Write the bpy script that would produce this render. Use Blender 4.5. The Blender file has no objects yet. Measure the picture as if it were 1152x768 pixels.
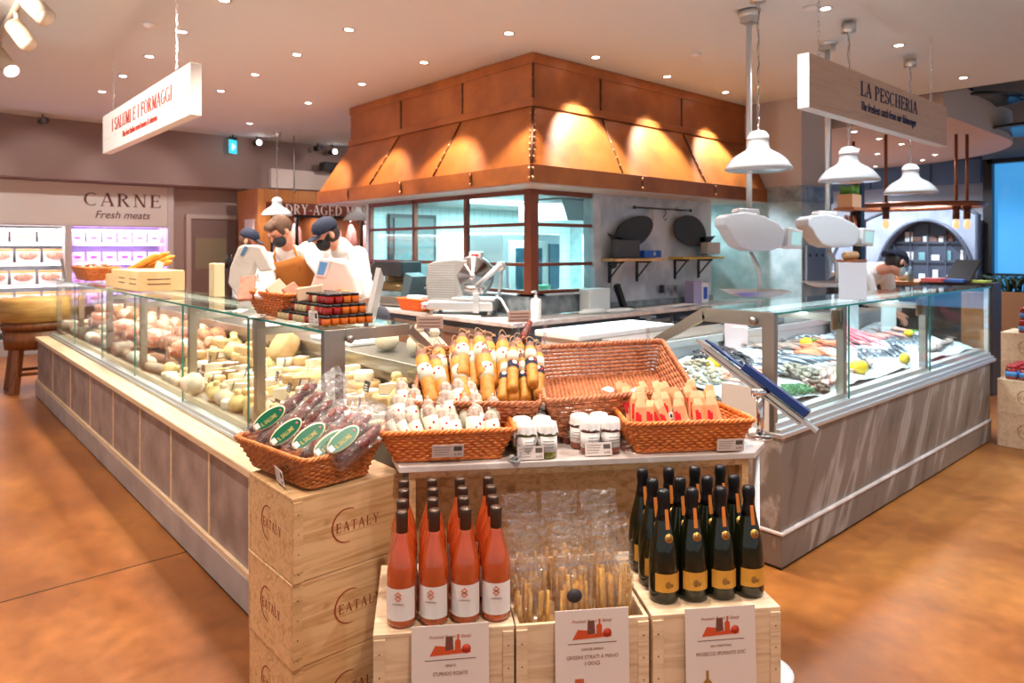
import bpy, math, random
from mathutils import Vector, Matrix
RND = random.Random(7)
COL = bpy.context.scene.collection
PI = math.pi
H = 1.55
FW = Vector((.6626, .7490, 0)); RT = Vector((.7490, -.6626, 0))
def ray(px, py):
    return FW + RT*((px-576)/787.0) + Vector((0, 0, (279-py)/787.0))
def atD(px, py, d): return Vector((0, 0, H)) + ray(px, py)*d
def onX(px, py, X): r = ray(px, py); return Vector((0, 0, H)) + r*(X/r.x)
def onY(px, py, Y): r = ray(px, py); return Vector((0, 0, H)) + r*(Y/r.y)
def onZ(px, py, Z): r = ray(px, py); return Vector((0, 0, H)) + r*((Z-H)/r.z)
def LD(lat, dep, z=0): return FW*dep + RT*lat + Vector((0, 0, z))

class MB:
    def __init__(s): s.v = []; s.f = []; s.m = []; s.sm = []
    def add(s, vs, fs, mi=0, smooth=False, M=None):
        o = len(s.v)
        s.v += [tuple(M @ Vector(p)) if M is not None else tuple(p) for p in vs]
        for f in fs:
            s.f.append([o+i for i in f]); s.m.append(mi); s.sm.append(smooth)
        return s
    def box(s, x0, y0, z0, x1, y1, z1, mi=0, M=None):
        vs = [(x, y, z) for z in (z0, z1) for y in (y0, y1) for x in (x0, x1)]
        return s.add(vs, [(0, 2, 3, 1), (4, 5, 7, 6), (0, 1, 5, 4), (2, 6, 7, 3), (0, 4, 6, 2), (1, 3, 7, 5)], mi, False, M)
    def cbox(s, c, d, mi=0, M=None):
        return s.box(c[0]-d[0]/2, c[1]-d[1]/2, c[2]-d[2]/2, c[0]+d[0]/2, c[1]+d[1]/2, c[2]+d[2]/2, mi, M)
    def hexa(s, b, t, mi=0):   # two quads bottom/top
        return s.add(list(b)+list(t), [(3, 2, 1, 0), (4, 5, 6, 7), (0, 1, 5, 4), (1, 2, 6, 5), (2, 3, 7, 6), (3, 0, 4, 7)], mi)
    def prism(s, poly, z0, z1, mi=0, M=None, smooth=False):
        n = len(poly)
        a = sum(poly[i][0]*poly[(i+1) % n][1]-poly[(i+1) % n][0]*poly[i][1] for i in range(n))
        if a < 0: poly = poly[::-1]
        vs = [(p[0], p[1], z0) for p in poly]+[(p[0], p[1], z1) for p in poly]
        o = len(s.v); s.add(vs, [list(range(n))[::-1], [n+i for i in range(n)]], mi, False, M)
        for i in range(n):
            j = (i+1) % n
            s.f.append([o+i, o+j, o+n+j, o+n+i]); s.m.append(mi); s.sm.append(smooth)
        return s
    def lathe(s, prof, seg=16, mi=0, M=None, smooth=True, a0=0, a1=2*PI, cap=True):
        full = abs(a1-a0-2*PI) < 1e-6; n = seg if full else seg+1
        vs = []
        for r, z in prof:
            for k in range(n):
                a = a0+(a1-a0)*k/seg; vs.append((r*math.cos(a), r*math.sin(a), z))
        fs = []
        for i in range(len(prof)-1):
            for k in range(seg):
                k2 = (k+1) % n
                fs.append((i*n+k, i*n+k2, (i+1)*n+k2, (i+1)*n+k))
        if cap and full:
            if prof[0][0] > 1e-5: fs.append([k for k in range(n)][::-1])
            if prof[-1][0] > 1e-5: fs.append([(len(prof)-1)*n+k for k in range(n)])
        return s.add(vs, fs, mi, smooth, M)
    def cyl(s, r, z0, z1, seg=16, mi=0, M=None, r2=None, smooth=True):
        return s.lathe([(r, z0), (r if r2 is None else r2, z1)], seg, mi, M, smooth)
    def ball(s, c, r, seg=12, rings=8, mi=0, M=None, f=None):
        if not hasattr(r, '__len__'): r = (r, r, r)
        vs = []; fs = []
        for i in range(rings+1):
            t = PI*i/rings
            for k in range(seg):
                a = 2*PI*k/seg
                d = Vector((math.sin(t)*math.cos(a), math.sin(t)*math.sin(a), -math.cos(t)))
                q = f(d) if f else 1
                vs.append((c[0]+r[0]*d.x*q, c[1]+r[1]*d.y*q, c[2]+r[2]*d.z*q))
        for i in range(rings):
            for k in range(seg):
                fs.append((i*seg+k, i*seg+(k+1) % seg, (i+1)*seg+(k+1) % seg, (i+1)*seg+k))
        return s.add(vs, fs, mi, True, M)
    def tube(s, pts, r, seg=8, mi=0, closed=False, M=None, smooth=True, flat=1.0):
        pts = [Vector(p) for p in pts]; n = len(pts)
        rs = list(r) if hasattr(r, '__len__') else [r]*n
        T = []
        for i in range(n):
            if closed: t = pts[(i+1) % n]-pts[i-1]
            else: t = pts[min(i+1, n-1)]-pts[max(i-1, 0)]
            T.append(t.normalized() if t.length > 1e-9 else Vector((0, 0, 1)))
        up = Vector((0, 0, 1)) if abs(T[0].z) < .9 else Vector((1, 0, 0))
        u = (up-T[0]*up.dot(T[0])).normalized(); vs = []
        for i in range(n):
            u = (u-T[i]*u.dot(T[i]))
            u = u.normalized() if u.length > 1e-6 else Vector((1, 0, 0))
            w = T[i].cross(u)
            for k in range(seg):
                a = 2*PI*k/seg
                vs.append(tuple(pts[i]+u*(rs[i]*math.cos(a)*flat)+w*(rs[i]*math.sin(a))))
        fs = []
        for i in range(n if closed else n-1):
            j = (i+1) % n
            for k in range(seg):
                fs.append((i*seg+k, i*seg+(k+1) % seg, j*seg+(k+1) % seg, j*seg+k))
        if not closed:
            fs.append(list(range(seg))[::-1]); fs.append([(n-1)*seg+k for k in range(seg)])
        return s.add(vs, fs, mi, smooth, M)
    def merge(s, o, M=None, mi=None):
        b = len(s.v); s.v += [tuple(M @ Vector(p)) if M is not None else p for p in o.v]
        for f, m, q in zip(o.f, o.m, o.sm):
            s.f.append([b+i for i in f]); s.m.append(m if mi is None else mi); s.sm.append(q)
        return s
    def mesh(s, name, mats):
        me = bpy.data.meshes.new(name)
        me.from_pydata(s.v, [], s.f)
        for m in (mats if isinstance(mats, (list, tuple)) else [mats]): me.materials.append(m)
        me.polygons.foreach_set('material_index', s.m)
        me.polygons.foreach_set('use_smooth', s.sm)
        me.update(); return me
def T(x=0, y=0, z=0): return Matrix.Translation((x, y, z))
def RZ(a): return Matrix.Rotation(a, 4, 'Z')
def RX(a): return Matrix.Rotation(a, 4, 'X')
def RY(a): return Matrix.Rotation(a, 4, 'Y')
def S(x, y, z): return Matrix.Diagonal((x, y, z, 1))
def frame(o, x, y):  # matrix with given axes at o
    x = Vector(x).normalized(); y = Vector(y); y = (y-x*y.dot(x)).normalized(); z = x.cross(y)
    M = Matrix.Identity(4)
    for i in range(3): M[i][0] = x[i]; M[i][1] = y[i]; M[i][2] = z[i]; M[i][3] = o[i]
    return M
def obj(name, mb, mats, parent=None, M=None, bevel=0, label=None, seg=2, sub=0):
    o = bpy.data.objects.new(name, mb.mesh(name, mats) if isinstance(mb, MB) else mb)
    COL.objects.link(o)
    if M is not None: o.matrix_local = M
    if parent: o.parent = parent
    if label: o['label'] = label
    if bevel:
        b = o.modifiers.new('b', 'BEVEL'); b.width = bevel; b.segments = seg; b.limit_method = 'ANGLE'; b.angle_limit = .6
    if sub:
        q = o.modifiers.new('s', 'SUBSURF'); q.levels = sub; q.render_levels = sub
    return o
def tag(o, label, cat, group=None, kind=None):
    o['label'] = label; o['category'] = cat
    if group: o['group'] = group
    if kind: o['kind'] = kind
    return o
def thing(name, label, cat, loc=(0, 0, 0), rz=0, group=None, M=None):
    o = bpy.data.objects.new(name, None); COL.objects.link(o); o.empty_display_size = .05
    if M is not None: o.matrix_local = M
    else: o.location = loc; o.rotation_euler = (0, 0, rz)
    return tag(o, label, cat, group)
def struct(name, mb, mats, bevel=0):
    o = obj(name, mb, mats, bevel=bevel); o['kind'] = 'structure'; return o
KIDS = {}
def dup(o, M=None, label=None, parent=None, group=None):
    c = o.copy(); COL.objects.link(c)
    if parent: c.parent = parent
    if M is not None: c.matrix_local = M
    if label: c['label'] = label
    if group: c['group'] = group
    for ch in list(o.children): dup(ch, parent=c)
    return c
def ordw(i):
    return ['first', 'second', 'third', 'fourth', 'fifth', 'sixth', 'seventh', 'eighth', 'ninth', 'tenth', 'eleventh', 'twelfth',
            'thirteenth', 'fourteenth', 'fifteenth', 'sixteenth', 'seventeenth', 'eighteenth', 'nineteenth', 'twentieth'][i] if i < 20 else f'{i+1}th'

# ---------------- materials
MC = {}
def pbr(name, col, rough=.5, metal=0, col2=None, scale=8, bump=0, bscale=None, trans=0, emit=None, es=0, coat=0, stretch=(1, 1, 1),
        ior=1.45, alpha=1, sss=0, detail=4, lo=.35, hi=.65, objrand=0, spec=None):
    if name in MC: return MC[name]
    m = bpy.data.materials.new(name); m.use_nodes = True; MC[name] = m
    nt = m.node_tree; N = nt.nodes; L = nt.links; b = N['Principled BSDF']
    b.inputs['Base Color'].default_value = (*col, 1); b.inputs['Roughness'].default_value = rough
    b.inputs['Metallic'].default_value = metal; b.inputs['IOR'].default_value = ior
    if trans: b.inputs['Transmission Weight'].default_value = trans
    if coat: b.inputs['Coat Weight'].default_value = coat; b.inputs['Coat Roughness'].default_value = .08
    if emit: b.inputs['Emission Color'].default_value = (*emit, 1); b.inputs['Emission Strength'].default_value = es
    if alpha < 1: b.inputs['Alpha'].default_value = alpha
    if sss: b.inputs['Subsurface Weight'].default_value = sss; b.inputs['Subsurface Radius'].default_value = (.02, .01, .006)
    if spec is not None: b.inputs['Specular IOR Level'].default_value = spec
    if col2 or bump or objrand:
        tc = N.new('ShaderNodeTexCoord'); mp = N.new('ShaderNodeMapping'); mp.inputs['Scale'].default_value = stretch
        L.new(tc.outputs['Object'], mp.inputs['Vector'])
        out = None
        if col2:
            n = N.new('ShaderNodeTexNoise'); n.inputs['Scale'].default_value = scale; n.inputs['Detail'].default_value = detail
            L.new(mp.outputs[0], n.inputs['Vector'])
            r = N.new('ShaderNodeMapRange'); r.inputs[1].default_value = lo; r.inputs[2].default_value = hi
            L.new(n.outputs[0], r.inputs[0])
            mx = N.new('ShaderNodeMix'); mx.data_type = 'RGBA'; mx.inputs[6].default_value = (*col, 1); mx.inputs[7].default_value = (*col2, 1)
            L.new(r.outputs[0], mx.inputs[0]); out = mx.outputs[2]
        if objrand:
            oi = N.new('ShaderNodeObjectInfo'); r2 = N.new('ShaderNodeMapRange'); r2.inputs[3].default_value = 1-objrand; r2.inputs[4].default_value = 1+objrand
            L.new(oi.outputs['Random'], r2.inputs[0]); hs = N.new('ShaderNodeHueSaturation'); hs.inputs['Color'].default_value = (*col, 1)
            if out: L.new(out, hs.inputs['Color'])
            L.new(r2.outputs[0], hs.inputs['Value']); out = hs.outputs[0]
        if out: L.new(out, b.inputs['Base Color'])
        if bump:
            n2 = N.new('ShaderNodeTexNoise'); n2.inputs['Scale'].default_value = bscale or scale; n2.inputs['Detail'].default_value = 3
            L.new(mp.outputs[0], n2.inputs['Vector'])
            bp = N.new('ShaderNodeBump'); bp.inputs['Strength'].default_value = bump; bp.inputs['Distance'].default_value = .01
            L.new(n2.outputs[0], bp.inputs['Height']); L.new(bp.outputs[0], b.inputs['Normal'])
    return m
def pane(name, tint=(.93, .97, .96), refl=1.0, rough=.02, film=0, bscale=60, bump=0):
    """thin clear sheet: see-through with fresnel reflection"""
    m = bpy.data.materials.new(name); m.use_nodes = True; MC[name] = m
    nt = m.node_tree; N = nt.nodes; L = nt.links
    for n in list(N): N.remove(n)
    o = N.new('ShaderNodeOutputMaterial'); t = N.new('ShaderNodeBsdfTransparent'); t.inputs[0].default_value = (*tint, 1)
    g = N.new('ShaderNodeBsdfGlossy'); g.inputs['Roughness'].default_value = rough; g.inputs[0].default_value = (1, 1, 1, 1)
    ge = N.new('ShaderNodeNewGeometry'); dt = N.new('ShaderNodeVectorMath'); dt.operation = 'DOT_PRODUCT'
    L.new(ge.outputs['Incoming'], dt.inputs[0]); L.new(ge.outputs['Normal'], dt.inputs[1])
    ab = N.new('ShaderNodeMath'); ab.operation = 'ABSOLUTE'; L.new(dt.outputs['Value'], ab.inputs[0])
    iv = N.new('ShaderNodeMath'); iv.operation = 'SUBTRACT'; iv.inputs[0].default_value = 1; L.new(ab.outputs[0], iv.inputs[1])
    pw = N.new('ShaderNodeMath'); pw.operation = 'POWER'; pw.inputs[1].default_value = 4; L.new(iv.outputs[0], pw.inputs[0])
    ma = N.new('ShaderNodeMath'); ma.operation = 'MULTIPLY_ADD'; ma.inputs[1].default_value = refl*.8; ma.inputs[2].default_value = film+.035; ma.use_clamp = True
    mx = N.new('ShaderNodeMixShader'); L.new(pw.outputs[0], ma.inputs[0]); L.new(ma.outputs[0], mx.inputs[0])
    L.new(t.outputs[0], mx.inputs[1]); L.new(g.outputs[0], mx.inputs[2]); L.new(mx.outputs[0], o.inputs[0])
    if bump:
        tc = N.new('ShaderNodeTexCoord'); n2 = N.new('ShaderNodeTexNoise'); n2.inputs['Scale'].default_value = bscale
        L.new(tc.outputs['Object'], n2.inputs['Vector']); bp = N.new('ShaderNodeBump'); bp.inputs['Strength'].default_value = bump; bp.inputs['Distance'].default_value = .01
        L.new(n2.outputs[0], bp.inputs['Height']); L.new(bp.outputs[0], g.inputs['Normal']); L.new(bp.outputs[0], dt.inputs[1])
    return m
def emis(name, col, s):
    if name in MC: return MC[name]
    m = bpy.data.materials.new(name); m.use_nodes = True; MC[name] = m
    N = m.node_tree.nodes; L = m.node_tree.links; N.remove(N['Principled BSDF'])
    e = N.new('ShaderNodeEmission'); e.inputs[0].default_value = (*col, 1); e.inputs[1].default_value = s
    L.new(e.outputs[0], N['Material Output'].inputs[0]); return m
def nodes_of(name):
    m = bpy.data.materials.new(name); m.use_nodes = True; MC[name] = m
    return m, m.node_tree.nodes, m.node_tree.links, m.node_tree.nodes['Principled BSDF']
def ramp(N, stops):
    r = N.new('ShaderNodeValToRGB'); e = r.color_ramp.elements
    while len(e) < len(stops): e.new(.5)
    for k, (p, c) in enumerate(stops): e[k].position = p; e[k].color = (*c, 1)
    return r
def sRGB(r, g, b):
    f = lambda c: (c/255/12.92) if c/255 <= .04045 else ((c/255+.055)/1.055)**2.4
    return (f(r), f(g), f(b))

# floor: stained, sealed concrete with saw-cut joints
FLOOR, N, L, b = nodes_of('stained_concrete')
tc = N.new('ShaderNodeTexCoord'); n1 = N.new('ShaderNodeTexNoise'); n1.inputs['Scale'].default_value = .9; n1.inputs['Detail'].default_value = 8; n1.inputs['Roughness'].default_value = .6
mp = N.new('ShaderNodeMapping'); mp.inputs['Scale'].default_value = (1, .55, 1); L.new(tc.outputs['Object'], mp.inputs[0]); L.new(mp.outputs[0], n1.inputs['Vector'])
r = ramp(N, [(.28, (.13, .038, .008)), (.45, (.26, .082, .016)), (.58, (.40, .145, .030)), (.75, (.50, .21, .055))])
L.new(n1.outputs[0], r.inputs[0])
n2 = N.new('ShaderNodeTexNoise'); n2.inputs['Scale'].default_value = 14; n2.inputs['Detail'].default_value = 6; L.new(tc.outputs['Object'], n2.inputs['Vector'])
mx = N.new('ShaderNodeMix'); mx.data_type = 'RGBA'; mx.blend_type = 'OVERLAY'; mx.inputs[0].default_value = .35
L.new(r.outputs[0], mx.inputs[6]); L.new(n2.outputs[0], mx.inputs[7]); L.new(mx.outputs[2], b.inputs['Base Color'])
rr = N.new('ShaderNodeMapRange'); rr.inputs[3].default_value = .26; rr.inputs[4].default_value = .46; L.new(n2.outputs[0], rr.inputs[0]); L.new(rr.outputs[0], b.inputs['Roughness'])

# veined marble (right counter): diagonal streaks
def veined(name, base, vein, light, rot, scale=3.0, rough=.35):
    m, N, L, b = nodes_of(name)
    tc = N.new('ShaderNodeTexCoord'); mp = N.new('ShaderNodeMapping'); mp.inputs['Scale'].default_value = (scale, scale, scale*.16)
    m0 = N.new('ShaderNodeMapping'); m0.inputs['Rotation'].default_value = rot; L.new(tc.outputs['Object'], m0.inputs[0]); L.new(m0.outputs[0], mp.inputs[0])
    n = N.new('ShaderNodeTexNoise'); n.inputs['Scale'].default_value = 2.0; n.inputs['Detail'].default_value = 7; n.inputs['Roughness'].default_value = .55; n.inputs['Distortion'].default_value = .25
    L.new(mp.outputs[0], n.inputs['Vector'])
    r = ramp(N, [(.3, vein), (.44, base), (.54, base), (.6, light), (.68, base), (.8, vein)])
    L.new(n.outputs[0], r.inputs[0]); L.new(r.outputs[0], b.inputs['Base Color']); b.inputs['Roughness'].default_value = rough
    return m
VEIN = veined('veined_marble', sRGB(122, 110, 101), sRGB(84, 73, 66), sRGB(166, 156, 148), (0, math.radians(-32), 0), 3.0)
SLAB = veined('white_marble', sRGB(206, 192, 184), sRGB(176, 162, 156), sRGB(232, 222, 216), (0, 1.2, .5), 3)
STONE_L = pbr('mauve_limestone', sRGB(166, 148, 140), .45, col2=sRGB(128, 112, 106), scale=5, bump=.05, detail=8, stretch=(1, 1, 1))
STONE_G = pbr('grey_green_stone', sRGB(140, 158, 158), .35, col2=sRGB(178, 188, 188), scale=5, detail=9)
STONE_W = pbr('pale_marble', sRGB(205, 210, 216), .3, col2=sRGB(172, 178, 188), scale=4, detail=9, lo=.4, hi=.62)
STONE_D = pbr('dark_stone', sRGB(96, 108, 114), .3, col2=sRGB(150, 160, 165), scale=9, detail=9)

def wood(name, c1, c2, rough=.5, ax=0, scale=6, knots=True, rand=.06):
    m, N, L, b = nodes_of(name)
    tc = N.new('ShaderNodeTexCoord'); mp = N.new('ShaderNodeMapping')
    sc = [scale*2.2]*3; sc[ax] = scale*.16; mp.inputs['Scale'].default_value = sc
    L.new(tc.outputs['Object'], mp.inputs[0])
    n = N.new('ShaderNodeTexNoise'); n.inputs['Scale'].default_value = 3; n.inputs['Detail'].default_value = 6; n.inputs['Distortion'].default_value = 1.2
    L.new(mp.outputs[0], n.inputs['Vector'])
    r = ramp(N, [(.3, c2), (.55, c1), (.75, c1), (.9, c2)]); L.new(n.outputs[0], r.inputs[0]); out = r.outputs[0]
    if knots:
        v = N.new('ShaderNodeTexVoronoi'); v.inputs['Scale'].default_value = scale*.9; L.new(tc.outputs['Object'], v.inputs['Vector'])
        r2 = ramp(N, [(0, (.16, .07, .03)), (.07, (.35, .2, .1)), (.13, (1, 1, 1))]); L.new(v.outputs[0], r2.inputs[0])
        mx = N.new('ShaderNodeMix'); mx.data_type = 'RGBA'; mx.blend_type = 'MULTIPLY'; mx.inputs[0].default_value = .6
        L.new(out, mx.inputs[6]); L.new(r2.outputs[0], mx.inputs[7]); out = mx.outputs[2]
    if rand:
        oi = N.new('ShaderNodeObjectInfo'); q = N.new('ShaderNodeMapRange'); q.inputs[3].default_value = 1-rand; q.inputs[4].default_value = 1+rand
        L.new(oi.outputs['Random'], q.inputs[0]); hs = N.new('ShaderNodeHueSaturation'); L.new(out, hs.inputs['Color']); L.new(q.outputs[0], hs.inputs['Value']); out = hs.outputs[0]
    L.new(out, b.inputs['Base Color']); b.inputs['Roughness'].default_value = rough
    return m
PINE = wood('pine', sRGB(222, 182, 132), sRGB(188, 142, 92), .55)
PINE2 = wood('pale_pine', sRGB(236, 208, 172), sRGB(212, 178, 138), .55)
OAKP = wood('ledge_wood', sRGB(232, 202, 166), sRGB(214, 180, 140), .45, ax=1, knots=False)
OAKD = wood('cabinet_wood', sRGB(176, 112, 58), sRGB(150, 90, 44), .45, ax=2, knots=False)
SIGNW = wood('sign_wood', sRGB(200, 172, 150), sRGB(188, 158, 136), .5, ax=0, scale=5, knots=False)
BROWNW = wood('stool_wood', sRGB(140, 80, 36), sRGB(96, 50, 22), .45, ax=2, knots=False)

COPPER, N, L, b = nodes_of('brushed_copper')
tc = N.new('ShaderNodeTexCoord'); n1 = N.new('ShaderNodeTexNoise'); n1.inputs['Scale'].default_value = 1.6; n1.inputs['Detail'].default_value = 9; n1.inputs['Roughness'].default_value = .65
L.new(tc.outputs['Object'], n1.inputs['Vector'])
r = ramp(N, [(.3, (.22, .054, .008)), (.5, (.38, .102, .014)), (.7, (.50, .155, .024))]); L.new(n1.outputs[0], r.inputs[0]); L.new(r.outputs[0], b.inputs['Base Color'])
b.inputs['Metallic'].default_value = .5; b.inputs['Roughness'].default_value = .42; b.inputs['Coat Weight'].default_value = .45; b.inputs['Coat Roughness'].default_value = .38
COPD = pbr('dark_copper', (.10, .032, .012), .5, .5)
RIVET = pbr('rivet_copper', (.55, .26, .12), .35, .8)
STEEL = pbr('brushed_steel', (.58, .57, .55), .28, 1, bump=.03, bscale=30, stretch=(1, 1, 20))
STEELW = pbr('warm_steel', (.40, .37, .33), .3, .9)
STEELL = pbr('pale_steel', (.74, .76, .77), .35, .8)
CHROME = pbr('chrome', (.8, .8, .8), .12, 1)
WHITE = pbr('white_plastic', (.82, .82, .82), .4)
WHITEG = pbr('white_enamel', (.60, .63, .65), .15, coat=.5)
BLACK = pbr('black_plastic', (.012, .012, .014), .4)
CEIL = pbr('ceiling_paint', sRGB(226, 234, 240), .8)
BULKP = pbr('taupe_paint', sRGB(150, 126, 120), .8)
GREYP = pbr('grey_plaster', sRGB(186, 176, 172), .8)
BLUEW = pbr('slate_blue_wall', sRGB(96, 122, 158), .5)
GREYW = pbr('grey_blue_wall', sRGB(176, 182, 194), .6)
WHITEW = pbr('cream_panel', sRGB(232, 222, 214), .55)
NAVY = pbr('navy_paint', sRGB(28, 42, 92), .5)
NAVYF = pbr('navy_fabric', sRGB(28, 36, 58), .85)
REDP = pbr('red_brown_ink', sRGB(190, 52, 26), .6)
BROWNP = pbr('brown_ink', sRGB(92, 44, 34), .6)
INKR = pbr('branded_ink', sRGB(150, 64, 38), .7)
GLASS = pane('clear_glass', (.95, .985, .97), .8)
GLASSG = pane('green_edge_glass', (.86, .96, .93), .9)
FILMH = pane('crinkled_film', (.97, .97, .97), 1.0, .09, .11, 48, 2.2)
EDGE = pbr('glass_edge', (.03, .22, .18), .15)
CASTLE = pbr('seal_grey', sRGB(180, 178, 172), .5)
# ---------------- lettering
TK, TN = .15, .055
GL = {
 'A': (.78, [('l', .06, 0, .36, 1, TN), ('l', .38, 1, .70, 0, TK), ('h', .18, .56, .34)], [(0, .2, 0), (.52, .8, 0)]),
 'C': (.80, [('a', .44, .5, .36, .47, 48, 312)], []), 'D': (.84, [('l', .16, 0, .16, 1, TK), ('a', .2, .5, .56, .47, -90, 90)], [(.02, .3, 0), (.02, .3, 1)]),
 'E': (.70, [('l', .16, 0, .16, 1, TK), ('h', .1, .62, .97), ('h', .1, .5, .52), ('h', .1, .66, .03), ('l', .63, 0, .66, .2, TN), ('l', .6, .8, .62, 1, TN), ('l', .5, .42, .5, .62, TN)], [(.02, .3, 0), (.02, .3, 1)]),
 'F': (.66, [('l', .16, 0, .16, 1, TK), ('h', .1, .62, .97), ('h', .1, .5, .52), ('l', .6, .8, .62, 1, TN), ('l', .5, .42, .5, .62, TN)], [(.02, .32, 0), (.02, .3, 1)]),
 'G': (.86, [('a', .44, .5, .36, .47, 48, 318), ('l', .72, .06, .72, .42, TK)], [(.58, .84, .42)]),
 'H': (.88, [('l', .17, 0, .17, 1, TK), ('l', .71, 0, .71, 1, TK), ('h', .1, .78, .5)], [(.03, .31, 0), (.03, .31, 1), (.57, .85, 0), (.57, .85, 1)]),
 'I': (.36, [('l', .18, 0, .18, 1, TK)], [(.04, .32, 0), (.04, .32, 1)]),
 'L': (.66, [('l', .16, 0, .16, 1, TK), ('h', .1, .62, .03), ('l', .6, 0, .63, .24, TN)], [(.02, .3, 0), (.02, .3, 1)]),
 'M': (1.0, [('l', .14, 0, .16, 1, TN), ('l', .18, 1, .5, .05, TK), ('l', .82, 1, .5, .05, TN), ('l', .84, 0, .84, 1, TK)], [(.02, .26, 0), (.02, .26, 1), (.7, .98, 0), (.74, .98, 1)]),
 'N': (.88, [('l', .16, 0, .16, 1, TN), ('l', .18, 1, .7, 0, TK), ('l', .72, 0, .72, 1, TN)], [(.03, .29, 0), (.0, .2, 1), (.6, .86, 1)]),
 'O': (.90, [('a', .45, .5, .36, .47, 0, 360)], []), 'P': (.70, [('l', .16, 0, .16, 1, TK), ('a', .2, .74, .4, .24, -90, 90)], [(.02, .32, 0), (.02, .3, 1)]),
 'R': (.80, [('l', .16, 0, .16, 1, TK), ('a', .2, .75, .38, .22, -90, 90), ('l', .36, .52, .68, 0, TK)], [(.02, .3, 0), (.02, .3, 1), (.6, .8, 0)]),
 'S': (.62, [('a', .31, .74, .22, .23, 30, 262), ('a', .31, .27, .23, .25, -150, 88), ('l', .53, .74, .53, .95, TN), ('l', .08, .05, .08, .27, TN)], []),
 'T': (.74, [('l', .37, 0, .37, 1, TK), ('h', .06, .68, .97), ('l', .06, .78, .07, 1, TN), ('l', .67, .78, .68, 1, TN)], [(.23, .51, 0)]),
 'U': (.84, [('l', .17, .3, .17, 1, TK), ('l', .69, .3, .69, 1, TN), ('a', .43, .3, .26, .28, 180, 360)], [(.03, .31, 1), (.56, .82, 1)]),
 'Y': (.78, [('l', .12, 1, .39, .48, TK), ('l', .66, 1, .42, .48, TN), ('l', .39, 0, .39, .5, TK)], [(.0, .26, 1), (.53, .78, 1), (.25, .53, 0)]),
 '-': (.40, [('h', .04, .36, .42)], []), '&': (.8, [('a', .38, .74, .2, .22, 0, 360), ('a', .36, .28, .28, .26, 90, 360)], []), ' ': (.34, [], []),
}
def serif(txt, dep=.004, gap=.08, italic=0):
    mb = MB(); x = 0
    def quad(ps):
        ps = [(x+p[0]+italic*p[1], p[1]) for p in ps]; mb.prism(ps, 0, dep)
    for ch in txt:
        w, st, se = GL[ch]
        for t in st:
            if t[0] == 'l':
                _, a, b_, c, d, wd = t; v = Vector((c-a, d-b_)); n = Vector((-v.y, v.x)).normalized()*wd/2
                if abs(v.y) > abs(v.x)*.3: n = Vector((wd/2, 0))
                quad([(a-n.x, b_-n.y), (a+n.x, b_+n.y), (c+n.x, d+n.y), (c-n.x, d-n.y)])
            elif t[0] == 'h': quad([(t[1], t[3]-.028), (t[2], t[3]-.028), (t[2], t[3]+.028), (t[1], t[3]+.028)])
            else:
                _, cx, cy, rx, ry, a0, a1 = t; n = max(6, int(abs(a1-a0)/16))
                pr = None
                for k in range(n+1):
                    a = math.radians(a0+(a1-a0)*k/n); wd = (TN+(TK-TN)*abs(math.cos(a)))/2
                    o = (cx+(rx+wd)*math.cos(a), cy+(ry+.028)*math.sin(a)); i = (cx+(rx-wd)*math.cos(a), cy+(ry-.028)*math.sin(a))
                    if pr: quad([pr[0], o, i, pr[1]])
                    pr = (o, i)
        for s0, s1, y in se: quad([(s0, y-.0), (s1, y-.0), (s1, y+.045), (s0, y+.045)] if y < .5 else [(s0, y-.045), (s1, y-.045), (s1, y), (s0, y)])
        x += w+gap
    mb.w = x-gap; return mb
def font_mb(txt, shear=0, dep=.002, bold=0):
    cu = bpy.data.curves.new('t', 'FONT'); cu.body = txt; cu.shear = shear; cu.extrude = dep/2; cu.resolution_u = 3; cu.offset = bold
    o = bpy.data.objects.new('t', cu); COL.objects.link(o); bpy.context.view_layer.update()
    me = bpy.data.meshes.new_from_object(o.evaluated_get(bpy.context.evaluated_depsgraph_get()))
    mb = MB(); mb.add([tuple(v.co) for v in me.vertices], [list(p.vertices) for p in me.polygons])
    bpy.data.objects.remove(o); bpy.data.curves.remove(cu); bpy.data.meshes.remove(me)
    xs = [v[0] for v in mb.v]; x0 = min(xs); mb.v = [(v[0]-x0, v[1], v[2]+dep/2) for v in mb.v]; mb.w = max(xs)-x0
    return mb
def fit(mb, w, h=None): return S(w/mb.w, (h if h else w/mb.w), 1)

# ---------------- room shell
ZC = 3.4
m = MB(); m.box(-4, -4, -.1, 18, 14, 0); struct('floor', m, FLOOR)
m = MB(); m.box(-4, 3.771, 0, 1.14, 3.779, .0012); m.box(1.9, -4, 0, 1.906, 1.3, .0012)
struct('trim_1', m, pbr('joint_sealant', (.05, .025, .015), .8))
# ceiling with downlight holes is kept plain, fittings are recessed rims
m = MB(); m.box(-4, -4, ZC, 9.3, 14, ZC+.12); struct('ceiling', m, CEIL)
m = MB(); m.box(-4, 11.8, 2.55, 9.3, 12.0, ZC); m.box(-4, 12.0, 2.55, 9.3, 13.4, 2.62); struct('trim_2', m, BULKP)     # bulkhead
m = MB(); m.box(3.3, 12.5, 0, 9.2, 12.65, 2.6); struct('wall_back', m, pbr('mauve_wall', sRGB(196, 172, 164), .8))
m = MB(); m.box(-4, 13.3, 0, 3.6, 13.4, 2.6); struct('wall_left', m, GREYP)
m = MB(); m.box(15, -4, 0, 15.2, 12.5, 6.0, 0); struct('wall_right', m, GREYW)
m = MB(); m.box(9.2, 8.5, 0, 15, 8.65, 6, 0); struct('wall_far', m, GREYW)
# dark open ceiling beyond the plaster edge
m = MB(); m.box(9.3, -4, 4.6, 18, 12.6, 4.7); m.box(9.3, -4, ZC, 9.34, 12.6, 4.7)
struct('trim_3', m, pbr('black_void', (.02, .022, .024), .9))
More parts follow.
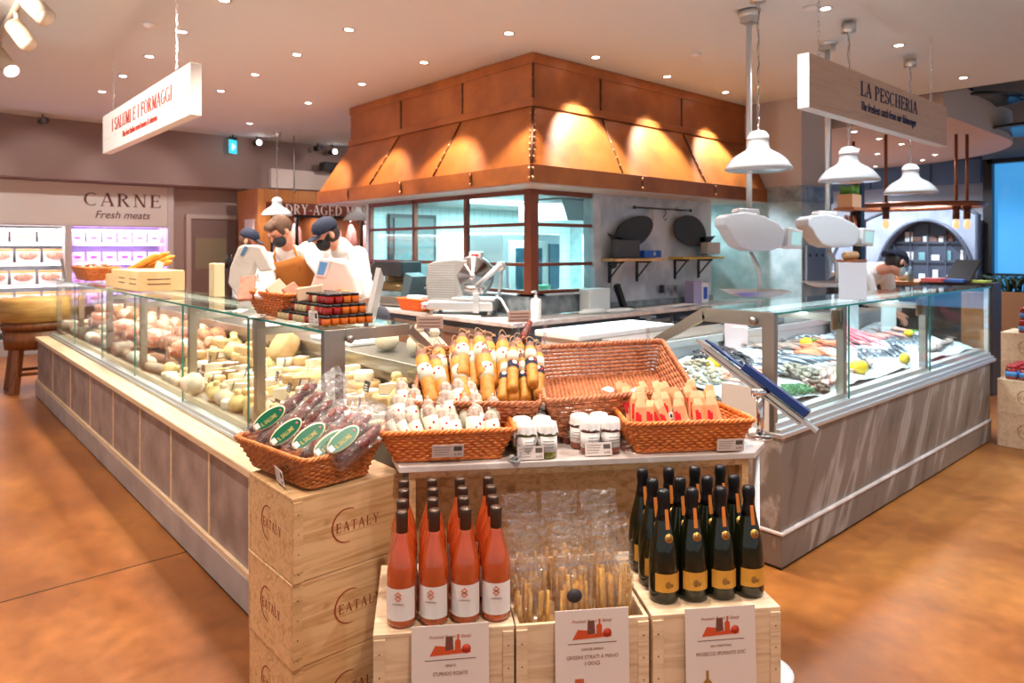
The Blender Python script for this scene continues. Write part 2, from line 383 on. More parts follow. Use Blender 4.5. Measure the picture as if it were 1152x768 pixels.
# lower round-ended ceiling
poly = [(9.45, 8.6), (9.45, 2.86), (12.2, 2.86)]
for k in range(1, 13):
    a = -PI/2+PI/2*k/12; poly.append((12.2+2.6*math.cos(a), 5.46+2.6*math.sin(a)))
poly += [(14.8, 8.6)]
m = MB(); m.prism(poly, 3.15, 3.6); struct('trim_4', m, pbr('soffit_paint', sRGB(206, 182, 168), .7))
# big hanging discs in the open ceiling
for (px, py, d, r, lab) in ((1092, 112, 9.6, .62, 'large round dark metal ceiling canopy fixture in the open ceiling, the left one'), (1156, 143, 9.9, .62, 'round dark metal ceiling fixture cut by the right edge of the photo')):
    p = atD(px, py, d); t = thing('ceiling_disc_fixture', lab, 'ceiling fixture', p)
    m = MB(); m.lathe([(0, .03), (r*.7, .02), (r, -.03), (r*.98, -.05), (r*.6, -.02), (0, -.01)], 32); obj('disc', m, pbr('dark_gloss', (.06, .07, .08), .2, .6), t)
    m = MB(); m.cyl(.03, .02, 4.6-p.z, 8); obj('stem', m, BLACK, t)

# door + panel wall behind
m = MB(); m.box(3.75, 12.44, 0, 4.72, 12.5, 2.05); d1 = struct('door_1', m, pbr('door_mauve', sRGB(150, 126, 120), .5), .01)
m = MB()
for b_ in ((3.68, 12.40, 0, 3.76, 12.5, 2.05), (4.72, 12.40, 0, 4.80, 12.5, 2.05), (3.68, 12.40, 2.05, 4.8, 12.5, 2.12)): m.box(*b_)
obj('door_frame', m, pbr('door_frame', sRGB(220, 205, 196), .5), d1, label='pale frame')
m = MB(); m.box(3.83, 12.425, 1.2, 4.35, 12.445, 1.72); obj('window_pane', m, pbr('door_window', sRGB(168, 158, 130), .2), d1, label='pale rectangular vision panel')
m = MB(); m.cyl(.015, 0, .14, 8, M=T(4.62, 12.40, 1.0)@RY(PI/2)); obj('handle', m, STEEL, d1)

# sign boards
def hang_chain(name, p0, p1, lab, parent):
    m = MB(); n = max(4, int((p1-p0).length/.032)); d = (p1-p0)/n
    for k in range(n):
        c = p0+d*(k+.5); M = T(*c)@RZ(PI/2*(k % 2)+.4)
        m.tube([(.0085*math.cos(a)*1, 0, .02*math.sin(a)) for a in [2*PI*i/8 for i in range(8)]], .0028, 4, 0, True, M=M)
    obj(name, m, CHROME, parent)
BOARD_W = pbr('sign_board_white', sRGB(244, 236, 228), .5)
p0, p1 = onX(213.5, 129, 1.5), onX(114.6, 176, 1.5)
zs, ze = 2.447, 2.80
t = thing('hanging_sign', 'white board sign with red lettering hanging on chains over the cheese counter', 'sign', (1.5, 4.97, 2.45))
Y0, Y1 = 4.97, 7.60
m = MB(); m.box(0, 0, 0, .075, Y1-Y0, .355); obj('board', m, BOARD_W, t, bevel=.004)
m = MB()
for k in (1, 2): m.box(-.0012, 0, .355*k/3-.001, 0, Y1-Y0, .355*k/3+.001)
obj('plank_groove', m, pbr('groove', sRGB(215, 205, 198), .7), t)
def put_text(parent, mb, pa, pb, hgt, mat, xd, name='lettering', lab=None):
    """pa,pb baseline ends (world); parent at identity rotation"""
    M = T(*(-Vector(parent.location)))@frame(pa, xd, (0, 0, 1))@fit(mb, (pb-pa).length*abs((pb-pa).normalized().dot(Vector(xd))), hgt)
    return obj(name, mb, mat, parent, M, label=lab)
xd = Vector((0, -1, 0))
a_, b_ = onX(126, 148, 1.4985), onX(193.5, 113.5, 1.4985); b_.z = a_.z
put_text(t, serif('I SALUMI E I FORMAGGI', .003), a_, b_, .11, REDP, xd, lab='red serif heading')
a_, b_ = onX(138, 154, 1.4985), onX(177, 137.5, 1.4985); b_.z = a_.z
put_text(t, font_mb('The best Italian cured meats & cheeses', .25, .003, .003), a_, b_, .075, REDP, xd, lab='small red italic line')
for yy in (.42, 2.35):
    hang_chain('chain', Vector((.035, yy, .352)), Vector((.035, yy, ZC-2.45)), '', t)
t = thing('hanging_sign', 'pale wood board sign with navy lettering hanging over the fish counter', 'sign', (4.47, 2.13, 2.47))
m = MB(); m.box(0, 0, 0, 2.66, .075, .355); obj('board', m, SIGNW, t, bevel=.003)
m = MB(); m.box(-.001, -.001, -.004, 2.661, .076, 0); m.box(-.004, -.001, 0, 0, .076, .355); obj('edge_strip', m, pbr('pale_edge', sRGB(225, 222, 222), .5), t, label='white edge strip')
xd = Vector((1, 0, 0))
a_, b_ = onY(968.4, 107, 2.1285), onY(1032, 130, 2.1285); b_.z = a_.z
put_text(t, serif('LA PESCHERIA', .003), a_, b_, .105, NAVY, xd, lab='navy serif heading')
a_, b_ = onY(969, 123.5, 2.1285), onY(1031, 144, 2.1285); b_.z = a_.z
put_text(t, font_mb('The freshest catch from our fishmonger', .25, .003, .003), a_, b_, .095, NAVY, xd, lab='small navy italic line')
for xx in (.21, 2.37): hang_chain('chain', Vector((xx, .037, .353)), Vector((xx, .037, ZC-2.47)), '', t)

# ---------------- downlights
WARM = (1.0, .74, .52); WARM2 = (1.0, .86, .74); NEUT = (1.0, .96, .92); COOL = (.84, .92, 1.0)
def spot(x, y, z, col, watt, ang=95, blend=.6, aim=None, rad=.05):
    l = bpy.data.lights.new('spot', 'SPOT'); l.energy = watt; l.color = col; l.spot_size = math.radians(ang); l.spot_blend = blend; l.shadow_soft_size = rad
    o = bpy.data.objects.new('spot_lamp', l); COL.objects.link(o); o.location = (x, y, z)
    if aim is not None:
        d = Vector(aim)-Vector((x, y, z)); o.rotation_euler = d.to_track_quat('-Z', 'Y').to_euler()
    return o
def area(x, y, z, sx, sy, col, watt, aim=None):
    l = bpy.data.lights.new('area', 'AREA'); l.shape = 'RECTANGLE'; l.size = sx; l.size_y = sy; l.energy = watt; l.color = col
    o = bpy.data.objects.new('area_lamp', l); COL.objects.link(o); o.location = (x, y, z)
    if aim is not None: o.rotation_euler = (Vector(aim)-Vector((x, y, z))).to_track_quat('-Z', 'Y').to_euler()
    return o
DL = None
LENS = emis('lamp_lens', (1, .93, .85), 14)
rows = []
for y in (5.33, 6.35, 7.37, 8.4, 9.4): rows.append((1.85, y, WARM2, 'the row over the cheese counter'))
for y in (5.35, 6.37, 7.4, 8.44, 9.5): rows.append((2.89, y, WARM2, 'the row behind the cheese counter'))
for y in (5.8, 7.03, 8.4, 10.35): rows.append((3.96, y, WARM2, 'the row left of the copper hood'))
rows.append((3.97, 4.53, NEUT, 'near the front corner of the copper hood'))
for x in (5.1, 6.25, 7.4): rows.append((x, 4.54, NEUT, 'the row right of the copper hood'))
for x in (5.39, 6.87, 8.7): rows.append((x, 2.44, COOL, 'the row over the fish counter'))
unseen_rows = [(1.85, 4.3, WARM2), (1.85, 3.2, WARM2), (2.89, 4.2, WARM2), (2.9, 3.1, WARM2), (3.95, 2.44, NEUT), (2.0, 1.6, WARM2), (3.0, .6, COOL), (.2, 4.3, WARM2), (.2, 6.0, WARM2), (.2, 2.2, WARM2), (4.6, .3, COOL), (6.4, .2, COOL), (8.2, .2, COOL), (.9, .4, WARM2)]
cnt = {}
for (x, y, c, g) in rows:
    i = cnt.get(g, 0); cnt[g] = i+1
    if g.startswith('near'): lab = 'round recessed downlight near the front corner of the copper hood'
    else: lab = f'round downlight, {ordw(i)} from camera in {g}'
    M = T(x, y, ZC-.006)
    if DL is None:
        t = thing('ceiling_downlight', lab, 'ceiling light', group='recessed downlights', M=M); DL = t
        m = MB(); m.lathe([(.034, .0055), (.036, .002), (.05, -.002), (.056, .001), (.056, .0055)], 20); obj('trim_ring', m, pbr('lamp_ring', (.6, .58, .55), .3, .6), t)
        m = MB(); m.lathe([(.036, .002), (0, .0035)], 16, cap=False); obj('lens', m, LENS, t, label='glowing lens')
    else: dup(DL, M, lab)
WS = 1.0
for (x, y, c, g) in rows:
    if 'hood' in g: spot(x, y, ZC-.03, (.74, .87, 1) if 'right' in g else c, 560 if 'right' in g else 330, 72, .45)
    else: spot(x, y, ZC-.03, c, 150, 105)
for x in (.4, 1.6, 2.8): spot(x, 10.0, 3.3, (1, .93, .88), 42, 60, aim=(x, 12.3, 2.0))
spot(-.6, 5.4, 3.3, (1, .93, .86), 340, 75, .5, aim=(1.5, 6.2, 2.62))
for x in (4.2, 6.0): spot(x, 9.3, 3.3, (1, .9, .84), 60, 70, aim=(x, 12.3, 1.7))  # added spots washing the back wall and door, no fitting belongs to them
for (x, y, c) in unseen_rows: spot(x, y, ZC-.03, c, 150, 108)
# downlights in the lower round ceiling
for i, (px, py) in enumerate(((961, 148), (989, 156), (964, 168), (987, 173), (1014, 162), (1052, 174), (1038, 180), (985, 187))):
    p = onZ(px, py, 3.148)
    if p.y > 8.4: continue
    dup(DL, T(p.x, p.y, 3.144), f'small downlight in the low curved ceiling, number {i+1} of the cluster right of the pillar', group='downlights in the low curved ceiling')
for (x, y) in ((11, 4.2), (11, 6.5), (13.2, 4.2), (13.4, 5.6), (13.4, 7)): spot(x, y, 3.1, (.86, .93, 1), 260, 150)
# smoke detectors / sensor
for (px, py, lab) in ((168, 27, 'small white ceiling sensor above the cheese counter sign'), (782, 60.5, 'small white disc sensor on the ceiling above the copper hood'), (912, 8, 'small white ceiling sensor beside the downlight above the fish counter')):
    p = onZ(px, py, ZC); m = MB(); m.lathe([(0, -.03), (.035, -.028), (.05, -.012), (.06, 0)], 20, M=T(p.x, p.y, ZC)); tag(obj('ceiling_sensor', m, WHITE), lab, 'sensor')
# track with spots, top left
LP = [(onZ(qx+3, qy+5, 3.25), bx, by, lit) for qx, qy, bx, by, lit in ((31, -3, 52, 20, 0), (13, 24, 32, 50, 0), (-6, 55, 13, 80, 1))]
t = thing('track_light', 'cream ceiling track with three cylinder spotlights at the top left', 'track light', (LP[1][0].x, LP[1][0].y, ZC-.03))
loc = t.location.copy(); dd = LP[2][0]-LP[0][0]; dd.z = 0
m = MB(); q0 = Vector((LP[0][0].x, LP[0][0].y, ZC-.03)); m.tube([q0-dd*.7-loc, q0+dd*1.6-loc], .028, 4); obj('rail', m, pbr('track_cream', sRGB(205, 182, 158), .5), t)
CREAMM = pbr('lamp_cream', sRGB(222, 200, 174), .45)
for p, bx, by, lit in LP:
    D_ = p.dot(FW); a_ = p-loc; b_ = atD(bx, by, D_*.99)-loc
    m = MB(); m.tube([a_, a_+(b_-a_)*.98], .066, 18); m.tube([a_+(b_-a_)*.15, a_+(b_-a_)*.15+Vector((0, 0, .13))], .018, 8); o = obj('spotlight', m, CREAMM, t)
    m = MB(); m.tube([a_+(b_-a_)*.985, a_+(b_-a_)*1.02], .056, 18); obj('lens', m, LENS if lit else pbr('cream_lens', sRGB(240, 225, 205), .4), o)

# exit sign and small fittings on the bulkhead
p = onY(262, 165, 11.6)
t = thing('exit_sign', 'small lit blue-green emergency exit sign hanging under the bulkhead', 'exit sign', p)
m = MB(); m.box(-.09, -.012, -.11, .09, .012, .11); obj('lit_panel', m, emis('exit_panel', (.05, .55, .75), 1.3), t, M=RZ(.6))
m = MB(); m.box(-.045, -.0145, -.06, .0, -.0125, .05); m.box(.01, -.0145, -.01, .05, -.0125, .01); m.box(.02, -.0145, -.03, .04, -.0125, .03); obj('pictogram', m, emis('exit_white', (.8, 1, 1), 1.2), t, M=RZ(.6))
m = MB(); m.box(-.06, -.03, .11, .06, .03, .16); m.cyl(.012, .15, 3.4-p.z, 8); obj('bracket', m, BLACK, t)
m0 = MB(); m0.cyl(.045, -.06, .1, 12)
for (px, py, lit, lab) in ((48, 136, 0, 'small black ceiling spotlight in front of the bulkhead at far left'), (289, 161, 1, 'small spotlight shining towards the camera right of the exit sign'), (357, 167, 0, 'small black box spotlight on the bulkhead above the copper hood corner'), (374, 171, 1, 'small shining spotlight just left of the copper hood')):
    p = onY(px, py, 11.55); t = thing('bulkhead_spotlight', lab, 'spotlight', p)
    obj('housing', m0, BLACK, t, M=RX(PI/2)@RY(.2)); m = MB(); m.ball((0, -.1, 0), (.045, .015, .045), 12, 6); obj('lens', m, emis('spot_lens', (1, .97, .95), 10) if lit else pbr('dark_lens', (.1, .1, .12), .2), t)
    m = MB(); m.cyl(.01, 0, ZC-p.z, 6); obj('stem', m, BLACK, t)
p = onY(372, 188, 11.5); m = MB(); m.cbox(p, (.36, .2, .16)); tag(obj('ceiling_projector', m, BLACK, bevel=.02), 'black box speaker on the bulkhead beside the copper hood', 'speaker')
m = MB(); a_ = onY(305, 189, 11.7); b_ = onY(392, 216, 11.7); m.box(a_.x, 11.70, b_.z, b_.x+.8, 11.7995, a_.z); tag(obj('white_bulkhead_panel', m, pbr('panel_white', sRGB(225, 208, 200), .6)), 'pale rectangular panel on the bulkhead above the dry-aging cabinet', 'panel')

# ---------------- pillar (structure)
m = MB()
m.box(8.3, 4.05, 2.32, 9.12, 8, ZC, 0); m.box(8.285, 4.035, 2.12, 9.135, 8.2, 2.32, 1); m.box(8.3, 4.05, 0, 9.12, 8, 2.12, 2)
struct('wall_pillar', m, [GREYP, STONE_D, STONE_G])
# ---------------- copper extractor hood
t = thing('extractor_hood', 'huge copper-clad canopy hood with rivets over the open kitchen', 'hood', (4.52, 4.81, 2.12))
o0 = Vector((4.52, 4.81, 2.12)); XR, YL = 8.3, 8.32
def ring(m, lo, hi, z0, z1, cap=False):
    # lo/hi outset at z0/z1 around the two visible faces + left end
    def P(o, z): return [(4.52-o, 4.81-o, z), (XR-.002, 4.81-o, z), (XR-.002, YL+o, z), (4.52-o, YL+o, z)]
    m.hexa(P(lo, z0), P(hi, z1))
def loc(m): m.v = [(a-o0.x, b_-o0.y, c-o0.z) for a, b_, c in m.v]; return m
m = MB(); ring(m, 0, 0, 2.96, ZC-.004); obj('upper_panel', loc(m), COPPER, t)
m = MB(); ring(m, .012, .012, ZC-.10, ZC-.004); obj('crown_strip', loc(m), COPPER, t)
m = MB(); ring(m, .03, .022, 2.89, 2.965); obj('band', loc(m), COPPER, t, bevel=.004)
m = MB(); ring(m, .30, .01, 2.29, 2.89); obj('flared_skirt', loc(m), COPPER, t)
m = MB(); ring(m, .32, .32, 2.13, 2.295); obj('fascia', loc(m), COPPER, t, bevel=.004)
seamsY = [5.9, 7.1]; seamsX = [5.48, 6.9]
for y in seamsY+[4.81]:
    m = MB(); m.box(4.512, y-.012, 2.965, 4.52, y+.012, ZC-.1, 0)
    for k in range(3): m.ball((4.512, y, 3.02+k*.14), .006, 6, 4, 1)
    obj('seam_strip', loc(m), [COPD, RIVET], t, label='dark riveted seam')
for x in seamsX+[4.52]:
    m = MB(); m.box(x-.012, 4.802, 2.965, x+.012, 4.81, ZC-.1, 0)
    for k in range(3): m.ball((x, 4.802, 3.02+k*.14), .006, 6, 4, 1)
    obj('seam_strip', loc(m), [COPD, RIVET], t, label='dark riveted seam')
def slant(a, b_, sm=1):
    m = MB(); m.tube([a, b_], .009, 4); n = 7
    for k in range(3, n): m.ball(a+(b_-a)*(k/n), .013, 6, 4, 1)
    obj('seam_strip', loc(m), [COPD, RIVET], t, label='riveted slanting seam')
for y, dy in ((5.9, .1), (7.1, .2)): slant(Vector((4.50, y, 2.88)), Vector((4.21, y+dy, 2.3)))
for x, dx in ((5.48, -.02), (6.9, .02)): slant(Vector((x, 4.79, 2.88)), Vector((x+dx, 4.50, 2.3)))
m = MB(); a_, b_ = Vector((4.50, 4.79, 2.88)), Vector((4.215, 4.505, 2.3)); m.tube([a_, b_], .016, 4)
for k in range(1, 9):
    p = a_+(b_-a_)*(k/9); m.ball(p+Vector((-.004, .022, 0)), .014, 6, 4, 1); m.ball(p+Vector((.022, -.004, 0)), .014, 6, 4, 1)
m.box(4.195, 4.485, 2.14, 4.215, 4.505, 2.29, 0)
for z in (2.17, 2.255): m.ball((4.197, 4.515, z), .014, 6, 4, 1); m.ball((4.215, 4.487, z), .014, 6, 4, 1)
obj('corner_seam', loc(m), [COPD, RIVET], t, label='riveted corner seam')
for y in (5.35, 6.6, 7.8):
    m = MB(); m.box(4.192, y-.012, 2.15, 4.20, y+.012, 2.275, 0)
    for z in (2.165, 2.26): m.ball((4.19, y, z), .015, 6, 4, 1)
    obj('fascia_clasp', loc(m), [COPD, RIVET], t, label='small riveted strap')
for x in (5.75, 7.1):
    m = MB(); m.box(x-.012, 4.482, 2.15, x+.012, 4.49, 2.275, 0)
    for z in (2.165, 2.26): m.ball((x, 4.48, z), .015, 6, 4, 1)
    obj('fascia_clasp', loc(m), [COPD, RIVET], t, label='small riveted strap')
m = MB(); ring(m, .31, .31, 2.118, 2.13); obj('soffit', loc(m), pbr('soffit_grey', sRGB(190, 184, 180), .5), t, label='pale underside')

# ---------------- kitchen box under the hood
TILE, N, L, b = nodes_of('white_wall_tiles')
tc = N.new('ShaderNodeTexCoord'); br = N.new('ShaderNodeTexBrick'); br.offset = 0; br.inputs['Scale'].default_value = 1
br.inputs['Color1'].default_value = (.72, .86, .87, 1); br.inputs['Color2'].default_value = (.70, .84, .86, 1); br.inputs['Mortar'].default_value = (.45, .62, .65, 1)
br.inputs['Mortar Size'].default_value = .006; br.inputs['Brick Width'].default_value = .15; br.inputs['Row Height'].default_value = .15
mp = N.new('ShaderNodeMapping'); mp.inputs['Rotation'].default_value = (PI/2, 0, 0); L.new(tc.outputs['Object'], mp.inputs[0]); L.new(mp.outputs[0], br.inputs['Vector']); L.new(br.outputs[0], b.inputs['Base Color']); b.inputs['Roughness'].default_value = .25
m = MB(); m.box(4.62, 7.95, .0, 8.3, 8.1, 2.118); struct('wall_kitchen', m, TILE)
m = MB(); m.box(5.55, 4.9, .88, 7.66, 5.05, 2.118, 0); m.box(5.45, 4.87, 1.1, 5.55, 5.02, 2.118, 0); struct('wall_front', m, STONE_W)
m = MB(); m.box(4.63, 4.9, 0, 8.3, 4.98, .88, 0)
m.box(4.68, 4.87, .905, 5.55, 5.0, 1.09, 0); m.box(5.55, 4.87, .905, 7.66, 4.9, .97, 0); struct('wall_low', m, STONE_D)
m = MB(); m.box(4.55, 4.9, 0, 4.63, 8.05, .88, 0); m.box(4.53, 4.87, .905, 4.68, 8.05, 1.09, 0); struct('wall_side', m, STONE_D)
m = MB(); m.box(4.5, 4.82, 1.09, 5.5, 5.02, 1.105); m.box(4.5, 4.82, 1.09, 4.7, 8.0, 1.105); struct('trim_5', m, STEELL)
FR = pbr('window_frame_copper', sRGB(122, 62, 40), .4, .3)
def window(n, horiz, a0, a1, mull, bars, cst):
    m = MB()
    def bx(u0, u1, z0, z1, w=.05):
        if horiz: m.box(u0, cst-w/2, z0, u1, cst+w/2, z1)
        else: m.box(cst-w/2, u0, z0, cst+w/2, u1, z1)
    for u in mull: bx(u-.024, u+.024, 1.105, 2.118)
    for z in bars: bx(a0, a1, z-.017, z+.017, .04)
    bx(a0, a1, 1.105, 1.14); bx(a0, a1, 2.07, 2.118)
    o = struct(f'window_{n}', m, FR)
    g = MB()
    if horiz: g.box(a0, cst-.003, 1.12, a1, cst+.003, 2.1)
    else: g.box(cst-.003, a0, 1.12, cst+.003, a1, 2.1)
    obj('pane', g, pane('kitchen_glass', (.84, .97, .98), .6), o)
window(1, False, 4.9, 7.95, (5.93, 6.92, 7.93), (1.39, 1.78), 4.6)
window(2, True, 4.6, 5.53, (5.51,), (1.39, 1.78), 4.92)
m = MB(); m.box(4.55, 4.87, 1.1, 4.65, 4.97, 2.118); struct('trim_6', m, FR)
# kitchen ceiling lights
for (x, y) in ((5.6, 6.4), (7.2, 6.4)):
    t = thing('kitchen_ceiling_light', f'bright strip light over the kitchen {"near the window" if x < 6 else "towards the pillar"}', 'ceiling light', (x, y, 2.10))
    m = MB(); m.box(-.55, -.12, -.02, .55, .12, .017); obj('diffuser', m, emis('kitchen_diffuser', (.72, 1, 1), 5), t)
    area(x, y, 2.06, 1.1, 1.4, (.62, .95, 1.0), 190)
# kitchen interior: dark doorway, hood filters, counters, oven, clutter
m = MB(); a_, b_ = Vector((4.95, 7.93, 1.1)), Vector((5.62, 7.93, 2.0))
m.box(4.86, 7.9, .0, 5.60, 7.948, 2.0, 0); m.box(4.92, 7.88, .0, 5.54, 7.9, 1.95, 1)
tag(obj('kitchen_doorway', m, [BLACK, pbr('doorway_dark', sRGB(92, 104, 104), .4)]), 'dark framed doorway in the white tiled kitchen wall', 'doorway')
t = thing('filter_hood', 'stainless steel filter hood hanging over the kitchen range', 'hood', (5.7, 5.4, 1.86))
m = MB(); m.hexa([(-.1, 0, 0), (1.5, 0, 0), (1.5, .8, 0), (-.1, .8, 0)], [(-.1, .1, .24), (1.5, .1, .24), (1.5, .8, .24), (-.1, .8, .24)]); obj('canopy', m, STEELL, t)
for k in range(10):
    m = MB(); m.box(-.06+k*.15, .005+.0, .03, .05+k*.15, .012, .2, 0); obj('filter', m, STEELW, t, M=RX(-.38))
t = thing('kitchen_work_table', 'stainless steel work table along the kitchen windows', 'table', (5.1, 5.5, 0))
m = MB(); m.box(-.35, -.3, .9, 2.3, .4, .95); obj('table_top', m, STEELL, t, bevel=.005)
for x, y in ((-.3, -.25), (2.25, -.25), (-.3, .35), (2.25, .35)):
    m = MB(); m.box(x-.02, y-.02, 0, x+.02, y+.02, .9); obj('leg', m, STEEL, t)
t = thing('combi_oven', 'white and steel combi oven with a window, standing in the kitchen', 'oven', (5.75, 6.15, .0))
m = MB(); m.box(-.45, 0, 0, .5, .7, 1.72); obj('casing', m, STEELL, t, bevel=.01)
m = MB(); m.box(-.38, -.03, .9, .25, 0, 1.64); o = obj('door', m, WHITE, t, bevel=.01); m = MB(); m.box(-.28, -.036, 1.0, .15, -.03, 1.55); obj('door_glass', m, pbr('oven_glass', (.02, .08, .12), .1), o)
m = MB(); m.box(.3, -.02, 1.0, .46, 0, 1.6); obj('control_panel', m, pbr('oven_panel', (.05, .2, .3), .3), t)
rr = random.Random(3)
for k in range(16):
    x = 4.95+rr.random()*1.6; y = 5.4+rr.random()*.3; w = .1+rr.random()*.12; h = .05+rr.random()*.14
    m = MB(); M = RZ(rr.random()*3)
    if k % 3 == 0: m.lathe([(w*.45, 0), (w*.55, h), (w*.5, h), (w*.4, .01), (0, .01)], 14)
    elif k % 3 == 1: m.box(-w/2, -w/3, 0, w/2, w/3, h)
    else:
        for q in range(4): m.lathe([(w*.5, q*.018), (w*.6, q*.018+.014), (w*.3, q*.018+.01)], 14)
    col = [STEELL, WHITE, pbr('green_lid', sRGB(110, 190, 150), .4), pbr('orange_food', sRGB(214, 140, 70), .5)][k % 4]
    tag(obj(['mixing_bowl', 'food_container', 'plate_stack'][k % 3], m, col, M=T(4.95+(k % 8)*.22, 5.36+(k//8)*.26, .951)@M),
        f'{["steel","white","green","orange"][k % 4]} {["bowl","box","plate stack"][k % 3]} on the kitchen table, {ordw(k % 8)} from the window corner in the {"front" if k < 8 else "back"} line', ['bowl', 'container', 'plates'][k % 3], 'kitchenware behind the windows')
m = MB(); m.box(0, 0, 0, .9, .25, .02, 0); m.box(0, 0, .3, .9, .25, .32, 0); m.box(0, 0, -.5, .02, .25, .32); m.box(.88, 0, -.5, .9, .25, .32)
tag(obj('kitchen_wall_shelf', m, STEELL, M=T(7.4, 6.6, 1.45)), 'steel shelf unit in the kitchen seen through the opening by the pillar', 'shelf')

# objects on the stone wall: rail with fish boards, shelves
t = thing('wall_rail', 'black metal rail with a hook on the pale stone wall', 'rail', (6.1, 4.84, 1.86))
a_, b_ = onY(714, 233, 4.84), onY(777, 236, 4.84); L0 = Vector(t.location)
m = MB(); m.tube([a_-L0, Vector((b_.x, a_.y, a_.z))-L0], .009, 8); m.ball(a_-L0, .02, 8, 6); m.ball(Vector((b_.x, a_.y, a_.z))-L0, .02, 8, 6)
for q in (.12, .9): p = a_+Vector(((b_.x-a_.x)*q, 0, 0))-L0; m.tube([p, p+Vector((0, .06, 0))], .007, 6)
obj('bar', m, BLACK, t)
hx = onY(748, 235, 4.84)-L0; m = MB(); m.tube([hx+Vector((0, 0, 0)), hx+Vector((.02, 0, -.05)), hx+Vector((-.03, 0, -.10)), hx+Vector((-.0, 0, -.13)), hx+Vector((.03, 0, -.11))], .006, 6); obj('hook', m, BLACK, t)
def fishboard(body, tail, lab, hang):
    pts = [onY(x, y, 4.83) for x, y in body]; c = sum(pts, Vector())/len(pts)
    t = thing('fish_shaped_board', lab, 'board', c)
    M = frame(Vector((0, 0, 0)), (1, 0, 0), (0, 0, 1))
    m = MB(); m.prism([((p-c).x, (p-c).z) for p in pts], 0, .018, M=M)
    q = [onY(x, y, 4.83)-c for x, y in tail]; m.prism([(p.x, p.z) for p in q], 0, .018, M=M)
    obj('board', m, pbr('slate_board', (.028, .029, .032), .6), t)
    h = [onY(x, y, 4.84)-c for x, y in hang]; m = MB(); m.tube(h, .004, 5); obj('cord', m, pbr('twine', (.6, .45, .3), .8), t, label='twine loop')
def ell(cx, cy, a, b_, ang, n=26):
    o = []
    for k in range(n):
        t_ = 2*PI*k/n; x = a*math.cos(t_); y = b_*math.sin(t_)*(1-.12*math.cos(t_))
        o.append((cx+x*math.cos(ang)-y*math.sin(ang), cy+x*math.sin(ang)+y*math.cos(ang)))
    return o
fishboard(ell(713, 260, 23, 15.5, -.6), [(698, 268), (683, 262), (689, 273), (690, 288), (686, 303), (692, 301), (696, 287), (702, 277)], 'black fish-shaped board hanging tail-down on the left of the stone wall', [(733, 250), (732.5, 233), (734, 231), (735, 248)])
fishboard(ell(776, 260, 19.5, 15.5, .75), [(785, 267), (804, 265), (796, 274), (795, 287), (789, 287), (787, 277)], 'black fish-shaped board hanging on the right of the stone wall', [(761, 246), (760, 234), (762, 232), (763, 246)])
def shelf(xa, xb, py, lab, yel=False):
    a_ = onY(xa, py, 4.72); b_ = onY(xb, py, 4.72); z = a_.z
    t = thing('wall_shelf', lab, 'shelf', (a_.x, 4.7, z)); w = b_.x-a_.x
    m = MB(); m.box(0, -.02, -.028, w, .2, 0); obj('shelf_board', m, PINE if not yel else pbr('yellow_board', sRGB(190, 160, 70), .5), t, bevel=.003)
    for q in (.15, .72):
        m = MB(); x = w*q; m.box(x-.012, .18, -.26, x+.012, .2, -.028); m.box(x-.012, .0, -.05, x+.012, .2, -.028)
        m.tube([(x, .19, -.22), (x, .02, -.04)], .01, 4); obj('bracket', m, BLACK, t)
    return t
shelf(691, 745, 291, 'small wooden shelf on black brackets on the left of the stone wall')
shelf(766, 812, 289, 'yellow-edged shelf on black brackets on the right of the stone wall', True)
a_ = onY(694, 290, 4.72); z = a_.z+.001
m = MB(); m.box(a_.x, 4.70, z, a_.x+.36, 4.805, z+.19); tag(obj('storage_box', m, pbr('charcoal', sRGB(66, 66, 68), .5), bevel=.008), 'dark grey box on the left wall shelf', 'box')
a_ = onY(725, 290, 4.72); m = MB(); m.box(a_.x, 4.72, z, a_.x+.30, 4.86, z+.075, 0); m.cyl(.022, 0, .002, 12, 1, M=T(a_.x+.18, 4.7195, z+.038)@RX(PI/2)); tag(obj('foil_box', m, [pbr('box_blue', sRGB(40, 90, 190), .4), WHITE]), 'flat blue carton with a white spot on the left wall shelf', 'box')
a_ = onY(795, 288, 4.72); m = MB(); m.box(a_.x, 4.70, z+.03, a_.x+.27, 4.805, z+.17, 0); tag(obj('storage_box', m, pbr('pale_box', sRGB(190, 186, 184), .5), bevel=.006), 'pale grey box on the right wall shelf', 'box')
for i, (px, w) in enumerate(((744, .07), (751, .07), (759, .07))):
    p = onY(px, 325, 4.858)
    t = thing('wall_socket', f'{["dark single socket, leftmost of three","socket in the middle of three","socket, rightmost of three"][i]} low on the stone wall', 'socket', (p.x, 4.858, p.z), group='sockets on the stone wall')
    m = MB(); m.box(-.04, -.008, -.045, .04, 0, .045); obj('plate', m, STEEL if i else BLACK, t, bevel=.002)
    m = MB()
    for q in (-.014, .014): m.cyl(.006, 0, .002, 8, M=T(q, -.008, 0)@RX(PI/2))
    obj('pin_hole', m, BLACK, t)

